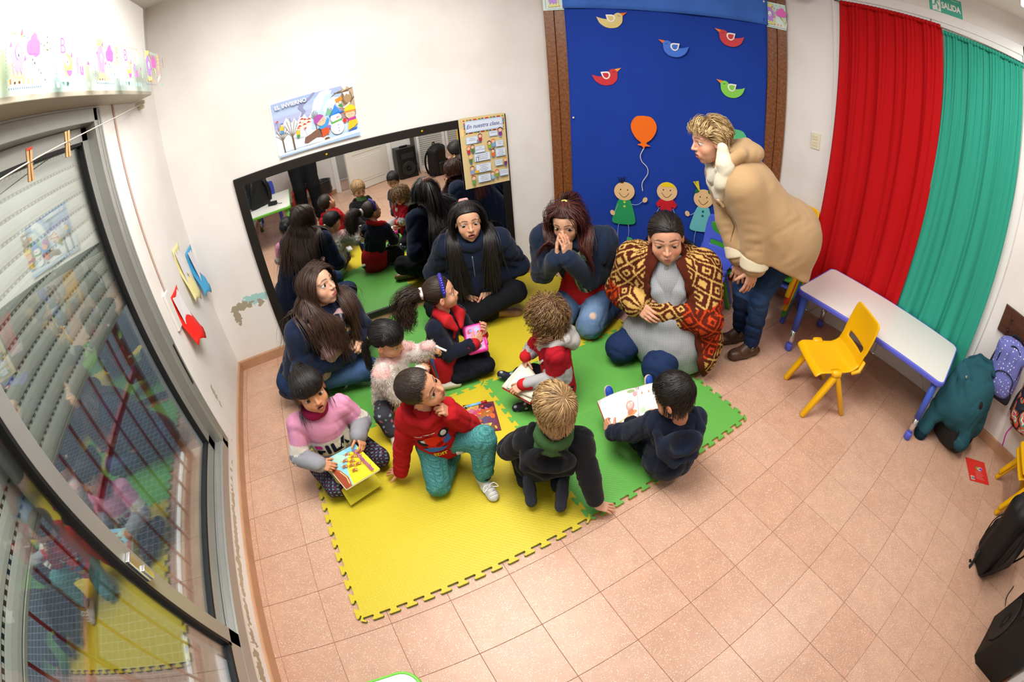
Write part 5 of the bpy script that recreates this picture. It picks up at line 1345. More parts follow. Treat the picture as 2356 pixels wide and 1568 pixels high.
# red leaflet on the floor
e = tag(empty('red_leaflet', (3.47, -3.50, .001)), 'flat red leaflet with small print lying on the floor tiles', 'leaflet'); e.rotation_euler = (0, 0, math.radians(-58.5))
MB().box(-.105, .105, -.095, .095, 0, .002).obj('sheet', mat('red_card', '#d8291f', .45), e)
a = Art(); a.ell(.03, .02, .03, .016, '#c9c3d8', .2).ell(.04, .02, .018, .010, '#6a4aa8').ell(.0, .022, .018, .016, '#5a8a4a').ell(.005, .02, .010, .010, '#e0b040').rect(-.09, -.085, -.05, -.055, '#e8e6e2')
for i in range(6): a.rect(-.03, -.07+.012*i, .06-.01*(i % 3), -.066+.012*i, '#e88078')
for i in range(9): a.rect(-.087+.004*i, -.082, -.085+.004*i, -.06, '#2a2a2a')
a.build('print', PRINT, e, base=.0022)
# black backpack standing at the right edge, PA speaker, bin, camera bag
sb = backpack('black_daypack', (2.90, -3.86, 0), (-.12, -.10, -.75), .33, .50, .22, '#121315', '#0b0b0c', 'plain black backpack standing on the floor beside the loudspeaker')
b = MB(); flat_strap(b, spline([(-.17, .05, .10), (-.21, .02, .03), (-.27, .0, .008), (-.29, .04, .008), (-.25, .06, .015), (-.19, .05, .03)], 8), .02, .004, (0, 0, 1)); b.obj('loose_strap', mat('trim_#0b0b0c'), sb, True)
e = tag(empty('loudspeaker', (2.485, -4.19, 0), rot=(0, 0, -.12)), 'black plastic loudspeaker on the floor against the rear wall', 'loudspeaker')
mbk = mat('black_plastic', '#141414', .5, .35, bump=(300, .1, .0005))
V, F = prism([(-.14, -.13), (.14, -.13), (.165, .11), (.14, .15), (-.14, .15), (-.165, .11)], 0, .50); mk('cabinet', V, F, mbk, e)
V, F = lathe([(.115, 0), (.118, .006), (.105, .010), (.09, .006), (.03, -.002), (.001, .004)], 28); o = mk('woofer', V, F, mat('speaker_cone', '#232323', .6), e, True, loc=(0, .150, .16)); o.rotation_euler = (-PI/2, 0, 0)
MB().box(-.11, .11, .148, .156, .32, .42, r=.01).obj('horn', mat('speaker_cone'), e); MB().box(-.07, .07, .0, .03, .50, .53, r=.01).obj('handle', mbk, e)
b = MB(); b.tube(spline([(.15, 0, .4), (.20, .02, .2), (.22, .05, .01), (.30, .12, .006), (.42, .10, .006)], 8), .004, 6); b.obj('cable', mat('black_cable', '#101010', .5), e, True)
e = tag(empty('waste_bin', (1.09, -4.0, 0)), 'red waste bin lined with a black bag near the rear door', 'bin')
V, F = lathe([(.115, 0), (.15, .24), (.155, .25)], 20); mk('bin', V, F, mat('red_plastic', '#b32626', .4), e, True)
V, F = lathe([(.158, .14), (.165, .20), (.162, .30), (.172, .335), (.165, .345), (.15, .335), (.14, .25)], 26); V = [(x*(1+.05*math.sin(7*math.atan2(y, x)+z*30)), y*(1+.05*math.sin(5*math.atan2(y, x))), z) for x, y, z in V]; mk('bin_bag', V, F, mat('black_bag', '#0e0e0f', .3, .5), e, True)
backpack('camera_bag', (.22, -2.98, .461), (0, 0, 2.6), .31, .43, .19, '#131416', '#0b0b0c', 'black backpack standing on the green-edged table')
e = tag(empty('flash_pack', (.40, -2.80, .461), rz=.5), 'small black battery pack lying on the green-edged table', 'battery pack'); MB().box(-.06, .06, -.025, .025, 0, .05, r=.008).obj('case', mbk, e); MB().tube(spline([(.06, 0, .03), (.10, .02, .012), (.14, 0, .004)], 6), .004, 6).obj('lead', mat('black_cable'), e, True)
# ================================================================ people
def U(v):
    v = np.array(v, float); return v/np.linalg.norm(v)
SKINM = mat('skin', attr=True, rough=.5, spec=.35, bump=(420, .04, .0004))
HAIRM = mat('hair', attr=True, rough=.46, spec=.35)
EYEM = mat('eye', attr=True, rough=.12, spec=.5)
FLEECE = mat('fleece', attr=True, rough=.95, spec=.08, sheen=.12, bump=(520, .25, .0009))
DENIM = mat('denim', attr=True, rough=.85, spec=.12, bump=(1300, .2, .0005), var=.10, vscale=55)
KNIT = mat('knit', attr=True, rough=.95, spec=.08, bump=(330, .45, .0013))
COTTON = mat('cotton', attr=True, rough=.88, spec=.12, bump=(700, .12, .0006))
WOOL = mat('wool_coat', attr=True, rough=.95, spec=.08, sheen=.15, bump=(800, .16, .0006))
LEATHER = mat('leather', attr=True, rough=.38, spec=.45, bump=(140, .12, .0008))
RUBBER = mat('shoe_rubber', attr=True, rough=.6, spec=.3)
def mixc(a, b, t): return a+(b-a)*np.clip(t, 0, 1)[:, None]
def sstep(x, a, b):
    t = np.clip((x-a)/(b-a), 0, 1); return t*t*(3-2*t)

class Head:
    """Frame of a head: X to the person's right, Y where the face points, Z up; unit = chin-to-crown height H."""
    def __init__(s, ctr, fwd, up, H, kid=False):
        s.c = np.array(ctr, float); s.Y = U(fwd); z = np.array(up, float); s.Z = U(z-s.Y*(z@s.Y)); s.X = np.cross(s.Y, s.Z); s.H = H; s.kid = kid
        s.A = np.stack([s.X, s.Y, s.Z])          # rows
    def w(s, p): return s.c+(np.atleast_2d(p)*s.H)@s.A
    def l(s, P): return ((np.atleast_2d(P)-s.c)@s.A.T)/s.H
EYE_Z = {False: .0, True: -.045}
def head_prims(h, face):
    k = h.kid
    ez = EYE_Z[k]
    ch = face.get('cheek', .0)+(.018 if k else 0)
    P = [ell((0, -.045, .125), (.325+(.012 if k else 0), .415, .365), k=.05), ell((0, .09, -.12), (.262+ch*.6, .262, .355), k=.09), ell((0, .12, -.29), (.195+face.get('jaw', 0)+ch*.5, .19, .175), k=.09), ell((0, .235, -.43), (.07, .06, .065), k=.07)]
    for x in (-1, 1):
        P += [ell((x*.155, .195, ez-.15), (.11+ch, .10+ch, .105+ch), k=.08)]
        P += [cap((x*.05, .325, ez+.085), (x*.20, .265, ez+.08), .042, .036, k=.05)]
    P += [dict(ell((x*.150, .425, ez), (.095, .10, .062), k=.05), sub=True) for x in (-1, 1)]
    nl = .425 if not k else .40
    P += [cap((0, .33, ez+.045), (0, nl, ez-.125), .026, .040 if not k else .043, k=.04), ell((0, nl-.004, ez-.13), (.046, .042, .036), k=.02)]
    P += [ell((x*.050, nl-.055, ez-.145), (.032, .045, .030), k=.022) for x in (-1, 1)]
    mz = face.get('mz', -.275); mo = face.get('open', 0.); mw = face.get('mw', .092); pu = face.get('pucker', 0.)
    P += [ell((0, .30, mz), (.125, .075, .095), k=.06)]
    P += chain([(-mw, .322, mz), (-mw*.35, .362+pu, mz+.018+mo*.3), (mw*.35, .362+pu, mz+.018+mo*.3), (mw, .322, mz)], [.012, .024, .024, .012], k=.015)
    P += chain([(-mw*.9, .322, mz-.006-mo*.5), (-mw*.3, .352+pu, mz-.032-mo), (mw*.3, .352+pu, mz-.032-mo), (mw*.9, .322, mz-.006-mo*.5)], [.012, .027, .027, .012], k=.015)
    if mo > .005: P += [ell((0, .37+pu, mz-.004-mo*.4), (mw*.62, .07, .010+mo*.55), k=.012, sub=True)]
    # eyelids around the eyeballs
    op = face.get('lid', .015)
    for x in (-1, 1):
        c0 = np.array((x*.148, .262, ez-.004)); r0 = .0835
        nu = U((0, -.30, 1.)); nd = U((0, -.25, -1.))
        P.append(dict(fn=(lambda Q, c0=c0: np.maximum(np.linalg.norm(Q-c0, axis=1)-r0, op-(Q-c0)@nu)), lo=c0-r0, hi=c0+r0, k=.014, sub=False))
        P.append(dict(fn=(lambda Q, c0=c0: np.maximum(np.linalg.norm(Q-c0, axis=1)-r0+.001, .030-(Q-c0)@nd)), lo=c0-r0, hi=c0+r0, k=.014, sub=False))
    for x in (-1, 1):
        P += [ell((x*.335, -.025, ez-.04), (.030, .072, .112), axes=[U((1, .35*x, 0)), U((-.35*x, 1, -.2)), U((0, .2, 1))], k=.02), ell((x*.362, .0, ez-.03), (.022, .036, .062), k=.012, sub=True)]
    return P
def head_colors(h, face, skin, brow):
    k = h.kid; ez = EYE_Z[k]
    sk, br = np.array(c(skin)), np.array(c(brow))
    lip = np.array(c(face.get('lip', '#b9615a'))); mz = face.get('mz', -.275); mo = face.get('open', 0.); mw = face.get('mw', .092)
    def fn(Q):
        x, y, z = Q.T; ax = np.abs(x)
        C = np.tile(sk, (len(Q), 1))
        front = sstep(y, .1, .22)
        red = sk*np.array([1.06, .78, .74])
        b = np.exp(-(((ax-.165)/.075)**2+((z-ez+.16)/.075)**2))*front
        C = mixc(C, red, b*face.get('blush', .55))
        C = mixc(C, red, .5*np.exp(-((x/.05)**2+((z-ez+.13)/.04)**2))*sstep(y, .34, .4))
        C = mixc(C, sk*np.array([.80, .72, .72]), .55*np.exp(-(((ax-.15)/.075)**2+((z-ez+.004)/.05)**2))*front)
        C = mixc(C, red*.95, sstep(ax, .31, .345)*sstep(z, -.2, -.1)*(z < .12)*.5)
        # lips
        lz = mz-.010-mo*.4
        e = (x/(mw*1.08))**2+((z-lz)/(.050+mo*.9))**2
        C = mixc(C, lip, (1-sstep(e, .65, 1.1))*sstep(y, .30, .335))
        gap = np.abs(z-(mz-.006-mo*.35+.0*x))
        C = mixc(C, np.array(c('#40191a')), (1-sstep(gap, .004+mo*.45, .011+mo*.6))*(ax < mw*.92)*sstep(y, .27, .31)*(.85 if mo > .004 else .6))
        # nostrils
        C = mixc(C, sk*.25, np.exp(-(((ax-.026)/.014)**2+((z-ez+.168)/.012)**2+((y-.385)/.035)**2))*.9)
        # eyebrows
        bz = ez+.098+face.get('brow_up', 0.)+.022*np.cos((ax-.14)*11)-.35*np.maximum(ax-.17, 0)
        wd = .017*sstep(ax, .03, .07)*(1-.75*sstep(ax, .14, .26))
        C = mixc(C, br, (1-sstep(np.abs(z-bz), wd*.6, wd*1.25+.003))*(ax > .045)*(ax < .262)*sstep(y, .16, .2)*face.get('brow', .85))
        # lashes along the lid edge
        for sx in (-1, 1):
            q = Q-np.array((sx*.148, .262, ez-.004)); d = np.linalg.norm(q, axis=1)
            t = q@U((0, -.30, 1.))-face.get('lid', .015)
            C = mixc(C, np.array(c('#1d1411')), (1-sstep(np.abs(t-.002), .004, .013))*(d < .096)*(q[:, 1] > .0)*.85)
            t2 = q@U((0, -.25, -1.))-.030
            C = mixc(C, sk*np.array([.62, .48, .46]), (1-sstep(np.abs(t2), .003, .010))*(d < .092)*(q[:, 1] > .02)*.55)
        return C
    return fn
def uvsphere(cn, r, n=14, m=10):
    V, F = [], []
    for j in range(m+1):
        t = PI*j/m
        for i in range(n):
            p = 2*PI*i/n; V.append((cn[0]+r*math.sin(t)*math.cos(p), cn[1]+r*math.sin(t)*math.sin(p), cn[2]+r*math.cos(t)))
    for j in range(m):
        for i in range(n): F.append((j*n+i, (j+1)*n+i, (j+1)*n+(i+1) % n, j*n+(i+1) % n))
    return np.array(V), np.array(F)
# ---------------------------------------------------------------- hands
RELAX = dict(curl=[(.25, .35, .25)]*4, spread=.04, thumb=(.35, .25, .2))
FIST = dict(curl=[(1.0, 1.25, .8)]*4, spread=.0, thumb=(.9, .5, .4))
HOLD = dict(curl=[(.55, .75, .5), (.6, .8, .5), (.65, .85, .5), (.7, .85, .5)], spread=.02, thumb=(.55, .3, .2))
FLAT = dict(curl=[(.08, .10, .08)]*4, spread=.10, thumb=(.15, .15, .1))
POINT = dict(curl=[(.25, .35, .25), (1.0, 1.2, .7), (1.1, 1.25, .8), (1.1, 1.25, .8)], spread=.0, thumb=(.7, .5, .3))
def hand_mesh(wrist, fdir, back, right, L, pose, arm=None):
    """A hand: palm, four jointed fingers and a thumb on its side. fdir = where fingers point, back = out of the back of the hand."""
    Y = U(fdir); Z = np.array(back, float); Z = U(Z-Y*(Z@Y)); X = np.cross(Y, Z)          # right hand, back towards you: thumb is on its left (-X)
    th = -1 if right else 1
    ad = np.array((0, -1., 0)) if arm is None else -np.array((np.dot(arm, X), np.dot(arm, Y), np.dot(arm, Z)))
    pr = [cap(ad*.30, (0, .06, 0), .115, .14, k=.05)]
    fx = [.165, .055, -.055, -.155]; ky = [.50, .525, .50, .445]; fl = [.43, .475, .445, .35]; fr = [.052, .054, .051, .045]
    pr += [cap((th*fx[i]*.62, .03, -.005), (th*fx[i], ky[i], 0), .095, .068, k=.05, flat=((0, 0, 1), .85)) for i in range(4)]
    pr += [ell((th*.12, .20, -.05), (.10, .17, .075), k=.05), ell((-th*.11, .20, -.045), (.075, .16, .065), k=.05)]
    for i in range(4):
        a = th*fx[i]/.165*pose['spread']*1.5
        p = np.array((th*fx[i], ky[i], 0.)); ang = 0.
        for q, frac in enumerate((.46, .30, .24)):
            ang += pose['curl'][i][q]
            d = np.array((math.sin(a)*math.cos(ang), math.cos(a)*math.cos(ang), -math.sin(ang)))
            n_ = p+d*fl[i]*frac
            r0, r1 = fr[i]*(1-.07*q), fr[i]*(1-.07*(q+1))
            pr.append(cap(p, n_, r0, r1, k=.012 if q else .03)); p = n_
    t = pose['thumb']
    p = np.array((th*.13, .13, -.03)); az = .95-t[0]*.45
    for q, (ln, r0, r1) in enumerate(((.23, .082, .064), (.18, .062, .055), (.14, .054, .042))):
        el = -t[0]*.9-(t[1]*.6 if q > 0 else 0)-(t[2]*.6 if q > 1 else 0)
        az2 = az-(t[1]*.8 if q > 0 else 0)-(t[2]*.8 if q > 1 else 0)
        d = U((th*math.sin(az2)*math.cos(el), math.cos(az2)*math.cos(el), math.sin(el)))
        n_ = p+d*ln; pr.append(cap(p, n_, r0, r1, k=.03 if q == 0 else .012)); p = n_
    V, F = surf(pr, .0195)
    A = np.stack([X, Y, Z])
    return np.array(wrist)+(V*L)@A, F
def hand_colors(V, skin, wrist, fdir, L):
    sk = np.array(c(skin)); t = ((V-np.array(wrist))@U(fdir))/L
    return mixc(np.tile(sk, (len(V), 1)), sk*np.array([1.05, .80, .76]), .55*sstep(t, .45, .9))
# ---------------------------------------------------------------- clothes
def body_axes(J):
    s = U(J['neck']-J['pel']); r = U(J['shR']-J['shL']); f = U(np.cross(s, r)); r = np.cross(f, s)
    return s, r, f
KS = 1.
def torso_prims(J, g, hip, waist, chest, dep, sho, belly=0.):
    s, r, f = body_axes(J); L = np.linalg.norm(J['neck']-J['pel'])
    p = J['pel']; wa = p+s*L*.36; ch = p+s*L*.70
    P = [cap(p, wa, hip+g, waist+g, k=.03*KS, flat=(f, dep)), cap(wa, ch, waist+g, chest+g, k=.04*KS, flat=(f, dep)), cap(ch, J['neck']-s*.03, chest*.88+g, sho*.95+g, k=.04*KS, flat=(f, dep))]
    for q in 'LR': P.append(cap(J['sh'+q], J['neck']-s*.015, sho+g, sho*.85+g, k=.05*KS))
    if belly: P.append(ell(wa+f*dep*waist*.55, (waist*.8, waist*.7+belly, L*.28), axes=[r, f, s], k=.06))
    return P
def limb(a, b, m, r0, r1, r2, k=.03): return [cap(a, b, r0, r1, k=k*KS), cap(b, m, r1, r2, k=k*.8*KS)]
def sleeve_prims(J, g, ua, fa, wr, sides='LR', stop=.0):
    P = []
    for q in sides:
        w = J['wr'+q]; e = J['el'+q]
        w2 = w-U(w-e)*stop
        P += limb(J['sh'+q], e, w2, ua+g, fa+g, wr+g)
    return P
def leg_prims(J, g, hipw, th, kn, an, stop=.02):
    s, r, f = body_axes(J); P = []
    for q, sg in (('L', -1), ('R', 1)):
        hp = J['pel']+r*sg*hipw
        a = J['an'+q]; k_ = J['kn'+q]
        P += [cap(J['pel'], hp, th*1.12+g, th*1.05+g, k=.04*KS)]+limb(hp, k_, a-U(a-k_)*stop, th+g, kn+g, an+g, k=.03)
    return P
def joint_rings(J, kid, legs=True):
    sc = .62 if kid else 1.
    R = []
    for q in 'LR':
        R.append((J['el'+q], J['wr'+q]-J['sh'+q], .0048*sc, .040*sc, .11*sc)); R.append((J['wr'+q], J['wr'+q]-J['el'+q], .004*sc, .026*sc, .07*sc))
        R.append((J['sh'+q]*.75+J['neck']*.25, J['el'+q]-J['sh'+q], .003*sc, .045*sc, .10*sc))
        if legs: R.append((J['kn'+q], J['an'+q]-J['pel'], .004*sc, .042*sc, .10*sc)); R.append((J['an'+q], J['an'+q]-J['kn'+q], .004*sc, .03*sc, .07*sc))
    return rings(R)
def shoe(parent, base, ank, toe_dir, up, L, upper, sole, m=None, sole_h=.12, boot=0., spots=None):
    """One shoe: sole, upper and an ankle opening; toe_dir = where it points, up = away from the sole."""
    Y = U(toe_dir); Z = np.array(up, float); Z = U(Z-Y*(Z@Y)); X = np.cross(Y, Z)
    pr = [cap((0, -.20, -.24), (0, .14, -.24), .155, .16, k=.03, flat=((0, 0, 1), .62)), cap((0, .14, -.24), (.01, .46, -.25), .16, .145, k=.05, flat=((0, 0, 1), .62)),
          ell((0, .40, -.20), (.145, .21, .115), k=.05), cap((0, -.08, -.02), (0, .20, -.16), .125, .12, k=.06), cap((0, -.10, -.20), (0, -.08, .02+boot), .135, .118, k=.05), half((0, 0, -.335), (0, 0, -1))]
    V, F = surf(pr, .022)
    up_c, so_c = np.array(c(upper)), np.array(c(sole))
    C = np.where((V[:, 2] < -.335+sole_h)[:, None], so_c, up_c)
    if spots: C[(np.sin(V[:, 0]*21+1)*np.sin(V[:, 1]*17)*np.sin(V[:, 2]*19+V[:, 1]*6) > .42)] = c(spots)
    A = np.stack([X, Y, Z])
    return mk('shoe', np.array(ank)+(V*L)@A-base, F, m or RUBBER, parent, True, cols=C)
# ---------------------------------------------------------------- hair
def hairline(y, drop=0.): return np.interp(y, [-.5, -.22, -.13, .02, .13, .23, .30, .42], [-.34, -.31, -.10, -.03, .10, .25, .305, .32])-drop
SCALP_C, SCALP_R = np.array((0, -.045, .125)), np.array((.33, .42, .37))
def scalp(d, t=0.): return SCALP_C+d*(SCALP_R+t)
def onto_scalp(p, t):
    q = (p-SCALP_C)/(SCALP_R+np.atleast_1d(t)[..., None] if np.ndim(t) else SCALP_R+t)
    return SCALP_C+q/np.linalg.norm(q, axis=-1, keepdims=True)*(SCALP_R+(np.atleast_1d(t)[..., None] if np.ndim(t) else t))
def roots(n, rng, drop=0., cond=None):
    d = rng.normal(size=(n*6, 3)); d /= np.linalg.norm(d, axis=1)[:, None]
    p = scalp(d)
    ok = p[:, 2] > hairline(p[:, 1], drop)+.015
    if cond is not None: ok &= cond(p)
    return p[ok][:n]
def ribbon_mesh(P, N, w):
    """P, N: (strands, points, 3); w: (strands, points). A ridged ribbon for each strand, all in one mesh."""
    T = np.gradient(P, axis=1); T /= np.linalg.norm(T, axis=2, keepdims=True)+1e-9
    S = np.cross(T, N); S /= np.linalg.norm(S, axis=2, keepdims=True)+1e-9
    N = np.cross(S, T)
    a, b, d = P-S*w[..., None], P+N*w[..., None]*.45, P+S*w[..., None]
    V = np.stack([a, b, d], 2).reshape(-1, 3)
    n, m = P.shape[:2]
    i = np.arange(n)[:, None]*m*3; j = np.arange(m-1)[None]*3
    b0 = (i+j).ravel()
    F = np.concatenate([np.stack([b0, b0+1, b0+4, b0+3], 1), np.stack([b0+1, b0+2, b0+5, b0+4], 1)])
    return V, F
def hair_colors(n, m, col, rng, tip=1., var=.28, streak=None):
    k = (1-var+2*var*rng.random((n, 1)))*np.linspace(1, tip, m)[None]
    C = np.array(c(col))[None, None]*k[..., None]
    if streak is not None:
        s = rng.random(n) < streak[1]; C[s] = np.array(c(streak[0]))[None, None]*k[s][..., None]
    return np.repeat(C.reshape(-1, 3), 3, 0)
class Hair:
    def __init__(s, h, rng, colr, body=None, tip=1., var=.28, streak=None):
        s.h, s.rng, s.col, s.tip, s.var, s.streak, s.V, s.F, s.C, s.n = h, rng, colr, tip, var, streak, [], [], [], 0
        s.body = body or []
    def raw(s, V, F, C): s.V.append(V); s.F.append(np.asarray(F)+s.n); s.C.append(C); s.n += len(V)
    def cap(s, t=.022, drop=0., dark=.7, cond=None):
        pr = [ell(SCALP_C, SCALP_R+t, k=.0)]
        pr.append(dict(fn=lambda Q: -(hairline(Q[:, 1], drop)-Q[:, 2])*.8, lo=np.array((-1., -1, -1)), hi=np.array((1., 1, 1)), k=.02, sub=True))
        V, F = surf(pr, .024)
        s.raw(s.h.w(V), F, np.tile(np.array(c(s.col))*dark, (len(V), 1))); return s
    def local(s, P, t0, w):
        """Strands given in head units, normals taken from the scalp's middle."""
        N = P-SCALP_C; N /= np.linalg.norm(N, axis=2, keepdims=True)
        n, m = P.shape[:2]
        Pw = s.h.w(P.reshape(-1, 3)).reshape(n, m, 3); Nw = (N.reshape(-1, 3)@s.h.A).reshape(n, m, 3)
        s.world(Pw, Nw, w)
    def world(s, P, N, w):
        n, m = P.shape[:2]
        tp = np.concatenate([np.linspace(.7, 1, max(m//4, 1)), np.ones(m-max(m//4, 1)-max(m//4, 2)), np.linspace(1, .25, max(m//4, 2))])
        W_ = w*(.7+.6*s.rng.random((n, 1)))*tp[None]
        V, F = ribbon_mesh(P, N, W_)
        s.raw(V, F, hair_colors(n, m, s.col, s.rng, s.tip, s.var, s.streak))
    def comb(s, R, target, steps=14, t0=.03, t1=.03, bulge=.03, end=1., w=.0022, jit=.01, via=None):
        """Strands lying on the head from roots R towards target (head units)."""
        n = len(R); t = np.linspace(0, end, steps)[None, :, None]
        T = np.broadcast_to(np.asarray(target, float), R.shape) if np.ndim(target) == 1 else target
        T = T+s.rng.normal(size=R.shape)*jit
        P = R[:, None]*(1-t)+T[:, None]*t
        if via is not None: P = P+4*t*(1-t)*np.asarray(via)*.5
        lift = t0*s.rng.random((n, 1))+bulge*np.sin(PI*t[..., 0])*(.5+s.rng.random((n, 1)))+.006
        lift = lift*(1-t[..., 0])+t[..., 0]*(t1*s.rng.random((n, 1))+.004)
        q = (P-SCALP_C)/SCALP_R; nq = np.linalg.norm(q, axis=2, keepdims=True)
        P = SCALP_C+q/nq*np.clip(nq, 1, 1.035)*(SCALP_R+lift[..., None])
        s.local(P, t0, w); return s
    def fall(s, R, flow, length, steps=26, gravity=.55, off=(.004, .02), w=.0024, curl=0., cfreq=60., inward=.25, face=True, cling=.35, stiff=.0, spread=.07):
        """Strands that start on the head, follow flow(p_local) and hang outside the body."""
        h, rng = s.h, s.rng; n = len(R)
        P = h.w(onto_scalp(R, .01)); ds = (length*(.8+.4*rng.random(n)))/steps
        offs = off[0]+(off[1]-off[0])*rng.random(n)
        hp = [ell(SCALP_C, SCALP_R, k=.02), ell((0, .06, -.14), (.265, .27, .36), k=.06)]
        def sd(Q):
            d = sdf_eval(hp, h.l(Q))*h.H
            if s.body: d = smin(d, sdf_eval(s.body, Q), .02)
            return d
        def grad(Q, e=.003):
            g = np.stack([sd(Q+np.array(v)*e)-sd(Q-np.array(v)*e) for v in ((1, 0, 0), (0, 1, 0), (0, 0, 1))], 1)
            return g/(np.linalg.norm(g, axis=1, keepdims=True)+1e-9)
        path, nor = [P.copy()], [grad(P)]
        prev = None
        jt = rng.normal(size=(n, 3))*spread; jt[:, 2] *= .3
        for i in range(steps):
            l = h.l(P)
            fl = flow(l)@h.A
            on = sstep(l[:, 2], -.30, .12)[:, None]
            g = np.array((0, 0, -1.))*np.ones((n, 1))
            D = fl*(on*(1-gravity)+.0)+g*(gravity*on+(1-on))
            D = D+jt*(.35+.65*(1-on))
            if inward:
                tn = s.h.w((0, -.12, -.9))[0]-P; tn[:, 2] = 0; D = D+tn/h.H*inward*(1-on)
            if stiff and prev is not None: D = D*(1-stiff)+prev*stiff
            D /= np.linalg.norm(D, axis=1, keepdims=True)+1e-9
            Gd = grad(P); d = sd(P)
            # slide along the surface
            into = np.minimum((D*Gd).sum(1), 0)*(d < offs+.012)
            D = D-Gd*into[:, None]; D /= np.linalg.norm(D, axis=1, keepdims=True)+1e-9
            P = P+D*ds[:, None]; prev = D
            d = sd(P); Gd = grad(P)
            grow = offs*min(1., .35+i/6)
            push = np.where(d < grow, grow-d, np.where((d > grow) & (h.l(P)[:, 2] > -.15), -(d-grow)*cling, 0))
            P = P+Gd*push[:, None]
            if face:
                l = h.l(P); bad = (l[:, 1] > .10) & (np.abs(l[:, 0]) < .285) & (l[:, 2] < hairline(l[:, 1])) & (l[:, 2] > -.6) & (l[:, 1] < .6)
                l[bad, 0] += np.where(l[bad, 0] >= 0, 1, -1)*(.285-np.abs(l[bad, 0]))*.5; l[bad, 1] -= .03
                P[bad] = h.w(l[bad])
            path.append(P.copy()); nor.append(Gd)
        P, N = np.stack(path, 1), np.stack(nor, 1)
        if not curl: curl, cfreq = .0035*min(1, length/.3), 16.
        if curl:
            T = np.gradient(P, axis=1); T /= np.linalg.norm(T, axis=2, keepdims=True)+1e-9
            S_ = np.cross(T, N); sl = np.cumsum(np.broadcast_to(ds[:, None], P.shape[:2]), 1); ph = rng.random((n, 1))*6.28
            am = curl*np.minimum(1, np.arange(P.shape[1])/5)[None]
            P = P+S_*(am*np.sin(sl*cfreq+ph))[..., None]+N*(am*(1+np.cos(sl*cfreq+ph)))[..., None]*.7
        s.world(P, N, w); return s
    def tail(s, start, dirs, length, n=150, r0=.012, r1=.03, steps=22, w=.0022, curl=0., cfreq=60.):
        """A tied tail: start in head units, dirs = list of world directions it bends through."""
        rng = s.rng; p0 = s.h.w(np.array(start))[0]
        key = [p0]
        for d in dirs: key.append(key[-1]+U(d)*length/len(dirs))
        C_ = np.array(spline(key, max(2, steps//len(dirs))))
        m = len(C_); T = U_rows(np.gradient(C_, axis=0)); A = U_rows(np.cross(T, np.array((.3, .8, .52)))); B = np.cross(T, A)
        an, rd = rng.random(n)*6.28, np.sqrt(rng.random(n))
        t = np.linspace(0, 1, m); rr = (r0+(r1-r0)*np.sin(PI*np.minimum(t*.75+.05, 1)))
        ln = .8+.25*rng.random(n)
        O = A[None]*np.cos(an)[:, None, None]+B[None]*np.sin(an)[:, None, None]
        P = C_[None]+O*(rd[:, None]*rr[None])[..., None]
        P = P[:, :1]+(P-P[:, :1])*ln[:, None, None]
        if curl:
            ph = rng.random((n, 1))*6.28; sl = t[None]*length; am = curl*np.minimum(1, t*4)[None]
            P = P+A[None]*(am*np.sin(sl*cfreq+ph))[..., None]+B[None]*(am*np.cos(sl*cfreq+ph))[..., None]
        s.world(P, np.broadcast_to(O, P.shape).copy(), w); return s
    def build(s, parent, base, name='hair'):
        V = np.concatenate(s.V); F = np.concatenate(s.F); C = np.concatenate(s.C)
        return mk(name, V-base, F, HAIRM, parent, True, cols=C)
def U_rows(a): return a/(np.linalg.norm(a, axis=1, keepdims=True)+1e-9)

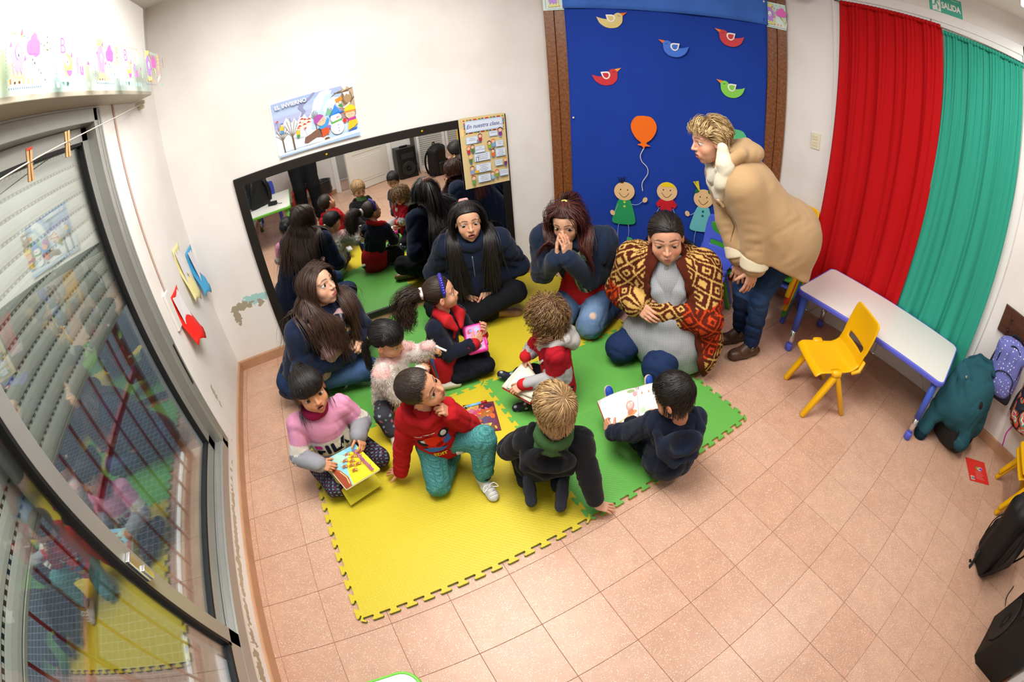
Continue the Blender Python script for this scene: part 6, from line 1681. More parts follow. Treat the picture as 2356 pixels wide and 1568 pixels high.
class Person:
    """Body (one mesh: head, neck, trunk, limbs, hands) that parents hair, eyes, clothes and shoes."""
    def __init__(s, label, J, head, skin, brow, face, hands, kid, handL=None, iris='#3a2416', gaze=None, group='people on the mats'):
        s.J = J = {k: np.array(v, float) for k, v in J.items()}
        s.kid = kid; s.base = np.array((J['pel'][0], J['pel'][1], 0.))
        s.h = h = Head(J['head'], head[0], head[1], head[2], kid)
        s.skin = skin
        V, F = surf(head_prims(h, face), .0145)
        V = relax(V, F, 1, .35)
        C = head_colors(h, face, skin, brow)(V)
        parts = [(h.w(V), F, C)]
        sk = np.array(c(skin))
        # neck and trunk and limbs under the clothes
        sc = .60 if kid else 1.
        sx, r, f = body_axes(J)
        nk = [cap(h.w((0, -.10, -.30))[0], J['neck']-sx*.02, .20*h.H*(.86 if kid else .95), .055*sc, k=.03), cap(J['neck'], J['pel']+sx*.4*np.linalg.norm(J['neck']-J['pel']), .05*sc, .07*sc, k=.04), cap(J['shL'], J['shR'], .035*sc, k=.03), cap(J['pel']+sx*.08*sc, J['pel'], .07*sc, k=.03)]
        for q in 'LR':
            nk += limb(J['sh'+q], J['el'+q], J['wr'+q], .032*sc, .028*sc, .024*sc); nk += limb(J['pel'], J['kn'+q], J['an'+q], .045*sc, .035*sc, .028*sc)
        V, F = surf(nk, .02 if not kid else .015); parts.append((V, F, np.tile(sk, (len(V), 1))))
        L = handL or (.105 if kid else .168)
        for q in 'LR':
            if q not in hands: continue
            fd, bk, ps = hands[q][:3]
            w = J['wr'+q]
            V, F = hand_mesh(w, fd, bk, q == 'R', L, ps, U(w-J['el'+q])); parts.append((V, F, hand_colors(V, skin, w, fd, L)))
        o, VV, FF, CC = 0, [], [], []
        for V, F, C in parts: VV.append(V); FF.append(F+o); CC.append(C); o += len(V)
        s.o = mk('person', np.concatenate(VV)-s.base, np.concatenate(FF), SKINM, None, True, cols=np.concatenate(CC), loc=tuple(s.base))
        tag(s.o, label, 'person', group)
        # eyes
        ez = EYE_Z[kid]; g = U(gaze if gaze is not None else (0, 1, -.05))
        for x in (-1, 1):
            cn = np.array((x*.148, .262, ez-.004)); V, F = uvsphere(cn, .074, 26, 20)
            d = U_rows(V-cn)@g
            C = np.tile(np.array(c('#cfc7c0')), (len(V), 1)); C[d > .80] = c(iris); C[d > .945] = (.004, .004, .004)
            mk('eye', h.w(V)-s.base, F, EYEM, s.o, True, cols=C)
        s.prims = []
    def wear(s, name, prims, m, colr, vox=None, disp=None, parent=None, label=None, sm=1):
        o = soft(name, prims, vox or (.0075 if s.kid else .0095), m, parent or s.o, disp, colr, sm, s.base)
        if label: o['label'] = label
        return o
    def mesh(s, name, V, F, m, parent=None, smooth=True, cols=None): return mk(name, np.asarray(V)-s.base, F, m, parent or s.o, smooth, cols=cols)
def trace(prims, P, d, reach=.5, n=30):
    """Move points along d until they meet the surface."""
    P = np.array(P, float); d = U(d); t = np.zeros(len(P))
    for _ in range(n):
        t += np.clip(sdf_eval(prims, P+t[:, None]*d)*.7, -.02, .05); t = np.minimum(t, reach)
    return P+t[:, None]*d
def in_poly(P, x, y):
    r = np.zeros(x.shape, bool); n = len(P)
    for i in range(n):
        (x0, y0), (x1, y1) = P[i], P[(i+1) % n]
        if y0 == y1: continue
        m = ((y0 > y) != (y1 > y)) & (x < (x1-x0)*(y-y0)/(y1-y0)+x0)
        r ^= m
    return r
def decal(p, name, shapes, origin, X, Y, prims, res=.0022, off=.0025, m=None, back=.12):
    """Printed shapes wrapped on a garment: shapes = [(list of polygons, colour)], later ones on top."""
    X, Y = U(X), U(Y); N = np.cross(X, Y)
    xs = [q[0] for ps, _ in shapes for P in ps for q in P]; ys = [q[1] for ps, _ in shapes for P in ps for q in P]
    nx, ny = int((max(xs)-min(xs))/res)+2, int((max(ys)-min(ys))/res)+2
    gx, gy = min(xs)+res*np.arange(nx+1), min(ys)+res*np.arange(ny+1)
    cx, cy = np.meshgrid(gx[:-1]+res/2, gy[:-1]+res/2, indexing='ij')
    idx = np.full(cx.shape, -1)
    for k, (ps, _) in enumerate(shapes):
        ins = np.zeros(cx.shape, bool)
        for P in ps: ins ^= in_poly(P, cx, cy)
        idx[ins] = k
    cells = np.argwhere(idx >= 0)
    vi = {}
    V2, F, C = [], [], []
    for i, j in cells:
        q = []
        for a, b_ in ((i, j), (i+1, j), (i+1, j+1), (i, j+1)):
            key = (a, b_, idx[i, j])
            if key not in vi: vi[key] = len(V2); V2.append((gx[a], gy[b_])); C.append(c(shapes[idx[i, j]][1]))
            q.append(vi[key])
        F.append(q)
    V2 = np.array(V2)
    P = np.array(origin)+np.outer(V2[:, 0], X)+np.outer(V2[:, 1], Y)+N*back
    P = trace(prims, P, -N, back*2.5)+N*off
    return p.mesh(name, P, np.array(F), m or COTTON, cols=np.array(C))
def text_polys(txt, size, x, y, bold=0., align='CENTER', shear=0.):
    """Triangles of a word as polygons."""
    V, F = text_mesh(txt, size, align, bold, shear, 2)
    return [[(V[i][0]+x, V[i][1]+y) for i in f] for f in F]
def seam_tube(p, name, prims, pts, d, r, m, off=.0): 
    Q = trace(prims, pts, d, .4); V, F = tube([tuple(q-U(d)*off) for q in Q], r, 8)
    return p.mesh(name, V, F, m)
def loops(P, r, k=.012, **kw): return chain([np.array(q, float) for q in P], r, k, **kw)

# ---------------------------------------------------------------- 1 young woman with the pink scarf
J = dict(pel=(.50, -.575, .15), neck=(.735, -.685, .565), head=(.762, -.705, .715), shR=(.585, -.765, .525), shL=(.872, -.60, .515), elR=(.535, -.79, .315), wrR=(.800, -.715, .272), elL=(.935, -.56, .325), wrL=(.875, -.645, .30), knR=(.885, -.70, .125), anR=(.66, -.60, .07), knL=(.95, -.36, .15), anL=(.80, -.52, .08))
p = Person('young woman with long brown hair, pink scarf and navy jacket seated by the window wall', J, ((.74, -.62, .20), (-.12, .1, 1), .222), '#d9a98c', '#4a3022', dict(lid=.020, blush=.7, lip='#b5645f'), dict(R=((.72, .25, .1), (.3, -.85, .35), FIST), L=((.1, -.8, .1), (.75, .1, .6), FIST)), False, gaze=(-.2, 1, .1))
TP = torso_prims(p.J, .008, .165, .148, .160, .72, .062)+sleeve_prims(p.J, .006, .064, .054, .042)
p.wear('jacket', TP, FLEECE, '#1e2840', disp=lambda P, a=wrinkle(.014, 48, 11), b=joint_rings(p.J, False): a(P)+b(P))
LG = leg_prims(p.J, .0, .085, .088, .066, .048)
def jean(base, fade, pts, rad=.09):
    b, f_ = np.array(c(base)), np.array(c(fade))
    def fn(P):
        t = np.zeros(len(P))
        for q in pts: t = np.maximum(t, np.exp(-(np.linalg.norm(P-np.array(q), axis=1)/rad)**2))
        return mixc(np.tile(b, (len(P), 1)), f_, t)
    return fn
p.wear('jeans', LG, DENIM, jean('#26395c', '#5878a8', [(J['knR'][0]-.12, J['knR'][1]-.02, .22), (.75, -.68, .2)], .12), disp=lambda P, a=wrinkle(.010, 59, 12), b=joint_rings(p.J, False): a(P)+b(P))
hd = p.h
n0 = p.J['neck']
SCF = []
for i in range(14):
    a = 2*PI*i/14
    s_, r_2, f_2 = body_axes(p.J)
    SCF.append(n0+s_*(.035-.045*max(0, math.cos(a)))+r_2*.105*math.sin(a)+f_2*(.085*math.cos(a)+.015))
SCF.append(SCF[0])
SC2 = [q+s_*-.05+f_2*.018 for q in SCF]
SC3 = [n0+f_2*.115-s_*.06+r_2*.06, n0+f_2*.150-s_*.15+r_2*.03, n0+f_2*.155-s_*.20, n0+f_2*.150-s_*.15-r_2*.035, n0+f_2*.115-s_*.05-r_2*.06]
SC4 = [n0+f_2*.12-s_*.12, n0+f_2*.145-s_*.26+r_2*.01, n0+f_2*.16-s_*.34]
def scarf_col(P):
    q = P-n0; v = q@s_; u = q@r_2
    nz = np.sin(P@np.array([63., 41, 57])+2*np.sin(P@np.array([31., -47, 22])))+np.sin(P@np.array([-45., 80, 33]))
    pink, blk, gry = np.array(c('#c39a9c')), np.array(c('#23232a')), np.array(c('#8c8b96'))
    C = np.tile(pink, (len(P), 1))
    dark = sstep(nz, -.2, .1)*sstep(v+.2*u, -.085, -.05)
    C = mixc(C, blk, dark); C = mixc(C, gry, dark*sstep(np.sin(P@np.array([120., 90, -70])), .3, .7)*.8)
    return C
p.wear('scarf', loops(SCF, .034)+loops(SC2, .030)+loops(SC3, [.03, .034, .03, .034, .03], .02)+loops(SC4, [.035, .045, .03], .02, flat=(f_2, .5)), COTTON, scarf_col, .0065, disp=lambda P: wrinkle(.010, 75, 31)(P))
p.prims = TP
hr = Hair(hd, np.random.default_rng(11), '#3b281d', TP+loops(SCF, .030), 1.25, .30)
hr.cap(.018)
def fl_long(part=.0, back=.5):
    def fn(l):
        d = np.zeros_like(l); s = np.where(l[:, 0] > part, 1., -1.)
        d[:, 0] = s*(.9*sstep(l[:, 2], .25, .5)+.1); d[:, 1] = -back*sstep(l[:, 1], -.1, .3); d[:, 2] = -.8+.5*sstep(l[:, 2], .3, .5)
        return d
    return fn
hr.fall(roots(950, hr.rng), fl_long(.03, .75), .42, 26, .45, (.004, .028), .0016, inward=.1)
hr.fall(roots(300, hr.rng, cond=lambda q: (q[:, 2] > .25) & (q[:, 1] > -.1)), fl_long(.03, .6), .42, 26, .4, (.016, .034), .0016, inward=.1)
hr.build(p.o, p.base)
shoe(p.o, p.base, p.J['anL']+np.array((.03, .0, .02)), (.75, .62, .0), (.5, -.6, .6), .235, '#27282c', '#d9d5c8')
shoe(p.o, p.base, p.J['anR'], (-.3, .9, 0), (-.8, -.3, .5), .235, '#27282c', '#d9d5c8')

# ---------------------------------------------------------------- 2 woman in the navy fleece in front of the mirror
J = dict(pel=(1.79, -.215, .15), neck=(1.716, -.399, .557), head=(1.700, -.440, .712), shR=(1.575, -.345, .545), shL=(1.880, -.455, .540), elR=(1.505, -.215, .335), wrR=(1.605, -.385, .235), elL=(2.025, -.42, .315), wrL=(1.800, -.42, .235), knL=(1.915, -.565, .215), knR=(1.425, -.40, .19), anR=(1.775, -.515, .075), anL=(1.505, -.52, .08))
p = Person('woman with long black hair in a navy fleece seated cross-legged before the mirror', J, ((-.22, -.96, .02), (-.03, 0, 1), .232), '#d6a283', '#2a1d18', dict(lid=.006, open=.016, cheek=.008, lip='#b0605c', blush=.5), dict(R=((.72, -.52, -.42), (-.1, -.55, .8), dict(curl=[(.35, .45, .3)]*4, spread=.05, thumb=(.4, .3, .2))), L=((-.58, -.62, -.45), (.1, -.5, .85), dict(curl=[(.3, .35, .25)]*4, spread=.12, thumb=(.3, .3, .2)))), False, gaze=(.15, 1, -.35))
TP = torso_prims(p.J, .012, .175, .165, .172, .74, .066, .02)+sleeve_prims(p.J, .010, .066, .058, .044)
p.wear('fleece', TP, FLEECE, '#1a2338', disp=lambda P, a=wrinkle(.014, 41, 41), b=joint_rings(p.J, False): a(P)+b(P))
s_, r_2, f_2 = body_axes(p.J); n0 = p.J['neck']
COLr = [n0+s_*(.045-.012*math.cos(2*PI*i/12))+r_2*.074*math.sin(2*PI*i/12)+f_2*(.070*math.cos(2*PI*i/12)+.012) for i in range(13)]
p.wear('collar', loops(COLr, .021, flat=(s_, 1.6)), FLEECE, '#1a2338', .0075)
p.wear('trousers', leg_prims(p.J, .0, .09, .094, .070, .050), COTTON, '#15161a', disp=lambda P, a=wrinkle(.010, 54, 43), b=joint_rings(p.J, False): a(P)+b(P))
zp = [n0+f_2*.25-s_*(.015+.02*i) for i in range(9)]
seam_tube(p, 'zip', TP, zp, -f_2, .0035, mat('zip_metal', '#8c93a0', .35, .5, metal=.6))
lg = [(text_polys('Barrio', .024, 0, 0, .0006, shear=.2), '#e6e6ea'), (text_polys('Jardin de infantes', .0105, .005, -.014, .0002), '#c9ccd4'), (text_polys('Municipal', .0105, .008, -.027, .0002), '#c9ccd4')]
for i, h_ in enumerate(('#d8a64a', '#d9c35a', '#c8c8d0', '#c8c8d0', '#c8c8d0')): lg.append(([[(-.036+.014*i+.004*math.cos(t), .024+.010*math.sin(.6*i)+.0045*math.sin(t)) for t in np.linspace(0, 6.28, 8)[:-1]]], h_))
decal(p, 'embroidery', lg, n0-s_*.17-r_2*.098, -r_2*-1, s_, TP, .0016) if False else decal(p, 'embroidery', lg, n0-s_*.165-r_2*.095+f_2*.08, -r_2, s_, TP, .0016)
hr = Hair(p.h, np.random.default_rng(21), '#1a1513', TP, 1.5, .35)
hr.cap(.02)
hr.comb(roots(520, hr.rng, cond=lambda q: (q[:, 1] > -.16) & (q[:, 2] > .02)), (0, -.32, .40), 15, .02, .03, .035, w=.0016)
hr.fall(roots(620, hr.rng, cond=lambda q: q[:, 1] < .10), lambda l: np.stack([np.sign(l[:, 0])*.35, -.35+0*l[:, 0], -1+0*l[:, 0]], 1), .52, 26, .5, (.006, .034), .0017)
hr.fall(roots(620, hr.rng, cond=lambda q: (q[:, 1] < .10) & (q[:, 1] > -.2) & (np.abs(q[:, 0]) > .17)), lambda l: np.stack([np.sign(l[:, 0])*.6, .15+0*l[:, 0], -1+0*l[:, 0]], 1), .50, 26, .5, (.008, .040), .0017, inward=.03)
hr.tail((0, -.36, .36), [(0, .4, -.4), (0, .12, -1), (0, .0, -1)], .40, 200, .015, .07, 22, .0017)
hr.build(p.o, p.base)
ct = p.h.w((0, -.24, .49))[0]
p.wear('hair_clip', [ell(ct+p.h.X*.018*k, (.014, .012, .018), k=.008) for k in (-1, 0, 1)], COTTON, '#d89a98', .005)
shoe(p.o, p.base, p.J['anR']+np.array((.05, -.01, .0)), (.86, -.35, -.1), (.1, -.8, .6), .235, '#8a6448', '#6b5038', LEATHER)
shoe(p.o, p.base, p.J['anL'], (-.8, -.3, 0), (0, -.7, .6), .235, '#8a6448', '#6b5038', LEATHER)

# ---------------------------------------------------------------- 3 woman with auburn hair, hands at her mouth
J = dict(pel=(2.43, -.70, .235), neck=(2.190, -.835, .585), head=(2.125, -.850, .725), shR=(2.070, -.705, .585), shL=(2.350, -.905, .580), elR=(2.065, -.665, .345), wrR=(2.030, -.885, .535), elL=(2.265, -.890, .345), wrL=(2.075, -.935, .540), knL=(2.180, -1.005, .095), knR=(2.080, -.835, .095), anL=(2.53, -.86, .07), anR=(2.43, -.66, .07))
hp_ = dict(curl=[(.18, .28, .2), (.16, .25, .2), (.16, .25, .2), (.2, .3, .2)], spread=.02, thumb=(.25, .1, .1))
p = Person('woman with auburn hair kneeling with both hands cupped over her mouth', J, ((-.72, -.62, -.22), (-.18, -.1, 1), .230), '#d3a184', '#3a211b', dict(lid=.016, blush=.5), dict(R=((.10, .05, 1), (-.72, .50, .15), hp_), L=((-.12, .05, 1), (.25, -.85, .2), hp_)), False, gaze=(-.25, 1, -.15), iris='#2a1a12')
TP = torso_prims(p.J, .012, .178, .165, .172, .78, .068, .02)+sleeve_prims(p.J, .010, .070, .058, .044)
s_, r_2, f_2 = body_axes(p.J); n0 = p.J['neck']
TPJ = TP+[cap(p.J['pel']+s_*.02, p.J['pel']-np.array((-.03, -.01, .09)), .185, .19, k=.04, flat=(f_2, .8)), half(p.J['pel']+np.array((-.12, -.10, .0)), (-.72, -.5, -.5))]+sleeve_prims(p.J, .010, .070, .058, .044)
p.wear('blazer', TPJ, WOOL, '#1f2a40', disp=lambda P, a=wrinkle(.014, 41, 51), b=joint_rings(p.J, False): a(P)+b(P))
RS = [cap(p.J['pel']+s_*.05+f_2*.03, p.J['pel']-np.array((.10, .07, .04)), .165, .175, k=.04, flat=(f_2, .85)), cap(p.J['pel']+s_*.25+f_2*.05, p.J['pel']+f_2*.05, .12, .16, k=.04, flat=(f_2, .8)), half((0, 0, .135), (0, 0, -1))]
p.wear('red_shirt', RS, COTTON, '#b01e22', disp=wrinkle(.006, 40, 52))
def rip_jean(P):
    C = jean('#2c4468', '#7f9cc0', [J['knL'], (2.20, -.98, .16), J['knR']], .10)(P)
    kp = np.array((2.185, -1.03, .185)); d = np.linalg.norm((P-kp)*np.array([1, 1, .7]), axis=1)
    return mixc(C, np.array(c('#d8b9a6')), 1-sstep(d, .016, .026))
p.wear('jeans', leg_prims(p.J, .0, .09, .098, .078, .052), DENIM, rip_jean, disp=lambda P, a=wrinkle(.010, 54, 53), b=joint_rings(p.J, False): a(P)+b(P))
def stripes(P):
    u = P@r_2; k = np.floor(u*75).astype(int) % 5
    pal = np.array([c('#3b4a35'), c('#8c8f62'), c('#26302f'), c('#c6bd8c'), c('#4d6a66')]); return pal[k]
def at3(u, f, v): return n0+r_2*u+f_2*f+s_*v
p.wear('scarf', loops([at3(.085, .02, .03), at3(.07, .09, .0), at3(0, .115, -.03), at3(-.07, .09, .0), at3(-.085, .02, .03), at3(-.05, -.06, .05), at3(.05, -.06, .05), at3(.085, .02, .03)], .034)+loops([at3(.015, .115, -.05), at3(.005, .175, -.2), at3(-.01, .205, -.34), at3(-.012, .20, -.43)], [.035, .04, .042, .036], .01, flat=(f_2, .45)), COTTON, stripes, .0065, disp=wrinkle(.008, 70, 54))
hr = Hair(p.h, np.random.default_rng(31), '#3a1a15', TP, 1.2, .35, ('#5c2a1e', .22))
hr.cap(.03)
hr.comb(roots(520, hr.rng, cond=lambda q: (q[:, 1] > -.12) & (q[:, 2] > .10)), (.0, -.22, .46), 15, .03, .04, .06, w=.0017)
hr.fall(roots(1100, hr.rng, cond=lambda q: q[:, 1] < .16), lambda l: np.stack([np.sign(l[:, 0])*.25, -.35+0*l[:, 0], -1+0*l[:, 0]], 1), .31, 22, .5, (.010, .050), .0017, curl=.005, cfreq=38, inward=.5)
hr.tail((0, -.26, .44), [(.5, .45, -.2), (.3, .3, -1), (.05, .05, -1)], .27, 260, .03, .08, 20, .0017, curl=.004, cfreq=40)
hr.build(p.o, p.base)
ct = p.h.w((0, -.12, .525))[0]
p.wear('hair_clip', [ell(ct+p.h.X*.011*k+p.h.Y*.004*abs(k), (.010, .012, .010), k=.006) for k in (-1, 0, 1)], RUBBER, '#d7d66a', .004)
V, F = tube([tuple(p.J['wrL']+U((-.12, .05, 1))*.105+np.array((.01*math.cos(t), .01*math.sin(t), 0))) for t in np.linspace(0, 6.28, 12)], .0018, 6); p.mesh('ring', V, F, mat('gold', '#d8b45a', .25, .5, metal=.9))

# ---------------------------------------------------------------- 4 woman in the patterned cardigan
J = dict(pel=(2.500, -1.405, .245), neck=(2.405, -1.385, .622), head=(2.352, -1.402, .775), shR=(2.300, -1.245, .600), shL=(2.530, -1.515, .605), elR=(2.285, -1.165, .385), wrR=(2.235, -1.345, .405), elL=(2.465, -1.640, .385), wrL=(2.315, -1.450, .392), knR=(2.185, -1.305, .115), knL=(2.235, -1.555, .115), anR=(2.545, -1.235, .07), anL=(2.60, -1.505, .07))
p = Person('woman in an orange and brown patterned cardigan and checked smock kneeling', J, ((-.64, -.70, -.16), (-.10, .06, 1), .250), '#d09a7e', '#2b1c17', dict(lid=-.012, pucker=.022, mw=.062, cheek=.022, jaw=.02, blush=.95, brow_up=.02, lip='#b56a66'), dict(R=((-.05, -.72, -.12), (-.80, .2, .45), dict(curl=[(.35, .45, .3)]*4, spread=.04, thumb=(.2, .2, .1))), L=((-.62, .35, .0), (-.1, -.80, .5), dict(curl=[(.6, .8, .5)]*4, spread=.02, thumb=(.4, .3, .2)))), False, gaze=(.05, 1, -.45))
s_, r_2, f_2 = body_axes(p.J); n0 = p.J['neck']
INNER = torso_prims(p.J, .008, .185, .175, .180, .80, .070, .03)
SM = INNER+[cap(p.J['pel']+f_2*.02, p.J['pel']+f_2*.10-np.array((0, 0, .08)), .19, .22, k=.05, flat=(f_2, .8))]
# smock skirt over both thighs
for q, sg in (('L', -1), ('R', 1)):
    hp0 = p.J['pel']+r_2*sg*.09; kk = p.J['kn'+q]; SM += [cap(hp0+np.array((0, 0, .02)), hp0*.48+kk*.52+np.array((0, 0, .02)), .122, .108, k=.05)]
SM += [cap(p.J['knL']*.6+p.J['pel']*.4+np.array((0, 0, .0)), p.J['knL']*.55+p.J['pel']*.45+np.array((.10, -.06, -.10)), .10, .10, k=.05), half((0, 0, .045), (0, 0, -1))]
def gingham(P):
    q = P-p.J['pel']; a = np.floor((q@r_2)*260)%2; b = np.floor((q@s_)*130-(q@f_2)*90)%2
    d, w = np.array(c('#5a5d66')), np.array(c('#c6c8cc'))
    C = mixc(np.tile(w, (len(P), 1)), d, .75*a+.15*b)
    # navy pocket band and open neck
    return C
m_ging = bpy.data.materials.new('checked_cotton'); nt, pb = nodes_of(m_ging); pb.inputs['Roughness'].default_value = .85
tc = add(nt, 'ShaderNodeTexCoord'); outs = []
for vec, sc_ in (((r_2[0], r_2[1], r_2[2]), 150.), ((s_[0]-f_2[0]*.8, s_[1]-f_2[1]*.8, s_[2]-f_2[2]*.8), 130.)):
    dt = add(nt, 'ShaderNodeVectorMath', operation='DOT_PRODUCT'); dt.inputs[1].default_value = vec; nt.links.new(tc.outputs['Object'], dt.inputs[0])
    mu = add(nt, 'ShaderNodeMath', operation='MULTIPLY'); mu.inputs[1].default_value = sc_; nt.links.new(dt.outputs['Value'], mu.inputs[0])
    fr = add(nt, 'ShaderNodeMath', operation='FRACT'); nt.links.new(mu.outputs[0], fr.inputs[0])
    g_ = add(nt, 'ShaderNodeMath', operation='GREATER_THAN'); g_.inputs[1].default_value = .5; nt.links.new(fr.outputs[0], g_.inputs[0]); outs.append(g_.outputs[0])
mw_ = add(nt, 'ShaderNodeMath', operation='MULTIPLY_ADD'); mw_.inputs[1].default_value = .3; ml_ = add(nt, 'ShaderNodeMath', operation='MULTIPLY'); ml_.inputs[1].default_value = .6
nt.links.new(outs[0], ml_.inputs[0]); nt.links.new(outs[1], mw_.inputs[0]); nt.links.new(ml_.outputs[0], mw_.inputs[2])
mxg = add(nt, 'ShaderNodeMix', data_type='RGBA'); mxg.inputs[6].default_value = c4('#c2c4c8'); mxg.inputs[7].default_value = c4('#3d414b'); nt.links.new(mw_.outputs[0], mxg.inputs[0]); nt.links.new(mxg.outputs[2], pb.inputs['Base Color'])
p.wear('smock', SM, m_ging, None, disp=wrinkle(.006, 32, 61))
p.wear('jeans', leg_prims(p.J, .0, .09, .100, .084, .055), DENIM, '#1f2f52', disp=lambda P, a=wrinkle(.010, 54, 63), b=joint_rings(p.J, False): a(P)+b(P))
CD = torso_prims(p.J, .030, .190, .180, .186, .82, .072, .0)+sleeve_prims(p.J, .018, .074, .066, .052, stop=.015)
CD += [cap(p.J['pel']+s_*.05-f_2*.04, p.J['pel']-f_2*.02+np.array((.06, -.07, -.14)), .20, .215, k=.05, flat=(f_2, .8)), cap(p.J['shL']-s_*.1, p.J['pel']+np.array((-.02, -.20, -.10)), .11, .13, k=.05), cap(p.J['pel']+np.array((-.02, -.20, -.10)), p.J['pel']+np.array((-.03, -.255, -.19)), .10, .045, k=.04)]
# open front
op = [n0+f_2*.02+s_*.06, n0+f_2*.19-s_*.12, n0+f_2*.24-s_*.30, n0+f_2*.26-s_*.50, n0+f_2*.26-s_*.62]
CD += [dict(q, sub=True) for q in chain([np.array(q) for q in op], [.070, .105, .125, .150, .17], .01)]
CDF = CD+sleeve_prims(p.J, .018, .074, .066, .052, stop=.015)+[half((0, 0, .02), (0, 0, -1))]
m_card = bpy.data.materials.new('patterned_knit'); nt, pb = nodes_of(m_card); pb.inputs['Roughness'].default_value = .95; pb.inputs['Specular IOR Level'].default_value = .08
a1 = add(nt, 'ShaderNodeAttribute', attribute_name='Col'); nt.links.new(a1.outputs['Color'], pb.inputs['Base Color'])
bump_noise(nt, pb, 420, .5, .0012)
def nordic(P):
    """Bands of diamonds: cream on brown at the shoulder and cuff, orange on brown between."""
    J_ = p.J
    brown, cream, orange, dk = np.array(c('#4f2216')), np.array(c('#c9a25c')), np.array(c('#c2411a')), np.array(c('#5a2015'))
    q = P-n0; v = q@s_; u = np.arctan2(q@r_2, q@f_2)*.22
    # along the sleeve
    best = np.full(len(P), 9.); sv = v.copy(); su = u.copy()
    for s in 'LR':
        for a, b_, off in ((J_['sh'+s], J_['el'+s], 0.), (J_['el'+s], J_['wr'+s], .28)):
            d = b_-a; L = np.linalg.norm(d); d = d/L; w = P-a; t = np.clip(w@d, 0, L); e = w-np.outer(t, d); dist = np.linalg.norm(e, axis=1)
            m_ = (dist < .095) & (dist < best) & (t > .03)
            best[m_] = dist[m_]; sv[m_] = -(off+t[m_]); su[m_] = np.arctan2(e[m_]@U(np.cross(d, (0, 0, 1))), e[m_]@U(np.cross(d, np.cross(d, (0, 0, 1)))))*.07
    fx_, fy_ = su/.085, sv/.105
    dm = np.abs((fx_ % 1)-.5)+np.abs((fy_ % 1)-.5)
    st = np.floor(dm*9+.0001)
    tri = ((st % 3) == 1) | (st == 0)
    zone = np.where(sv > -.155, 0, np.where(sv > -.40, 1, 0))
    zone = np.where((best > .1) & (sv < -.155), np.where(sv > -.44, 1, 2), zone)
    C = np.where((zone == 0)[:, None], np.where(tri[:, None], cream, brown), np.where(tri[:, None], orange, dk))
    z2 = zone == 2; C[z2] = np.where(tri[z2][:, None], cream, brown)
    # plain brown button band along the opening
    dd_ = sdf_eval([dict(q_, sub=False) for q_ in chain([np.array(q_) for q_ in op], [.070, .105, .125, .150, .17], .01)], P)
    bn = (dd_ < .035) & (best > .094); C[bn] = brown
    return C
p.wear('cardigan', CDF, m_card, nordic, .0068, disp=lambda P, a=wrinkle(.014, 44, 62), b=joint_rings(p.J, False, False): a(P)+b(P))
cl_ = [n0+s_*.03+r_2*.065-f_2*.02, n0+s_*.005+r_2*.075+f_2*.07, n0-s_*.10+r_2*.055+f_2*.145, n0-s_*.19+r_2*.01+f_2*.175]
cr_ = [n0+s_*.03-r_2*.065-f_2*.02, n0+s_*.005-r_2*.075+f_2*.07, n0-s_*.10-r_2*.055+f_2*.145, n0-s_*.19-r_2*.01+f_2*.175]
p.wear('smock_collar', loops(cl_, [.026, .034, .036, .02], .01, flat=(f_2, .5))+loops(cr_, [.026, .034, .036, .02], .01, flat=(f_2, .5)), m_ging, None, .007)
p.wear('undershirt', [cap(n0+f_2*.05-s_*.01, n0+f_2*.105-s_*.12, .062, .035, k=.02)], COTTON, '#7d7f7c', .008)
for q in 'LR': p.wear('cuff', [cap(p.J['wr'+q]-U(p.J['wr'+q]-p.J['el'+q])*.035, p.J['wr'+q]+U(p.J['wr'+q]-p.J['el'+q])*.012, .048, .044, k=.01)], COTTON, '#20263a', .008)
hr = Hair(p.h, np.random.default_rng(41), '#1d1714', CDF, 1.4, .3)
hr.cap(.022)
hr.comb(roots(1000, hr.rng), (0.10, -.47, -.12), 16, .02, .03, .035, w=.0017, jit=.03)
hr.tail((.08, -.46, -.14), [(0, .3, -.4), (.2, .15, -1)], .26, 120, .02, .045, 20, .0026)
hr.tail((-.30, -.20, -.10), [(.55, -.12, -.45), (.8, -.1, -.55)], .16, 50, .012, .02, 12, .0022)
hr.build(p.o, p.base)

# ---------------------------------------------------------------- 5 standing woman in the camel coat
J = dict(pel=(2.935, -1.735, .795), neck=(2.655, -1.530, 1.145), head=(2.575, -1.455, 1.272), shL=(2.605, -1.665, 1.085), shR=(2.755, -1.415, 1.075), elL=(2.690, -1.715, .865), wrL=(2.700, -1.735, .660), elR=(2.735, -1.525, .850), wrR=(2.725, -1.625, .665), knL=(2.865, -1.715, .44), knR=(2.850, -1.605, .44), anL=(2.925, -1.705, .105), anR=(2.990, -1.560, .105))
p = Person('standing woman with short blonde hair in a camel hooded coat leaning forward', J, ((-.84, .46, -.22), (-.22, .12, 1), .228), '#d9a488', '#6b5138', dict(lid=.012, jaw=.012, cheek=.006, blush=.75, lip='#b5655c', open=.008), dict(L=((.10, .12, -1), (-.35, -.85, .1), dict(curl=[(.12, .2, .15)]*4, spread=.12, thumb=(.3, .2, .2))), R=((.05, .05, -1), (-.65, -.55, .2), dict(curl=[(.15, .2, .15)]*4, spread=.12, thumb=(.3, .2, .2)))), False, gaze=(.25, 1, -.2), group='adults in the classroom')
s_, r_2, f_2 = body_axes(p.J); n0 = p.J['neck']
TP = torso_prims(p.J, .016, .200, .182, .185, .84, .070, .0)+sleeve_prims(p.J, .014, .072, .066, .058, stop=.03)
HEM = [cap(p.J['pel']+s_*.06, p.J['pel']+np.array((.02, .01, -.15)), .212, .235, k=.05, flat=(f_2, .82)), ell(p.J['pel']-f_2*.06+np.array((.02, 0, -.02)), (.20, .20, .20), k=.06)]
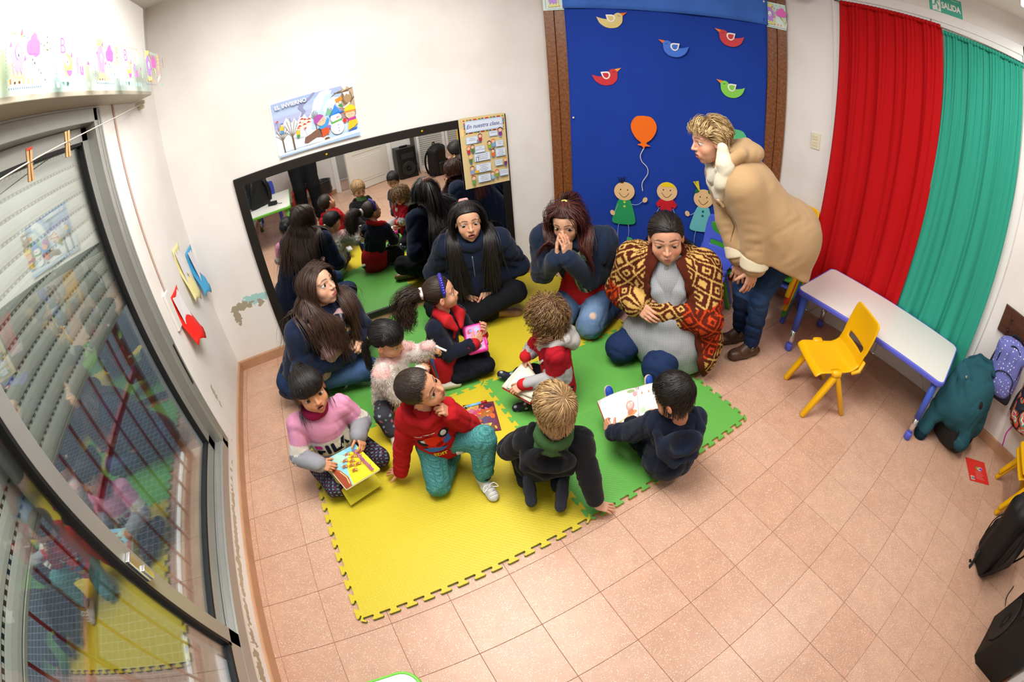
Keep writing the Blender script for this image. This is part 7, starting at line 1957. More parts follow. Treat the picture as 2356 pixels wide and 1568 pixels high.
CT = TP+HEM+[half(p.J['pel']+np.array((0, 0, -.155)), (-.35, .10, -1))]+sleeve_prims(p.J, .014, .072, .066, .058, stop=.03)
p.wear('coat', CT, WOOL, '#b3936c', disp=lambda P, a=wrinkle(.005, 24, 71), b=joint_rings(p.J, False, False), d=rings([(p.J['pel']+s_*.08-r_2*.1, U(s_+.4*f_2), .0045, .08, .16)]): a(P)+b(P)+d(P))
HD = [ell(n0-f_2*.085+s_*.02, (.125, .095, .065), axes=[r_2, U(f_2+.5*s_), U(s_-.5*f_2)], k=.04), ell(n0-f_2*.14-s_*.015, (.10, .07, .05), axes=[r_2, U(f_2+.4*s_), U(s_-.4*f_2)], k=.05)]
p.wear('hood', HD+loops([n0+r_2*.10+f_2*.02+s_*.06, n0+r_2*.115-f_2*.07+s_*.055, n0-f_2*.155+s_*.03, n0-r_2*.115-f_2*.07+s_*.055, n0-r_2*.10+f_2*.02+s_*.06], .030), WOOL, '#b3936c', .008, disp=wrinkle(.005, 25, 72))
rim = [n0-r_2*.085-f_2*.02+s_*.125, n0-r_2*.105+f_2*.03+s_*.065, n0-r_2*.085+f_2*.085-s_*.005, n0-r_2*.02+f_2*.125-s_*.065, n0+r_2*.06+f_2*.10-s_*.03, n0+r_2*.10+f_2*.03+s_*.05, n0+r_2*.08-f_2*.03+s_*.11]
p.wear('cream_collar', loops(rim, [.030, .042, .046, .044, .044, .040, .028], .02), WOOL, '#d9d0bb', .0075, disp=wrinkle(.006, 40, 73))
p.wear('neck_scarf', loops([n0-r_2*.06+f_2*.05+s_*.05, n0+f_2*.105+s_*.01, n0+r_2*.06+f_2*.06+s_*.05], .032, .02), COTTON, '#c9c2b2', .0075, disp=wrinkle(.008, 60, 74))
for q in 'LR': 
    d = U(p.J['wr'+q]-p.J['el'+q]); p.wear('turned_cuff', [cap(p.J['wr'+q]-d*.075, p.J['wr'+q]-d*.022, .078, .080, k=.01), half(p.J['wr'+q]-d*.012, d), half(p.J['wr'+q]-d*.082, -d)], WOOL, '#d9cdb2', .007)
tabp = trace(CT, [n0+f_2*.3-s_*.085-r_2*.035], -f_2)[0]
p.wear('collar_tab', [rbx(tabp+f_2*.006, (.035, .008, .028), .006, axes=[r_2, f_2, s_], k=.01)], WOOL, '#c1a27b', .005)
V, F = lathe([(.017, 0), (.018, .004), (.012, .007), (.010, .005)], 16); V = np.array(V); p.mesh('button', tabp+f_2*.014+V[:, :1]*r_2+V[:, 1:2]*s_+V[:, 2:]*f_2, F, mat('horn_button', '#8a6136', .35))
fr_l = [n0+f_2*.35-s_*(.14+.05*i)-r_2*.03 for i in range(9)]
seam_tube(p, 'front_seam', CT, fr_l, -f_2, .0028, mat('seam_thread', '#846642', .9))
p.wear('jeans', leg_prims(p.J, .0, .085, .094, .066, .052, .0), DENIM, jean('#1d2e4e', '#34507c', [J['knL'], J['knR']], .12), disp=lambda P, a=wrinkle(.010, 68, 75), b=joint_rings(p.J, False): a(P)+b(P))
for q, td in (('L', (-.96, .25, 0)), ('R', (-.95, .28, 0))):
    sh_ = shoe(p.o, p.base, p.J['an'+q]+np.array((-.01, 0, -.012)), td, (0, 0, 1), .262, '#4a3426', '#1d1613', LEATHER, .05, .14)
    V, F = tube([tuple(p.J['an'+q]+np.array((-.05, -.045, -.015))+np.array((.012*math.cos(t), -.004, .014*math.sin(t)))) for t in np.linspace(0, 6.283, 14)], .003, 6); p.mesh('boot_ring', V, F, mat('antique_brass', '#8a7a5a', .35, .5, metal=.8))
hr = Hair(p.h, np.random.default_rng(51), '#8a6d45', TP, 1.15, .30, ('#c2a878', .45))
hr.cap(.030, .0, .6)
hr.fall(roots(420, hr.rng, .02, lambda q: q[:, 1] < -.16), lambda l: np.stack([np.sign(l[:, 0])*.2, -.2+0*l[:, 0], -1+0*l[:, 0]], 1), .075, 10, .35, (.010, .026), .0018, face=False)
R_ = roots(420, hr.rng, .0, lambda q: (q[:, 2] < .30) & (q[:, 1] > -.25))
tg = np.stack([R_[:, 0]*1.05, R_[:, 1]*.3-.30, R_[:, 2]*.55-.07], 1)
hr.comb(R_, tg, 12, .04, .05, .05, .8, .0019, .04)
R_ = roots(1000, hr.rng, .0, lambda q: (q[:, 2] > .16))
tg = np.stack([R_[:, 0]*1.25-.10, R_[:, 1]*.25+.31, .27-.2*np.abs(R_[:, 0])], 1); bk = R_[:, 1] < -.02; tg[bk] = np.stack([R_[:, 0]*1.3, R_[:, 1]*.6-.30, R_[:, 2]*.25-.02], 1)[bk]
hr.comb(R_, tg, 13, .05, .075, .11, .9, .0019, .05)
hr.build(p.o, p.base)
ea = p.h.w((-.375, -.02, -.15))[0]; V, F = uvsphere(ea, .005, 10, 8); p.mesh('earring', V, F, mat('pearl', '#f0ece4', .15, .6))
# ================================================================ children
KS = .5
def kid_top(p, g=.0, hem=.0, **kw): return torso_prims(p.J, g, .094, .086, .088, .80, .036)+sleeve_prims(p.J, g, .037, .033, .027, **kw)
def kid_legs(p, g=0., stop=.015): return leg_prims(p.J, g, .045, .056, .045, .036, stop)
def kw_(p, seed, amp=.009, freq=75, legs=True):
    a, b = wrinkle(amp, freq, seed), joint_rings(p.J, True, legs); return lambda P: a(P)+b(P)
def ring_band(p, name, q, m, colr, r, w0=-.02, w1=.006):
    d = U(p.J['wr'+q]-p.J['el'+q]); return p.wear(name, [cap(p.J['wr'+q]+d*w0, p.J['wr'+q]+d*w1, r, r*.94, k=.006)], m, colr, .006)
def whorl(R, K, k, rng): 
    d = R-np.array(K); d /= np.linalg.norm(d, axis=1, keepdims=True)+1e-6
    return R+d*k+rng.normal(size=R.shape)*.02
def card_mesh(name, quad, th):
    """A thin board with four given corners."""
    q = np.array(quad, float); n = U(np.cross(q[1]-q[0], q[3]-q[0]))*th
    V = np.concatenate([q, q+n]); return V, [(3, 2, 1, 0), (4, 5, 6, 7), (0, 1, 5, 4), (1, 2, 6, 5), (2, 3, 7, 6), (3, 0, 4, 7)]
def on_quad(quad, off):
    q = np.array(quad, float); n = U(np.cross(q[1]-q[0], q[3]-q[0]))
    return lambda x, y, z: tuple(q[0]*(1-x)*(1-y)+q[1]*x*(1-y)+q[2]*x*y+q[3]*(1-x)*y+n*(off+z))
def bag(name, base, lab, cat, group=None): return tag(empty(name, tuple(base)), lab, cat, group)
def piece(e, name, VF, m, smooth=False): return mk(name, np.array(VF[0])-np.array(e.location), VF[1], m, e, smooth)

# ---------------------------------------------------------------- 6 girl in the pink sweatshirt
J = dict(pel=(.590, -1.250, .130), neck=(.584, -1.262, .398), head=(.594, -1.268, .528), shR=(.478, -1.258, .372), shL=(.694, -1.243, .376), elR=(.425, -1.315, .240), wrR=(.505, -1.392, .232), elL=(.755, -1.240, .245), wrL=(.722, -1.345, .268), knR=(.525, -1.425, .085), knL=(.770, -1.345, .085), anR=(.445, -1.230, .065), anL=(.715, -1.165, .07))
p = Person('small girl with a dark fringe in a pink sweatshirt holding a yellow picture book', J, ((.24, -.95, .14), (-.10, .05, 1), .198), '#c98e68', '#2a1a14', dict(lid=.012, open=.022, mw=.075, blush=.35, lip='#a85a50'), dict(R=((.72, -.50, -.10), (-.35, -.35, .75), HOLD), L=((.05, -.85, -.25), (.75, -.1, .55), HOLD)), True, gaze=(.1, 1, -.05))
s_, r_2, f_2 = body_axes(p.J); n0 = p.J['neck']
TP = kid_top(p, .012)
pink, cream, grey = np.array(c('#d38fae')), np.array(c('#d9d2c6')), np.array(c('#8f9096'))
def seg(P, a, b_):
    d = b_-a; L = np.linalg.norm(d); d = d/L; t = np.clip((P-a)@d, 0, L); return t, np.linalg.norm(P-a-np.outer(t, d), axis=1)
def fila_col(P):
    q = P-n0; v = q@s_; u = q@r_2
    C = np.tile(pink, (len(P), 1)); C[v < -.112] = cream; C[v < -.192] = grey
    for s in 'LR':
        a, e, w = p.J['sh'+s], p.J['el'+s], p.J['wr'+s]
        t1, d1 = seg(P, a, e); t2, d2 = seg(P, e, w); L1 = np.linalg.norm(e-a)
        side = (u > .07) if s == 'R' else (u < -.07)
        m1 = (d1 < .056) & side & (d1 <= d2); C[m1] = pink; C[m1 & (t1 > L1*.58)] = cream; C[m1 & (t1 > L1*.90)] = grey
        C[(d2 < .05) & (d2 < d1) & (side | (q@f_2 > .095))] = grey
    return C
p.wear('sweatshirt', TP, COTTON, fila_col, .0062, disp=kw_(p, 81))
def rr(x0, y0, x1, y1, r=.006, sk=0.):
    P = []
    for cx, cy, t in ((x1-r, y1-r, 0), (x0+r, y1-r, 1), (x0+r, y0+r, 2), (x1-r, y0+r, 3)):
        P += [(cx+r*math.cos(PI/2*t+PI/2*i/4)+sk*(cy+r*math.sin(PI/2*t+PI/2*i/4)), cy+r*math.sin(PI/2*t+PI/2*i/4)) for i in range(5)]
    return P
nv, pk2 = '#1b1d2e', '#c2348a'
logo = [([rr(-.098, .006, -.058, .030, .009)], pk2), ([rr(-.096, -.034, -.074, -.002, .008)], nv), ([rr(-.078, -.018, -.052, -.002, .007)], nv), ([rr(-.044, -.036, -.022, .030, .010)], nv), ([rr(-.010, -.036, .012, .030, .010)], nv), ([rr(-.010, -.036, .040, -.016, .008)], nv), ([[(.030, -.036), (.052, -.036), (.082, .032), (.060, .032)]], nv), ([[(.074, .010), (.088, -.018), (.098, -.036), (.080, -.036), (.074, -.02)]], nv)]
decal(p, 'chest_logo', [([[(x*.82, y*.85) for x, y in P] for P in ps], h_) for ps, h_ in logo], n0-s_*.150+f_2*.06, -r_2, s_, TP[:5], .0018, .004)
p.wear('turtleneck', loops([n0+s_*.036+r_2*.045*math.sin(t)+f_2*(.045*math.cos(t)+.006) for t in np.linspace(0, 6.283, 13)], .017, flat=(s_, 1.5)), COTTON, '#8f1b45', .006)
def leggings(P):
    n = np.sin(P@np.array([210., 80, 160]))*np.sin(P@np.array([-90., 190, 120])); C = np.tile(np.array(c('#23242c')), (len(P), 1))
    C[n > .45] = c('#6d7d8c'); C[n < -.6] = c('#6b2f52'); return C
p.wear('leggings', kid_legs(p), COTTON, leggings, .0062, disp=kw_(p, 82, .006))
hr = Hair(p.h, np.random.default_rng(61), '#17110f', TP, 1.3, .35)
hr.cap(.022)
hr.comb(roots(700, hr.rng, cond=lambda q: (q[:, 1] < .06)), (0, -.30, .44), 12, .02, .03, .035, w=.0011)
R_ = roots(800, hr.rng, cond=lambda q: (q[:, 1] > -.12) & (q[:, 2] > .22))
hr.comb(R_, np.stack([R_[:, 0]*1.25, .385-.10*np.abs(R_[:, 0]), .055+0*R_[:, 0]], 1), 12, .03, .045, .05, w=.0011, jit=.018)
hr.tail((0, -.34, .40), [(.1, .5, -.2), (.1, .2, -.9), (.1, .1, -1)], .15, 140, .01, .03, 14, .0011)
hr.fall(roots(150, hr.rng, cond=lambda q: (np.abs(q[:, 0]) > .26) & (q[:, 1] > -.15) & (q[:, 1] < .15)), lambda l: np.stack([np.sign(l[:, 0])*.3, .05+0*l[:, 0], -1+0*l[:, 0]], 1), .15, 16, .5, (.006, .02), .0008)
hr.build(p.o, p.base)
# her book
Q0 = np.array([(.526, -1.364, .212), (.695, -1.376, .252), (.757, -1.510, .192), (.582, -1.508, .145)])      # spine edge is 0-3
bk = bag('picture_book', (.64, -1.45, .02), 'yellow picture book titled Ocho monitos held open by the girl in pink', 'book')
cov = np.array([Q0[0], Q0[3], Q0[2], Q0[1]])              # x along the spine, y away from it
piece(bk, 'front_cover', card_mesh('', cov, .003), mat('book_board', '#e6d21f', .35, .4))
piece(bk, 'page_block', card_mesh('', cov+np.array((-.002, .001, -.009)), .008), mat('page_paper', '#e8e2d0', .7))
low = np.array([Q0[0]+(0, 0, -.012), Q0[3]+(-.005, .0, -.012), (.545, -1.508, .030), (.730, -1.472, .046)])
low = np.array([low[0], low[1]*.0+np.array((.560, -1.512, .036)), np.array((.735, -1.472, .050)), (.700, -1.36, .115)])
piece(bk, 'back_cover', card_mesh('', low, .003), mat('book_board_back', '#c9bb1e', .4))
a = Art(); a.rect(0, 0, 1, 1, '#ecd929').poly([(0, 0), (1, 0), (1, .22), (.72, .30), (.45, .42), (.22, .62), (.1, .8), (0, .86)], '#8fd0e2')
a.poly([(.0, .38), (.18, .60), (.35, .52), (.30, .28), (.1, .2)], '#aed8c8').poly([(.25, 0), (.48, .20), (.75, .26), (1, .18), (1, 0)], '#b5552b').poly([(.30, 0), (.52, .14), (.8, .20), (1, .12), (1, 0)], '#9c4322').line([(.50, .165), (.72, .215), (.92, .165)], .02, '#f0dc8a')
a.poly([(0, .62), (.12, .70), (.2, .86), (.1, 1), (0, 1)], '#7cc2e2').ell(.05, .9, .02, .02, '#f0b040').ell(.06, .12, .07, .035, '#a8502a', .5)
for x, y in ((.16, .62), (.30, .70), (.40, .60), (.30, .46), (.50, .52), (.55, .68), (.44, .36), (.66, .50)):
    a.ell(x, y, .035, .05, '#a9642e', .3).ell(x+.02, y+.055, .032, .032, '#8c5a3a').ell(x+.022, y+.052, .022, .02, '#d8a878')
    a.line([(x-.02, y+.02), (x-.05, y+.07), (x-.02, y+.12)], .010, '#a9642e').line([(x+.02, y+.02), (x+.07, y+.06), (x+.07, y+.12)], .010, '#a9642e').line([(x, y-.04), (x-.04, y-.09)], .010, '#a9642e').line([(x+.01, y-.04), (x+.05, y-.07)], .010, '#a9642e')
a.text('Ocho', .16, .82, .17, '#9a3a86', bold=.006).text('monitos', .48, .82, .17, '#9a3a86', bold=.006, maxw=.46)
a.build('cover_print', PRINT, bk, warp=lambda x, y, z, f=on_quad(cov, .0034), o=np.array(bk.location): tuple(np.array(f(x, y, z))-o), step=.00012)
a = Art(); a.rect(0, 0, 1, 1, '#c3b71d').poly([(0, 0), (.45, 0), (.5, .25), (.3, .45), (0, .6)], '#6aa9cf').ell(.35, .12, .16, .12, '#3f86c4').ell(.15, .05, .16, .10, '#cfcab2').line([(.55, .55), (.62, .35), (.75, .28), (.85, .36)], .06, '#a9642e').ell(.86, .40, .06, .06, '#8c5a3a')
a.build('back_print', PRINT, bk, warp=lambda x, y, z, f=on_quad(low, .0034), o=np.array(bk.location): tuple(np.array(f(x, y, z))-o))

# ---------------------------------------------------------------- 7 girl in the fluffy jumper
J = dict(pel=(.935, -.990, .125), neck=(.986, -1.060, .388), head=(.998, -1.068, .505), shR=(.925, -1.135, .368), shL=(1.070, -1.010, .372), elL=(1.155, -.985, .300), wrL=(1.183, -1.055, .372), elR=(.962, -1.150, .240), wrR=(1.105, -1.090, .272), knR=(.862, -1.160, .160), anR=(.872, -1.205, .07), knL=(1.045, -1.120, .120), anL=(1.03, -1.27, .075))
p = Person('girl with a black ponytail in a fluffy pink and white jumper', J, ((.74, -.60, -.22), (-.12, .05, 1), .190), '#cf9a76', '#241712', dict(lid=-.004, blush=.35, lip='#b0665c'), dict(R=((.75, .45, .1), (.1, -.4, .85), HOLD), L=((.75, -.10, -.45), (-.2, -.5, .8), HOLD)), True, gaze=(.1, 1, -.35))
TP = kid_top(p, .010)
def fluff(P):
    n = np.sin(P@np.array([24., 13, 37])+1.5*np.sin(P@np.array([11., 31, -17]))); b = np.sin((P-p.J['pel'])[:, 2]*46+1.2)
    C = mixc(np.tile(np.array(c('#d9d0c9')), (len(P), 1)), np.array(c('#d9b0ab')), sstep(b+.5*n, .4, 1.0)); return mixc(C, np.array(c('#b9b4ab')), .6*sstep(-b+.3*n, .6, 1.1))
jp = p.wear('fluffy_jumper', TP, KNIT, fluff, .0068, disp=lambda P, a=wrinkle(.006, 45, 91), b=wrinkle(.006, 170, 92): a(P)+b(P))
Vf = np.array([v.co[:] for v in jp.data.vertices])+p.base; Nf = np.array([v.normal[:] for v in jp.data.vertices])
rg = np.random.default_rng(5); ii = rg.integers(0, len(Vf), 7000)
B0 = Vf[ii]; dr = U_rows(Nf[ii]+rg.normal(size=(len(ii), 3))*.75+np.array((0, 0, -.35)))
ln = .006+.010*rg.random((len(ii), 1)); Pf = np.stack([B0, B0+dr*ln*.5, B0+dr*ln+np.array((0, 0, -.3))*ln], 1)
V, F = ribbon_mesh(Pf, np.repeat(np.cross(dr, rg.normal(size=dr.shape))[:, None], 3, 1), np.tile(np.array([.0007, .0006, .0002]), (len(ii), 1)))
fz_ = p.mesh('fluff', V, F, KNIT, jp, cols=np.repeat(fluff(B0)*1.02, 9, 0)); fz_['kind'] = 'stuff'
def flowers(P):
    n = np.sin(P@np.array([130., 70, 90]))+np.sin(P@np.array([-80., 140, 60])+1)+np.sin(P@np.array([60., -90, 150])); C = np.tile(np.array(c('#3a3b42')), (len(P), 1))
    C[n > 1.75] = c('#b86a78'); C[n < -1.8] = c('#8fa3a6'); return C
p.wear('leggings', kid_legs(p), COTTON, flowers, .0062, disp=kw_(p, 93, .004))
shoe(p.o, p.base, p.J['anR']+np.array((-.005, -.005, 0)), (-.25, -.75, -.30), (-.3, .2, .9), .150, '#c9c5bd', '#d8d5cc')
shoe(p.o, p.base, p.J['anL'], (.2, -.9, 0), (0, 0, 1), .150, '#c9c5bd', '#d8d5cc')
hr = Hair(p.h, np.random.default_rng(71), '#141010', TP, 1.3, .35)
hr.cap(.022, .0, .55)
hr.comb(roots(900, hr.rng, cond=lambda q: (q[:, 1] < .16)), (.02, -.43, -.08), 12, .02, .03, .03, w=.0011)
R_ = roots(600, hr.rng, cond=lambda q: (q[:, 1] > .0) & (q[:, 2] > .26))
hr.comb(R_, np.stack([R_[:, 0]*1.5, .375-.22*np.abs(R_[:, 0]), .06-.05*np.abs(R_[:, 0])], 1), 12, .03, .04, .045, w=.0011, jit=.018)
hr.tail((.02, -.45, -.08), [(-.35, .25, -.5), (-.1, .0, -1), (.05, -.05, -1)], .22, 200, .012, .022, 18, .0011, curl=.003, cfreq=90)
hr.build(p.o, p.base)
p.wear('hair_tie', [ell(p.h.w((.02, -.47, -.08))[0], (.014, .014, .014))], RUBBER, '#d9cf8c', .005)
bk = bag('blue_picture_book', (1.20, -.96, .06), 'blue picture book with a red spine held upright by the fluffy-jumper girl', 'book')
qb = np.array([(1.205, -.985, .115), (1.255, -.905, .095), (1.235, -.885, .265), (1.180, -.965, .275)])
piece(bk, 'cover', card_mesh('', qb, .012), mat('blue_board', '#2f6fb0', .4)); 
V, F = tube([tuple(qb[0]+(0, 0, 0)), tuple(qb[3])], .007, 8); piece(bk, 'spine', (V, F), mat('red_board', '#c1272d', .4), True)
a = Art(); a.ell(.6, .3, .25, .16, '#7fa3b8').ell(.6, .34, .12, .10, '#2a2f33').ell(.45, .75, .2, .08, '#e8e0c8'); a.build('print', PRINT, bk, warp=lambda x, y, z, f=on_quad(qb, .0126), o=np.array(bk.location): tuple(np.array(f(x, y, z))-o))
V, F = tube([(1.215, -1.085, .385), (1.250, -1.130, .372)], .0055, 8); tag(mk('marker_pen', V, F, mat('white_pen', '#e8e8e8', .35), None, True), 'white marker pen in the raised hand of the fluffy-jumper girl', 'pen')

# ---------------------------------------------------------------- 8 girl with the purple headband
J = dict(pel=(1.277, -.885, .130), neck=(1.342, -.868, .420), head=(1.338, -.897, .548), shR=(1.262, -.938, .383), shL=(1.418, -.845, .375), elR=(1.298, -.975, .235), wrR=(1.440, -.990, .250), elL=(1.468, -.845, .245), wrL=(1.512, -.940, .252), knR=(1.492, -.985, .085), anR=(1.300, -.975, .065), knL=(1.500, -.905, .085), anL=(1.240, -.860, .07))
p = Person('girl with curly ponytail and purple headband in a navy and red uniform', J, ((.92, -.24, .22), (-.16, .05, 1), .186), '#cf987a', '#2c1c15', dict(lid=.014, blush=.45, lip='#b0625c'), dict(R=((.70, .18, .35), (-.1, -.85, .3), HOLD), L=((.30, -.35, .70), (.65, -.45, .4), HOLD)), True, gaze=(0, 1, .1))
s_, r_2, f_2 = body_axes(p.J); n0 = p.J['neck']
TP = kid_top(p, .008, stop=.02)
p.wear('uniform_jacket', TP, FLEECE, '#1a1d2c', .0064, disp=kw_(p, 101))
p.wear('red_hem', [cap(p.J['pel']+s_*.005, p.J['pel']-s_*.035, .120, .118, k=.02, flat=(f_2, .86))], COTTON, '#a81f26', .007, disp=wrinkle(.004, 60, 102))
for q in 'LR': ring_band(p, 'red_cuff', q, COTTON, '#b3222a', .0335, -.038, .004)
for sg in (-1, 1): p.wear('red_collar', loops([n0-f_2*.045+s_*.03, n0+r_2*sg*.055+s_*.018, n0+r_2*sg*.052+f_2*.072-s_*.012, n0+r_2*sg*.022+f_2*.105-s_*.055], [.020, .030, .034, .016], .008, flat=(f_2, .55)), COTTON, '#b8242a', .005)
p.wear('red_placket', loops(list(trace(TP, [n0+f_2*.2-s_*.07, n0+f_2*.2-s_*.12], -f_2)), .011, flat=(f_2, .5)), COTTON, '#b8242a', .005)
p.wear('trousers', kid_legs(p, .004), COTTON, '#181a24', .0064, disp=kw_(p, 103, .006))
shoe(p.o, p.base, np.array((1.245, -.955, .060)), (.85, -.12, -.1), (-.2, .75, .5), .155, '#2a2a30', '#cfc9bd', sole_h=.30)
shoe(p.o, p.base, p.J['anL'], (-.9, .2, -.1), (0, .2, -.9), .155, '#2a2a30', '#cfc9bd')
hr = Hair(p.h, np.random.default_rng(81), '#2d1f18', TP, 1.35, .32)
hr.cap(.018)
hr.comb(roots(1100, hr.rng), (.0, -.43, .22), 12, .015, .03, .025, w=.0011)
hr.tail((.0, -.44, .22), [(-.75, .10, -.05), (-.30, .0, -1), (.05, -.05, -1)], .28, 420, .015, .07, 22, .0011, curl=.008, cfreq=95)
hr.build(p.o, p.base)
bt = p.h.w((.0, -.47, .22))[0]; p.wear('scrunchie', loops([bt+p.h.X*.020*math.cos(t)+p.h.Z*.020*math.sin(t) for t in np.linspace(0, 6.283, 9)], .010), COTTON, '#e3d0d0', .005, disp=wrinkle(.006, 150, 104))
hb = [p.h.w((.355*math.cos(t), .10+.06*math.sin(t), .10+.40*math.sin(t)))[0] for t in np.linspace(-.15, PI+.15, 22)]
p.wear('headband', loops(hb, .0065), RUBBER, '#33308c', .005)
for i in range(7):
    t = .15+.16*i; q = p.h.w((.38*math.cos(t), .12+.06*math.sin(t), .10+.42*math.sin(t)))[0]; V, F = uvsphere(q, .0095, 8, 6); p.mesh('sequin', V, F, mat('purple_sequin', '#4038b8', .15, .7, metal=.5))
bx_ = bag('pink_case', (1.46, -.95, .18), 'bright pink plastic case with stickers held by the headband girl', 'case')
qa = np.array([(1.400, -1.004, .195), (1.512, -1.030, .200), (1.520, -.893, .298), (1.432, -.866, .298)])
e1, e2 = U(qa[1]-qa[0]), U(qa[3]-qa[0]); nn_ = U(np.cross(e1, e2)); e2 = np.cross(nn_, e1); ctr = qa.mean(0)
o = soft('shell', [rbx(ctr, (.056, .082, .016), .012, axes=[e1, e2, nn_])], .005, mat('pink_plastic', attr=True, rough=.3, spec=.45), bx_, cols='#e0369a', base=bx_.location)
soft('clasp', [rbx(ctr+e1*.055, (.008, .05, .012), .006, axes=[e1, e2, nn_])], .004, mat('pink_plastic'), bx_, cols='#c02880', base=bx_.location)
a = Art(); a.ell(.3, .78, .14, .08, '#b02a2a', .4).ell(.35, .8, .08, .05, '#6a8ad8').ell(.7, .80, .12, .09, '#9ab0e0').ell(.6, .18, .16, .08, '#3f5a4a').ell(.3, .15, .03, .02, '#f0e8e0').ell(.85, .12, .03, .02, '#f0e8e0')
qf = np.array([ctr-e1*.05-e2*.075, ctr+e1*.05-e2*.075, ctr+e1*.05+e2*.075, ctr-e1*.05+e2*.075]); a.build('stickers', PRINT, bx_, warp=lambda x, y, z, f=on_quad(qf, .0166), o=np.array(bx_.location): tuple(np.array(f(x, y, z))-o))

# ---------------------------------------------------------------- 9 boy in the red sweatshirt
J = dict(pel=(1.045, -1.505, .210), neck=(1.005, -1.545, .456), head=(1.012, -1.562, .570), shR=(.935, -1.500, .405), shL=(1.095, -1.548, .415), elR=(.888, -1.480, .250), wrR=(.838, -1.480, .100), elL=(1.168, -1.570, .300), wrL=(1.092, -1.612, .445), knR=(.965, -1.610, .075), knL=(1.190, -1.650, .285), anL=(1.150, -1.680, .095), anR=(1.105, -1.440, .06))
p = Person('boy with cropped hair in a red sweatshirt and teal trousers, finger at his mouth', J, ((.70, -.60, .32), (-.72, .12, .78), .186), '#cc9474', '#2a1c15', dict(lid=.016, blush=.6, lip='#b0605a'), dict(R=((-.45, .55, -.35), (-.4, .2, .85), FLAT), L=((-.50, -.10, .80), (.75, -.45, .35), POINT)), True, gaze=(.05, 1, .25))
s_, r_2, f_2 = body_axes(p.J); n0 = p.J['neck']
TP = kid_top(p, .007)
p.wear('sweatshirt', TP, COTTON, '#a81a1f', .0062, disp=kw_(p, 111))
rg = np.random.default_rng(17)
shp = [([ellp(.0, .0, .052, .045, .2)], '#c8281c'), ([ellp(-.045, .0, .028, .022, .4)], '#1f2026'), ([ellp(-.040, .010, .016, .010, .2)], '#c9d3dc'), ([ellp(.048, .038, .022, .026, 0)], '#22242c'), ([ellp(.048, .042, .012, .016, 0)], '#c9cfd8'), ([[(-.06, -.045), (-.02, -.03), (.045, -.05), (.02, -.066), (-.04, -.07)]], '#3f6fc4'), ([[(.03, -.005), (.062, .02), (.066, -.02), (.04, -.03)]], '#3a62b0'), ([ellp(-.008, .012, .030, .032)], '#d8321c'), ([ellp(.018, -.018, .02, .012, .6)], '#8f1414'), (text_polys('EDIT', .028, .0, -.102, .0012), '#d9c32a'), ([[(-.07, .035), (-.035, .052), (-.036, .055), (-.072, .038)], [(-.03, .058), (.02, .062), (.02, .065), (-.03, .061)]], '#d9d2cc')]
decal(p, 'chest_print', shp, n0-s_*.125+f_2*.05, -r_2, s_, TP[:5], .002, .004)
p.wear('hood', [ell(n0-f_2*.060-s_*.005, (.075, .055, .035), axes=[r_2, U(f_2+.4*s_), U(s_-.4*f_2)], k=.03)]+loops([n0+r_2*.055+f_2*.035+s_*.0, n0+r_2*.062-f_2*.02+s_*.02, n0-f_2*.075+s_*.02, n0-r_2*.062-f_2*.02+s_*.02, n0-r_2*.055+f_2*.035+s_*.0, n0+f_2*.06-s_*.02, n0+r_2*.055+f_2*.035], .020), COTTON, '#a51a1f', .006, disp=wrinkle(.005, 60, 112))
def heather(P):
    n = np.sin(P@np.array([300., 90, 700])+2*np.sin(P@np.array([150., 210, 60]))); return mixc(np.tile(np.array(c('#2f6d6c')), (len(P), 1)), np.array(c('#5a9a98')), .5+.5*n)
p.wear('trousers', kid_legs(p, .008, .03), COTTON, heather, .006, disp=kw_(p, 113))
for q in 'L':
    d = U(p.J['an'+q]-p.J['kn'+q]); p.wear('ankle_cuff', [cap(p.J['an'+q]-d*.035, p.J['an'+q]-d*.008, .038, .036, k=.004)], COTTON, lambda P: np.where((np.floor((P@d)*90) % 2 == 0)[:, None], np.array(c('#4a9aa6')), np.array(c('#1d2730'))), .005)
pl_ = trace(TP+kid_legs(p, .008), [p.J['pel']+f_2*.25-r_2*.075+s_*.01], -f_2)[0]; p.wear('label_patch', [rbx(pl_, (.016, .004, .011), .003, axes=[r_2, f_2, s_])], COTTON, '#d5d5d5', .003)
sL = shoe(p.o, p.base, p.J['anL']+np.array((0, -.008, -.01)), (.05, -1, -.22), (0, -.2, 1), .165, '#d5d5d8', '#c6c6c9', sole_h=.13)
shoe(p.o, p.base, p.J['anR'], (.2, .95, -.1), (0, .3, -.9), .160, '#d5d5d8', '#c6c6c9')
A_ = p.J['anL']+np.array((0, -.008, -.01))
for i in range(4): V, F = tube(spline([tuple(A_+np.array((-.018, -.045-.014*i, -.006-.007*i))), tuple(A_+np.array((0, -.048-.014*i, .004-.008*i))), tuple(A_+np.array((.018, -.045-.014*i, -.006-.007*i)))], 4), .0022, 6); p.mesh('lace', V, F, mat('white_lace', '#e6e6e4', .8), sL)
for sg in (-1, 1): V, F = tube(spline([tuple(A_+np.array((0, -.046, .006))), tuple(A_+np.array((sg*.022, -.05, .016))), tuple(A_+np.array((sg*.034, -.066, .0))), tuple(A_+np.array((sg*.012, -.056, .0)))], 5), .002, 6); p.mesh('lace', V, F, mat('white_lace'), sL)
hr = Hair(p.h, np.random.default_rng(91), '#2c2019', None, 1.05, .18)
hr.cap(.026, .0, .95)
R_ = roots(3200, hr.rng, .0); hr.comb(R_, whorl(R_, (.05, -.30, .42), .12, hr.rng), 4, .012, .018, .006, w=.0009)
hr.build(p.o, p.base)

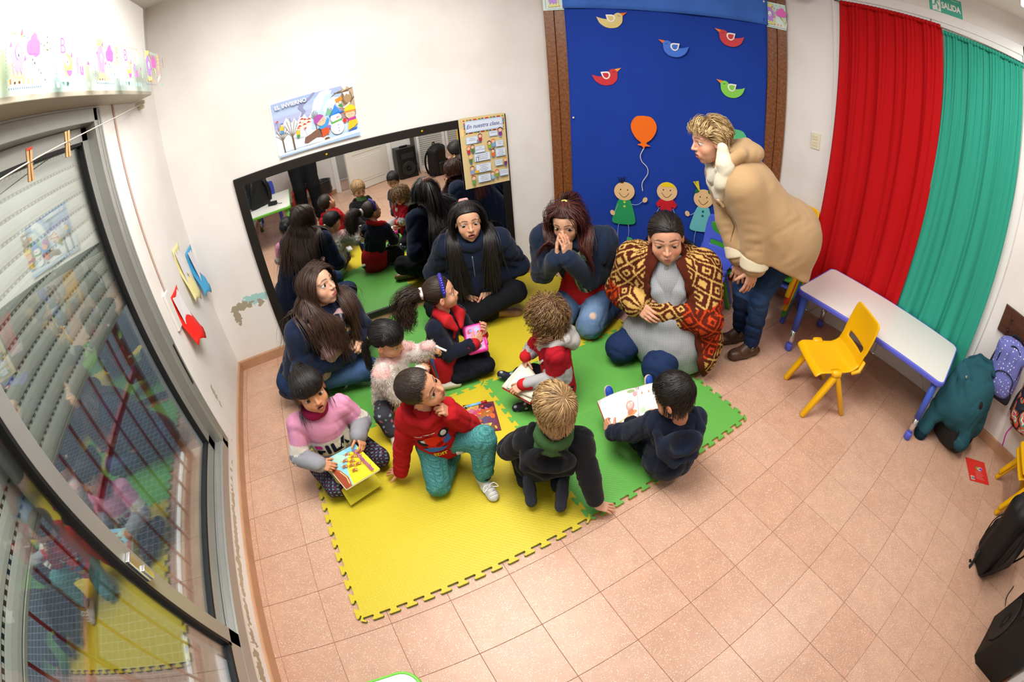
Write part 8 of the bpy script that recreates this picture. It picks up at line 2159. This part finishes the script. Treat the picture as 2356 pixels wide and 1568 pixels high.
# ---------------------------------------------------------------- 10 curly-haired child
J = dict(pel=(1.725, -1.375, .125), neck=(1.700, -1.345, .398), head=(1.697, -1.312, .505), shL=(1.665, -1.432, .362), shR=(1.705, -1.255, .362), elL=(1.662, -1.440, .232), wrL=(1.525, -1.372, .210), elR=(1.655, -1.225, .265), wrR=(1.612, -1.245, .262), knL=(1.610, -1.475, .125), anL=(1.560, -1.370, .075), knR=(1.665, -1.205, .105), anR=(1.605, -1.135, .075))
p = Person('curly blond toddler in a red and grey top with a grey hood reading a book', J, ((-.48, .84, -.10), (.05, -.10, 1), .180), '#d6a184', '#6b4a30', dict(lid=.015, blush=.5), dict(L=((-.70, .05, -.25), (-.2, -.55, .75), HOLD), R=((-.30, -.15, -.80), (-.80, .1, .2), RELAX)), True, iris='#4a3a2a', handL=.098)
s_, r_2, f_2 = body_axes(p.J); n0 = p.J['neck']
TP = kid_top(p, .006, stop=.015)
def raglan(P):
    C = np.tile(np.array(c('#a01824')), (len(P), 1)); g = np.array(c('#a7a7a9'))
    for s in 'LR':
        e, w, a = p.J['el'+s], p.J['wr'+s], p.J['sh'+s]; t1 = (P-a)@U(e-a); L1 = np.linalg.norm(e-a)
        d2 = U(w-e); t2 = np.clip((P-e)@d2, -.05, 1); near = np.linalg.norm(P-e-np.outer(t2, d2), axis=1) < .055
        C[near & (t1 > L1*.72)] = g
    return C
p.wear('sweatshirt', TP, COTTON, raglan, .0062, disp=kw_(p, 121))
for q in 'LR': ring_band(p, 'red_cuff', q, COTTON, '#c2242a', .0325, -.030, .004)
p.wear('grey_hood', [ell(n0-f_2*.055-s_*.012, (.088, .060, .036), axes=[r_2, U(f_2+.5*s_), U(s_-.5*f_2)], k=.03), ell(n0-f_2*.095-s_*.045, (.06, .04, .05), axes=[r_2, f_2, s_], k=.03)]+loops([n0+f_2*.055-s_*.035, n0+r_2*.070+f_2*.015+s_*.0, n0+r_2*.072-f_2*.05+s_*.012, n0-f_2*.10+s_*.012, n0-r_2*.072-f_2*.05+s_*.012, n0-r_2*.070+f_2*.015+s_*.0, n0+f_2*.055-s_*.035], .019), COTTON, '#b5b4b2', .006, disp=wrinkle(.005, 45, 122))
ck = [([[(-.03, 0), (-.012, -.02), (.03, .02), (.028, .03), (-.01, -.002), (-.026, .014)]], '#e2dcdc')]
decal(p, 'chest_mark', ck, n0-s_*.10+f_2*.05-r_2*.02, -r_2, s_, TP[:5], .002, .004)
p.wear('trousers', kid_legs(p), COTTON, '#20212b', .0062, disp=kw_(p, 123))
for q, td, up_ in (('L', (-.45, .25, -.15), (-.1, -.55, .8)), ('R', (-.35, .35, .1), (-.3, -.1, .9))):
    shoe(p.o, p.base, p.J['an'+q]+np.array((-.02, 0, 0)), td, up_, .150, '#1e2030', '#23252f', spots='#a9b0b8')
hr = Hair(p.h, np.random.default_rng(101), '#5c4128', TP, 1.3, .32, ('#8a6a42', .35))
hr.cap(.035, .02, .7)
hr.fall(roots(900, hr.rng, .04), lambda l: np.stack([l[:, 0]*1.2, (l[:, 1]+.05)*.9, -.55+0*l[:, 0]], 1), .115, 18, .35, (.010, .030), .0012, curl=.0085, cfreq=150., face=False, inward=.05)
R_ = roots(600, hr.rng, .0, lambda q: q[:, 2] > .05); hr.comb(R_, whorl(R_, (0, -.2, .45), .30, hr.rng), 10, .03, .08, .08, w=.0012, jit=.05)
hr.build(p.o, p.base)
bk = bag('story_book', (1.55, -1.33, .10), 'open white-paged story book with a red cover on the curly child\'s lap', 'book')
bq = np.array([(1.452, -1.275, .160), (1.520, -1.435, .145), (1.612, -1.390, .180), (1.625, -1.215, .215)])
piece(bk, 'cover', card_mesh('', bq+np.array((0, 0, -.014)), .003), mat('red_board'))
def leaf(name, q, bend, th):
    G = []
    for i in range(9):
        t = i/8; a0 = q[0]*(1-t)+q[1]*t; b0 = q[3]*(1-t)+q[2]*t
        G.append([(a0*(1-s)+b0*s+np.array((0, 0, bend*math.sin(PI*s)*(.6+.4*math.sin(3*t)))))-np.array(bk.location) for s in np.linspace(0, 1, 9)])
    return shell(name, np.array(G), th, mat('page_paper'), bk)
leaf('page', bq, .006, .006); leaf('page', bq+np.array([(.01, -.03, .012), (.012, .0, .022), (0, 0, .012), (-.01, -.01, .008)]), .014, .0012)
a = Art()
for i in range(4): a.rect(.20+.09*i, .12, .22+.09*i, .50-.06*(i % 2), '#5a5650')
a.rect(.2, .6, .75, .75, '#b9a84a').ell(.5, .25, .1, .08, '#c98a5a'); a.build('print', PRINT, bk, warp=lambda x, y, z, f=on_quad(bq, .012), o=np.array(bk.location): tuple(np.array(f(x, y, z))-o))

# ---------------------------------------------------------------- 11 blond boy seen from behind
J = dict(pel=(1.382, -1.765, .150), neck=(1.382, -1.872, .412), head=(1.386, -1.880, .538), shL=(1.298, -1.822, .382), shR=(1.462, -1.930, .378), elL=(1.252, -1.745, .275), wrL=(1.330, -1.655, .200), elR=(1.462, -2.005, .225), wrR=(1.470, -2.055, .095), anL=(1.285, -1.815, .105), anR=(1.388, -1.905, .105), knL=(1.36, -1.600, .085), knR=(1.530, -1.700, .085))
p = Person('fair-haired boy in a black hoodie kneeling with one hand on the floor', J, ((.22, .92, -.28), (-.02, .2, 1), .194), '#d8a68a', '#7a5a38', dict(lid=.0, blush=.4), dict(R=((.55, -.25, -.42), (.35, -.45, .75), FLAT), L=((.5, .5, -.3), (-.3, .3, .8), RELAX)), True)
s_, r_2, f_2 = body_axes(p.J); n0 = p.J['neck']
TP = torso_prims(p.J, .010, .094, .088, .092, .82, .038)+sleeve_prims(p.J, .008, .040, .036, .031, 'L')+sleeve_prims(p.J, .008, .040, .036, .029, 'R', .035)+[ell(p.J['pel']-f_2*.005+s_*.02, (.108, .09, .08), k=.04)]
p.wear('hoodie', TP, FLEECE, '#17171a', .0062, disp=kw_(p, 131))
HDp = [ell(n0-f_2*.085-s_*.055, (.100, .045, .075), axes=[r_2, f_2, s_], k=.03)]+loops([n0+r_2*.078+f_2*.01+s_*.015, n0+r_2*.098-f_2*.045-s_*.03, n0+r_2*.085-f_2*.105-s_*.10, n0-f_2*.118-s_*.14, n0-r_2*.085-f_2*.105-s_*.10, n0-r_2*.098-f_2*.045-s_*.03, n0-r_2*.078+f_2*.01+s_*.015], .018)+[dict(ell(n0-f_2*.110-s_*.010, (.062, .040, .070), axes=[r_2, f_2, s_], k=.015), sub=True)]
p.wear('hood', HDp, FLEECE, '#18181b', .006, disp=wrinkle(.003, 50, 132))
p.wear('green_collar', loops([n0+s_*.012+r_2*.058*math.sin(t)+f_2*(.052*math.cos(t)-.006) for t in np.linspace(0, 6.283, 15)], .017, flat=(s_, 1.3))+loops([n0-s_*.02+r_2*.066*math.sin(t)+f_2*(.058*math.cos(t)-.010) for t in np.linspace(0, 6.283, 15)], .016), COTTON, '#42633a', .006)
p.wear('trousers', kid_legs(p), COTTON, '#1b1c20', .0062, disp=kw_(p, 133))
shoe(p.o, p.base, p.J['anL'], (-.22, -.52, -.75), (.05, .75, -.55), .158, '#23252e', '#2a2f3c', sole_h=.16)
shoe(p.o, p.base, p.J['anR'], (-.40, -.46, -.75), (.1, .75, -.55), .158, '#23252e', '#2a2f3c', sole_h=.16)
hr = Hair(p.h, np.random.default_rng(111), '#8a6a44', TP, 1.2, .25, ('#b8966a', .4))
hr.cap(.030, .03, .75)
R_ = roots(2600, hr.rng, .05); hr.comb(R_, whorl(R_, (.10, -.34, .36), .36, hr.rng), 8, .03, .05, .03, w=.0011, jit=.03)
hr.fall(roots(420, hr.rng, .05, lambda q: q[:, 2] < .05), lambda l: np.stack([l[:, 0]*.3, (l[:, 1])*.3, -1+0*l[:, 0]], 1), .055, 8, .4, (.008, .016), .0011, face=False)
hr.build(p.o, p.base)

# ---------------------------------------------------------------- 12 dark-haired boy with the big book
J = dict(pel=(1.862, -2.040, .112), neck=(1.835, -2.062, .385), head=(1.806, -2.040, .503), shL=(1.765, -2.005, .360), shR=(1.925, -2.085, .350), elL=(1.742, -1.925, .250), wrL=(1.712, -1.832, .178), elR=(1.968, -2.02, .225), wrR=(1.955, -1.900, .188), knL=(1.825, -1.805, .135), anL=(1.895, -1.610, .075), knR=(1.995, -1.845, .130), anR=(2.105, -1.665, .080))
p = Person('dark-haired boy in a navy hoodie with his back turned, reading a large picture book', J, ((-.34, .82, -.42), (-.10, .35, 1), .188), '#c98f6e', '#1a120e', dict(lid=.0), dict(L=((-.05, .80, .10), (-.80, .1, .5), HOLD), R=((-.2, .85, .1), (.7, .2, .6), HOLD)), True)
s_, r_2, f_2 = body_axes(p.J); n0 = p.J['neck']
TP = kid_top(p, .010)+[ell(p.J['pel']-f_2*.015+s_*.02, (.112, .10, .09), k=.04)]
p.wear('hoodie', TP, FLEECE, '#1b2131', .0062, disp=kw_(p, 141))
HDp = [ell(n0-f_2*.080-s_*.060, (.092, .042, .075), axes=[r_2, f_2, s_], k=.03)]+loops([n0+r_2*.070+f_2*.02+s_*.015, n0+r_2*.092-f_2*.04-s_*.03, n0+r_2*.06-f_2*.105-s_*.115, n0-r_2*.02-f_2*.115-s_*.145, n0-r_2*.075-f_2*.09-s_*.09, n0-r_2*.090-f_2*.03-s_*.02, n0-r_2*.070+f_2*.02+s_*.015], .018)+[dict(ell(n0-f_2*.105-s_*.015, (.055, .036, .065), axes=[r_2, f_2, s_], k=.015), sub=True)]
p.wear('hood', HDp, FLEECE, '#1c2233', .006, disp=wrinkle(.004, 45, 142))
p.wear('trousers', kid_legs(p), COTTON, '#171a26', .0062, disp=kw_(p, 143))
for q, td in (('L', (.12, .55, .75)), ('R', (.25, .5, .75))): shoe(p.o, p.base, p.J['an'+q], td, (-.1, -.75, .55), .155, '#1f46a8', '#cdbf9f', sole_h=.17)
hr = Hair(p.h, np.random.default_rng(121), '#17120f', TP, 1.2, .30)
hr.cap(.030, .03, .8)
R_ = roots(2600, hr.rng, .05); hr.comb(R_, whorl(R_, (.06, -.40, .28), .32, hr.rng), 7, .02, .035, .02, w=.0011, jit=.03)
hr.fall(roots(400, hr.rng, .05, lambda q: q[:, 2] < .05), lambda l: np.stack([l[:, 0]*.3, (l[:, 1])*.3, -1+0*l[:, 0]], 1), .05, 8, .4, (.008, .016), .0011, face=False)
hr.build(p.o, p.base)
bk = bag('large_picture_book', (1.86, -1.75, .05), 'large open picture book with white illustrated pages before the navy-hooded boy', 'book')
LP_ = np.array([(1.700, -1.838, .150), (1.880, -1.810, .165), (1.985, -1.665, .180), (1.778, -1.622, .165)])
RP_ = np.array([(1.880, -1.810, .165), (2.035, -1.885, .150), (2.150, -1.720, .165), (1.985, -1.665, .180)])
for nm, q, sgn in (('left_page', LP_, 1), ('right_page', RP_, 1)):
    piece(bk, 'cover_board', card_mesh('', q+np.array((0, 0, -.014)), .003), mat('red_board'))
    G = [[(q[0]*(1-s)*(1-t)+q[1]*s*(1-t)+q[2]*s*t+q[3]*(1-s)*t+np.array((0, 0, .014*math.sin(PI*s))))-np.array(bk.location) for s in np.linspace(0, 1, 11)] for t in np.linspace(0, 1, 7)]
    shell('page', np.array(G), .006, mat('white_page', '#e9e8e6', .5), bk)
a = Art()
for i in range(8): a.rect(.12, .86-.05*i, .62-.08*(i % 3), .872-.05*i, '#b5b3b2')
a.ell(.74, .44, .13, .17, '#c79a92').ell(.74, .47, .09, .10, '#d9b8b0').ell(.70, .50, .03, .03, '#f0e6e0').ell(.80, .52, .03, .03, '#f0e6e0').poly([(.3, .10), (.7, .08), (.95, .2), (.85, .27), (.5, .18), (.32, .2)], '#d99a5e').ell(.72, .26, .10, .08, '#c2795e').ell(.82, .9, .1, .05, '#9db07a').ell(.92, .78, .06, .09, '#c9a2a8')
def lift(q, off): 
    f = on_quad(q, off); return lambda x, y, z, o=np.array(bk.location): tuple(np.array(f(x, y, z))+np.array((0, 0, .014*math.sin(PI*min(max(x, 0), 1))))-o)
def dense(art, n=6):
    return art
a.build('left_print', PRINT, bk, warp=lift(LP_, .0034), step=.0001)
a = Art(); a.poly([(.02, .9), (.55, .97), (.56, 1), (.02, .99)], '#8a4f9a').ell(.3, .15, .28, .14, '#b9cbb0').ell(.35, .18, .18, .08, '#d9e0cf').rect(.1, .75, .5, .79, '#d8b08a').rect(.1, .7, .14, .78, '#d8905a').rect(.3, .7, .34, .78, '#d8905a')
a.build('right_print', PRINT, bk, warp=lift(RP_, .0034), step=.0001)

# ---------------------------------------------------------------- magazine and pen on the mat
mg = bag('magazine', (1.32, -1.28, .0165), 'colourful purple and orange magazine lying flat on the yellow mat', 'magazine')
mq = np.array([(1.215, -1.352, .0168), (1.366, -1.412, .0168), (1.424, -1.206, .0168), (1.272, -1.150, .0168)])
piece(mg, 'cover', card_mesh('', mq, .003), mat('magazine_dark', '#5a2338', .3, .4))
a = Art(); a.rect(.02, .02, .98, .98, '#6e2a3c'); rg = np.random.default_rng(23)
for x, y, rx, ry, h_ in ((.25, .8, .3, .16, '#c9a02a'), (.2, .65, .22, .14, '#c06a8a'), (.45, .62, .22, .15, '#b8486a'), (.7, .72, .26, .16, '#b5552b'), (.62, .5, .3, .14, '#a8642e'), (.8, .45, .16, .10, '#d9642a'), (.75, .85, .2, .08, '#4a1f3c'), (.3, .4, .26, .12, '#8a6a58'), (.55, .3, .3, .14, '#5a4a68'), (.78, .3, .16, .12, '#6a3a58'), (.5, .14, .26, .10, '#9a8a78'), (.22, .2, .16, .08, '#a8a44a'), (.8, .12, .14, .08, '#7a4a38'), (.1, .92, .14, .05, '#a8c27a')): a.ell(x, y, rx, ry, h_, rg.random())
for i in range(26): a.ell(rg.random()*.85+.07, rg.random()*.8+.1, .03+.03*rg.random(), .02+.02*rg.random(), ['#e08a2a', '#d8502a', '#e8c23a', '#c86a9a', '#3a2438', '#e0b08a'][i % 6], rg.random()*3)
a.v = [(min(max(x, .01), .99), min(max(y, .01), .99), k) for x, y, k in a.v]
a.build('print', PRINT, mg, warp=lambda x, y, z, f=on_quad(mq, .0033), o=np.array(mg.location): tuple(np.array(f(x, y, z))-o), step=.00006)
mp_ = bag('felt_pen', (1.33, -1.175, .0225), 'light blue felt-tip pen with a red cap beside the magazine', 'pen')
V, F = tube([(1.288, -1.176, .0245), (1.362, -1.188, .0245)], .0075, 10); piece(mp_, 'barrel', (V, F), mat('sky_plastic', '#7fb8e0', .35), True)
V, F = tube([(1.362, -1.188, .0245), (1.392, -1.193, .0245)], [.0085, .0078], 10); piece(mp_, 'cap', (V, F), mat('red_plastic'), True)

KS = 1.
# ---------------------------------------------------------------- 13 the photographer, seen only in the mirror
J = dict(pel=(.86, -3.16, .93), neck=(.855, -3.26, 1.40), head=(.86, -3.24, 1.555), shR=(1.02, -3.25, 1.36), shL=(.69, -3.25, 1.36), elR=(1.06, -3.36, 1.10), wrR=(.98, -3.20, .95), elL=(.64, -3.36, 1.10), wrL=(.72, -3.20, .95), knR=(.96, -3.03, .50), knL=(.77, -3.05, .50), anR=(.97, -3.06, .10), anL=(.76, -3.09, .10))
p = Person('photographer in black trousers standing behind the camera, seen in the mirror', J, ((.15, .95, -.2), (0, 0, 1), .235), '#c99a7c', '#2a1d16', dict(), dict(R=((-.7, .5, .4), (.3, .6, .6), HOLD), L=((.7, .5, .4), (-.3, .6, .6), HOLD)), False, group='adults in the classroom')
TP = torso_prims(p.J, .01, .17, .16, .185, .68, .07)+sleeve_prims(p.J, .008, .07, .058, .045)
p.wear('jacket', TP, COTTON, '#15171d', .012, disp=wrinkle(.006, 26, 151))
p.wear('trousers', leg_prims(p.J, .01, .09, .10, .075, .065, 0), COTTON, '#121214', .012, disp=wrinkle(.005, 30, 152))
for q in 'LR': shoe(p.o, p.base, p.J['an'+q], (.05 if q == 'R' else -.1, 1, 0), (0, 0, 1), .28, '#141416', '#0c0c0d', LEATHER, .06)
hr = Hair(p.h, np.random.default_rng(131), '#201812', None); hr.cap(.03, .0, .9)
R_ = roots(500, hr.rng); hr.comb(R_, whorl(R_, (0, -.3, .4), .2, hr.rng), 5, .02, .04, .02, w=.002); hr.build(p.o, p.base)
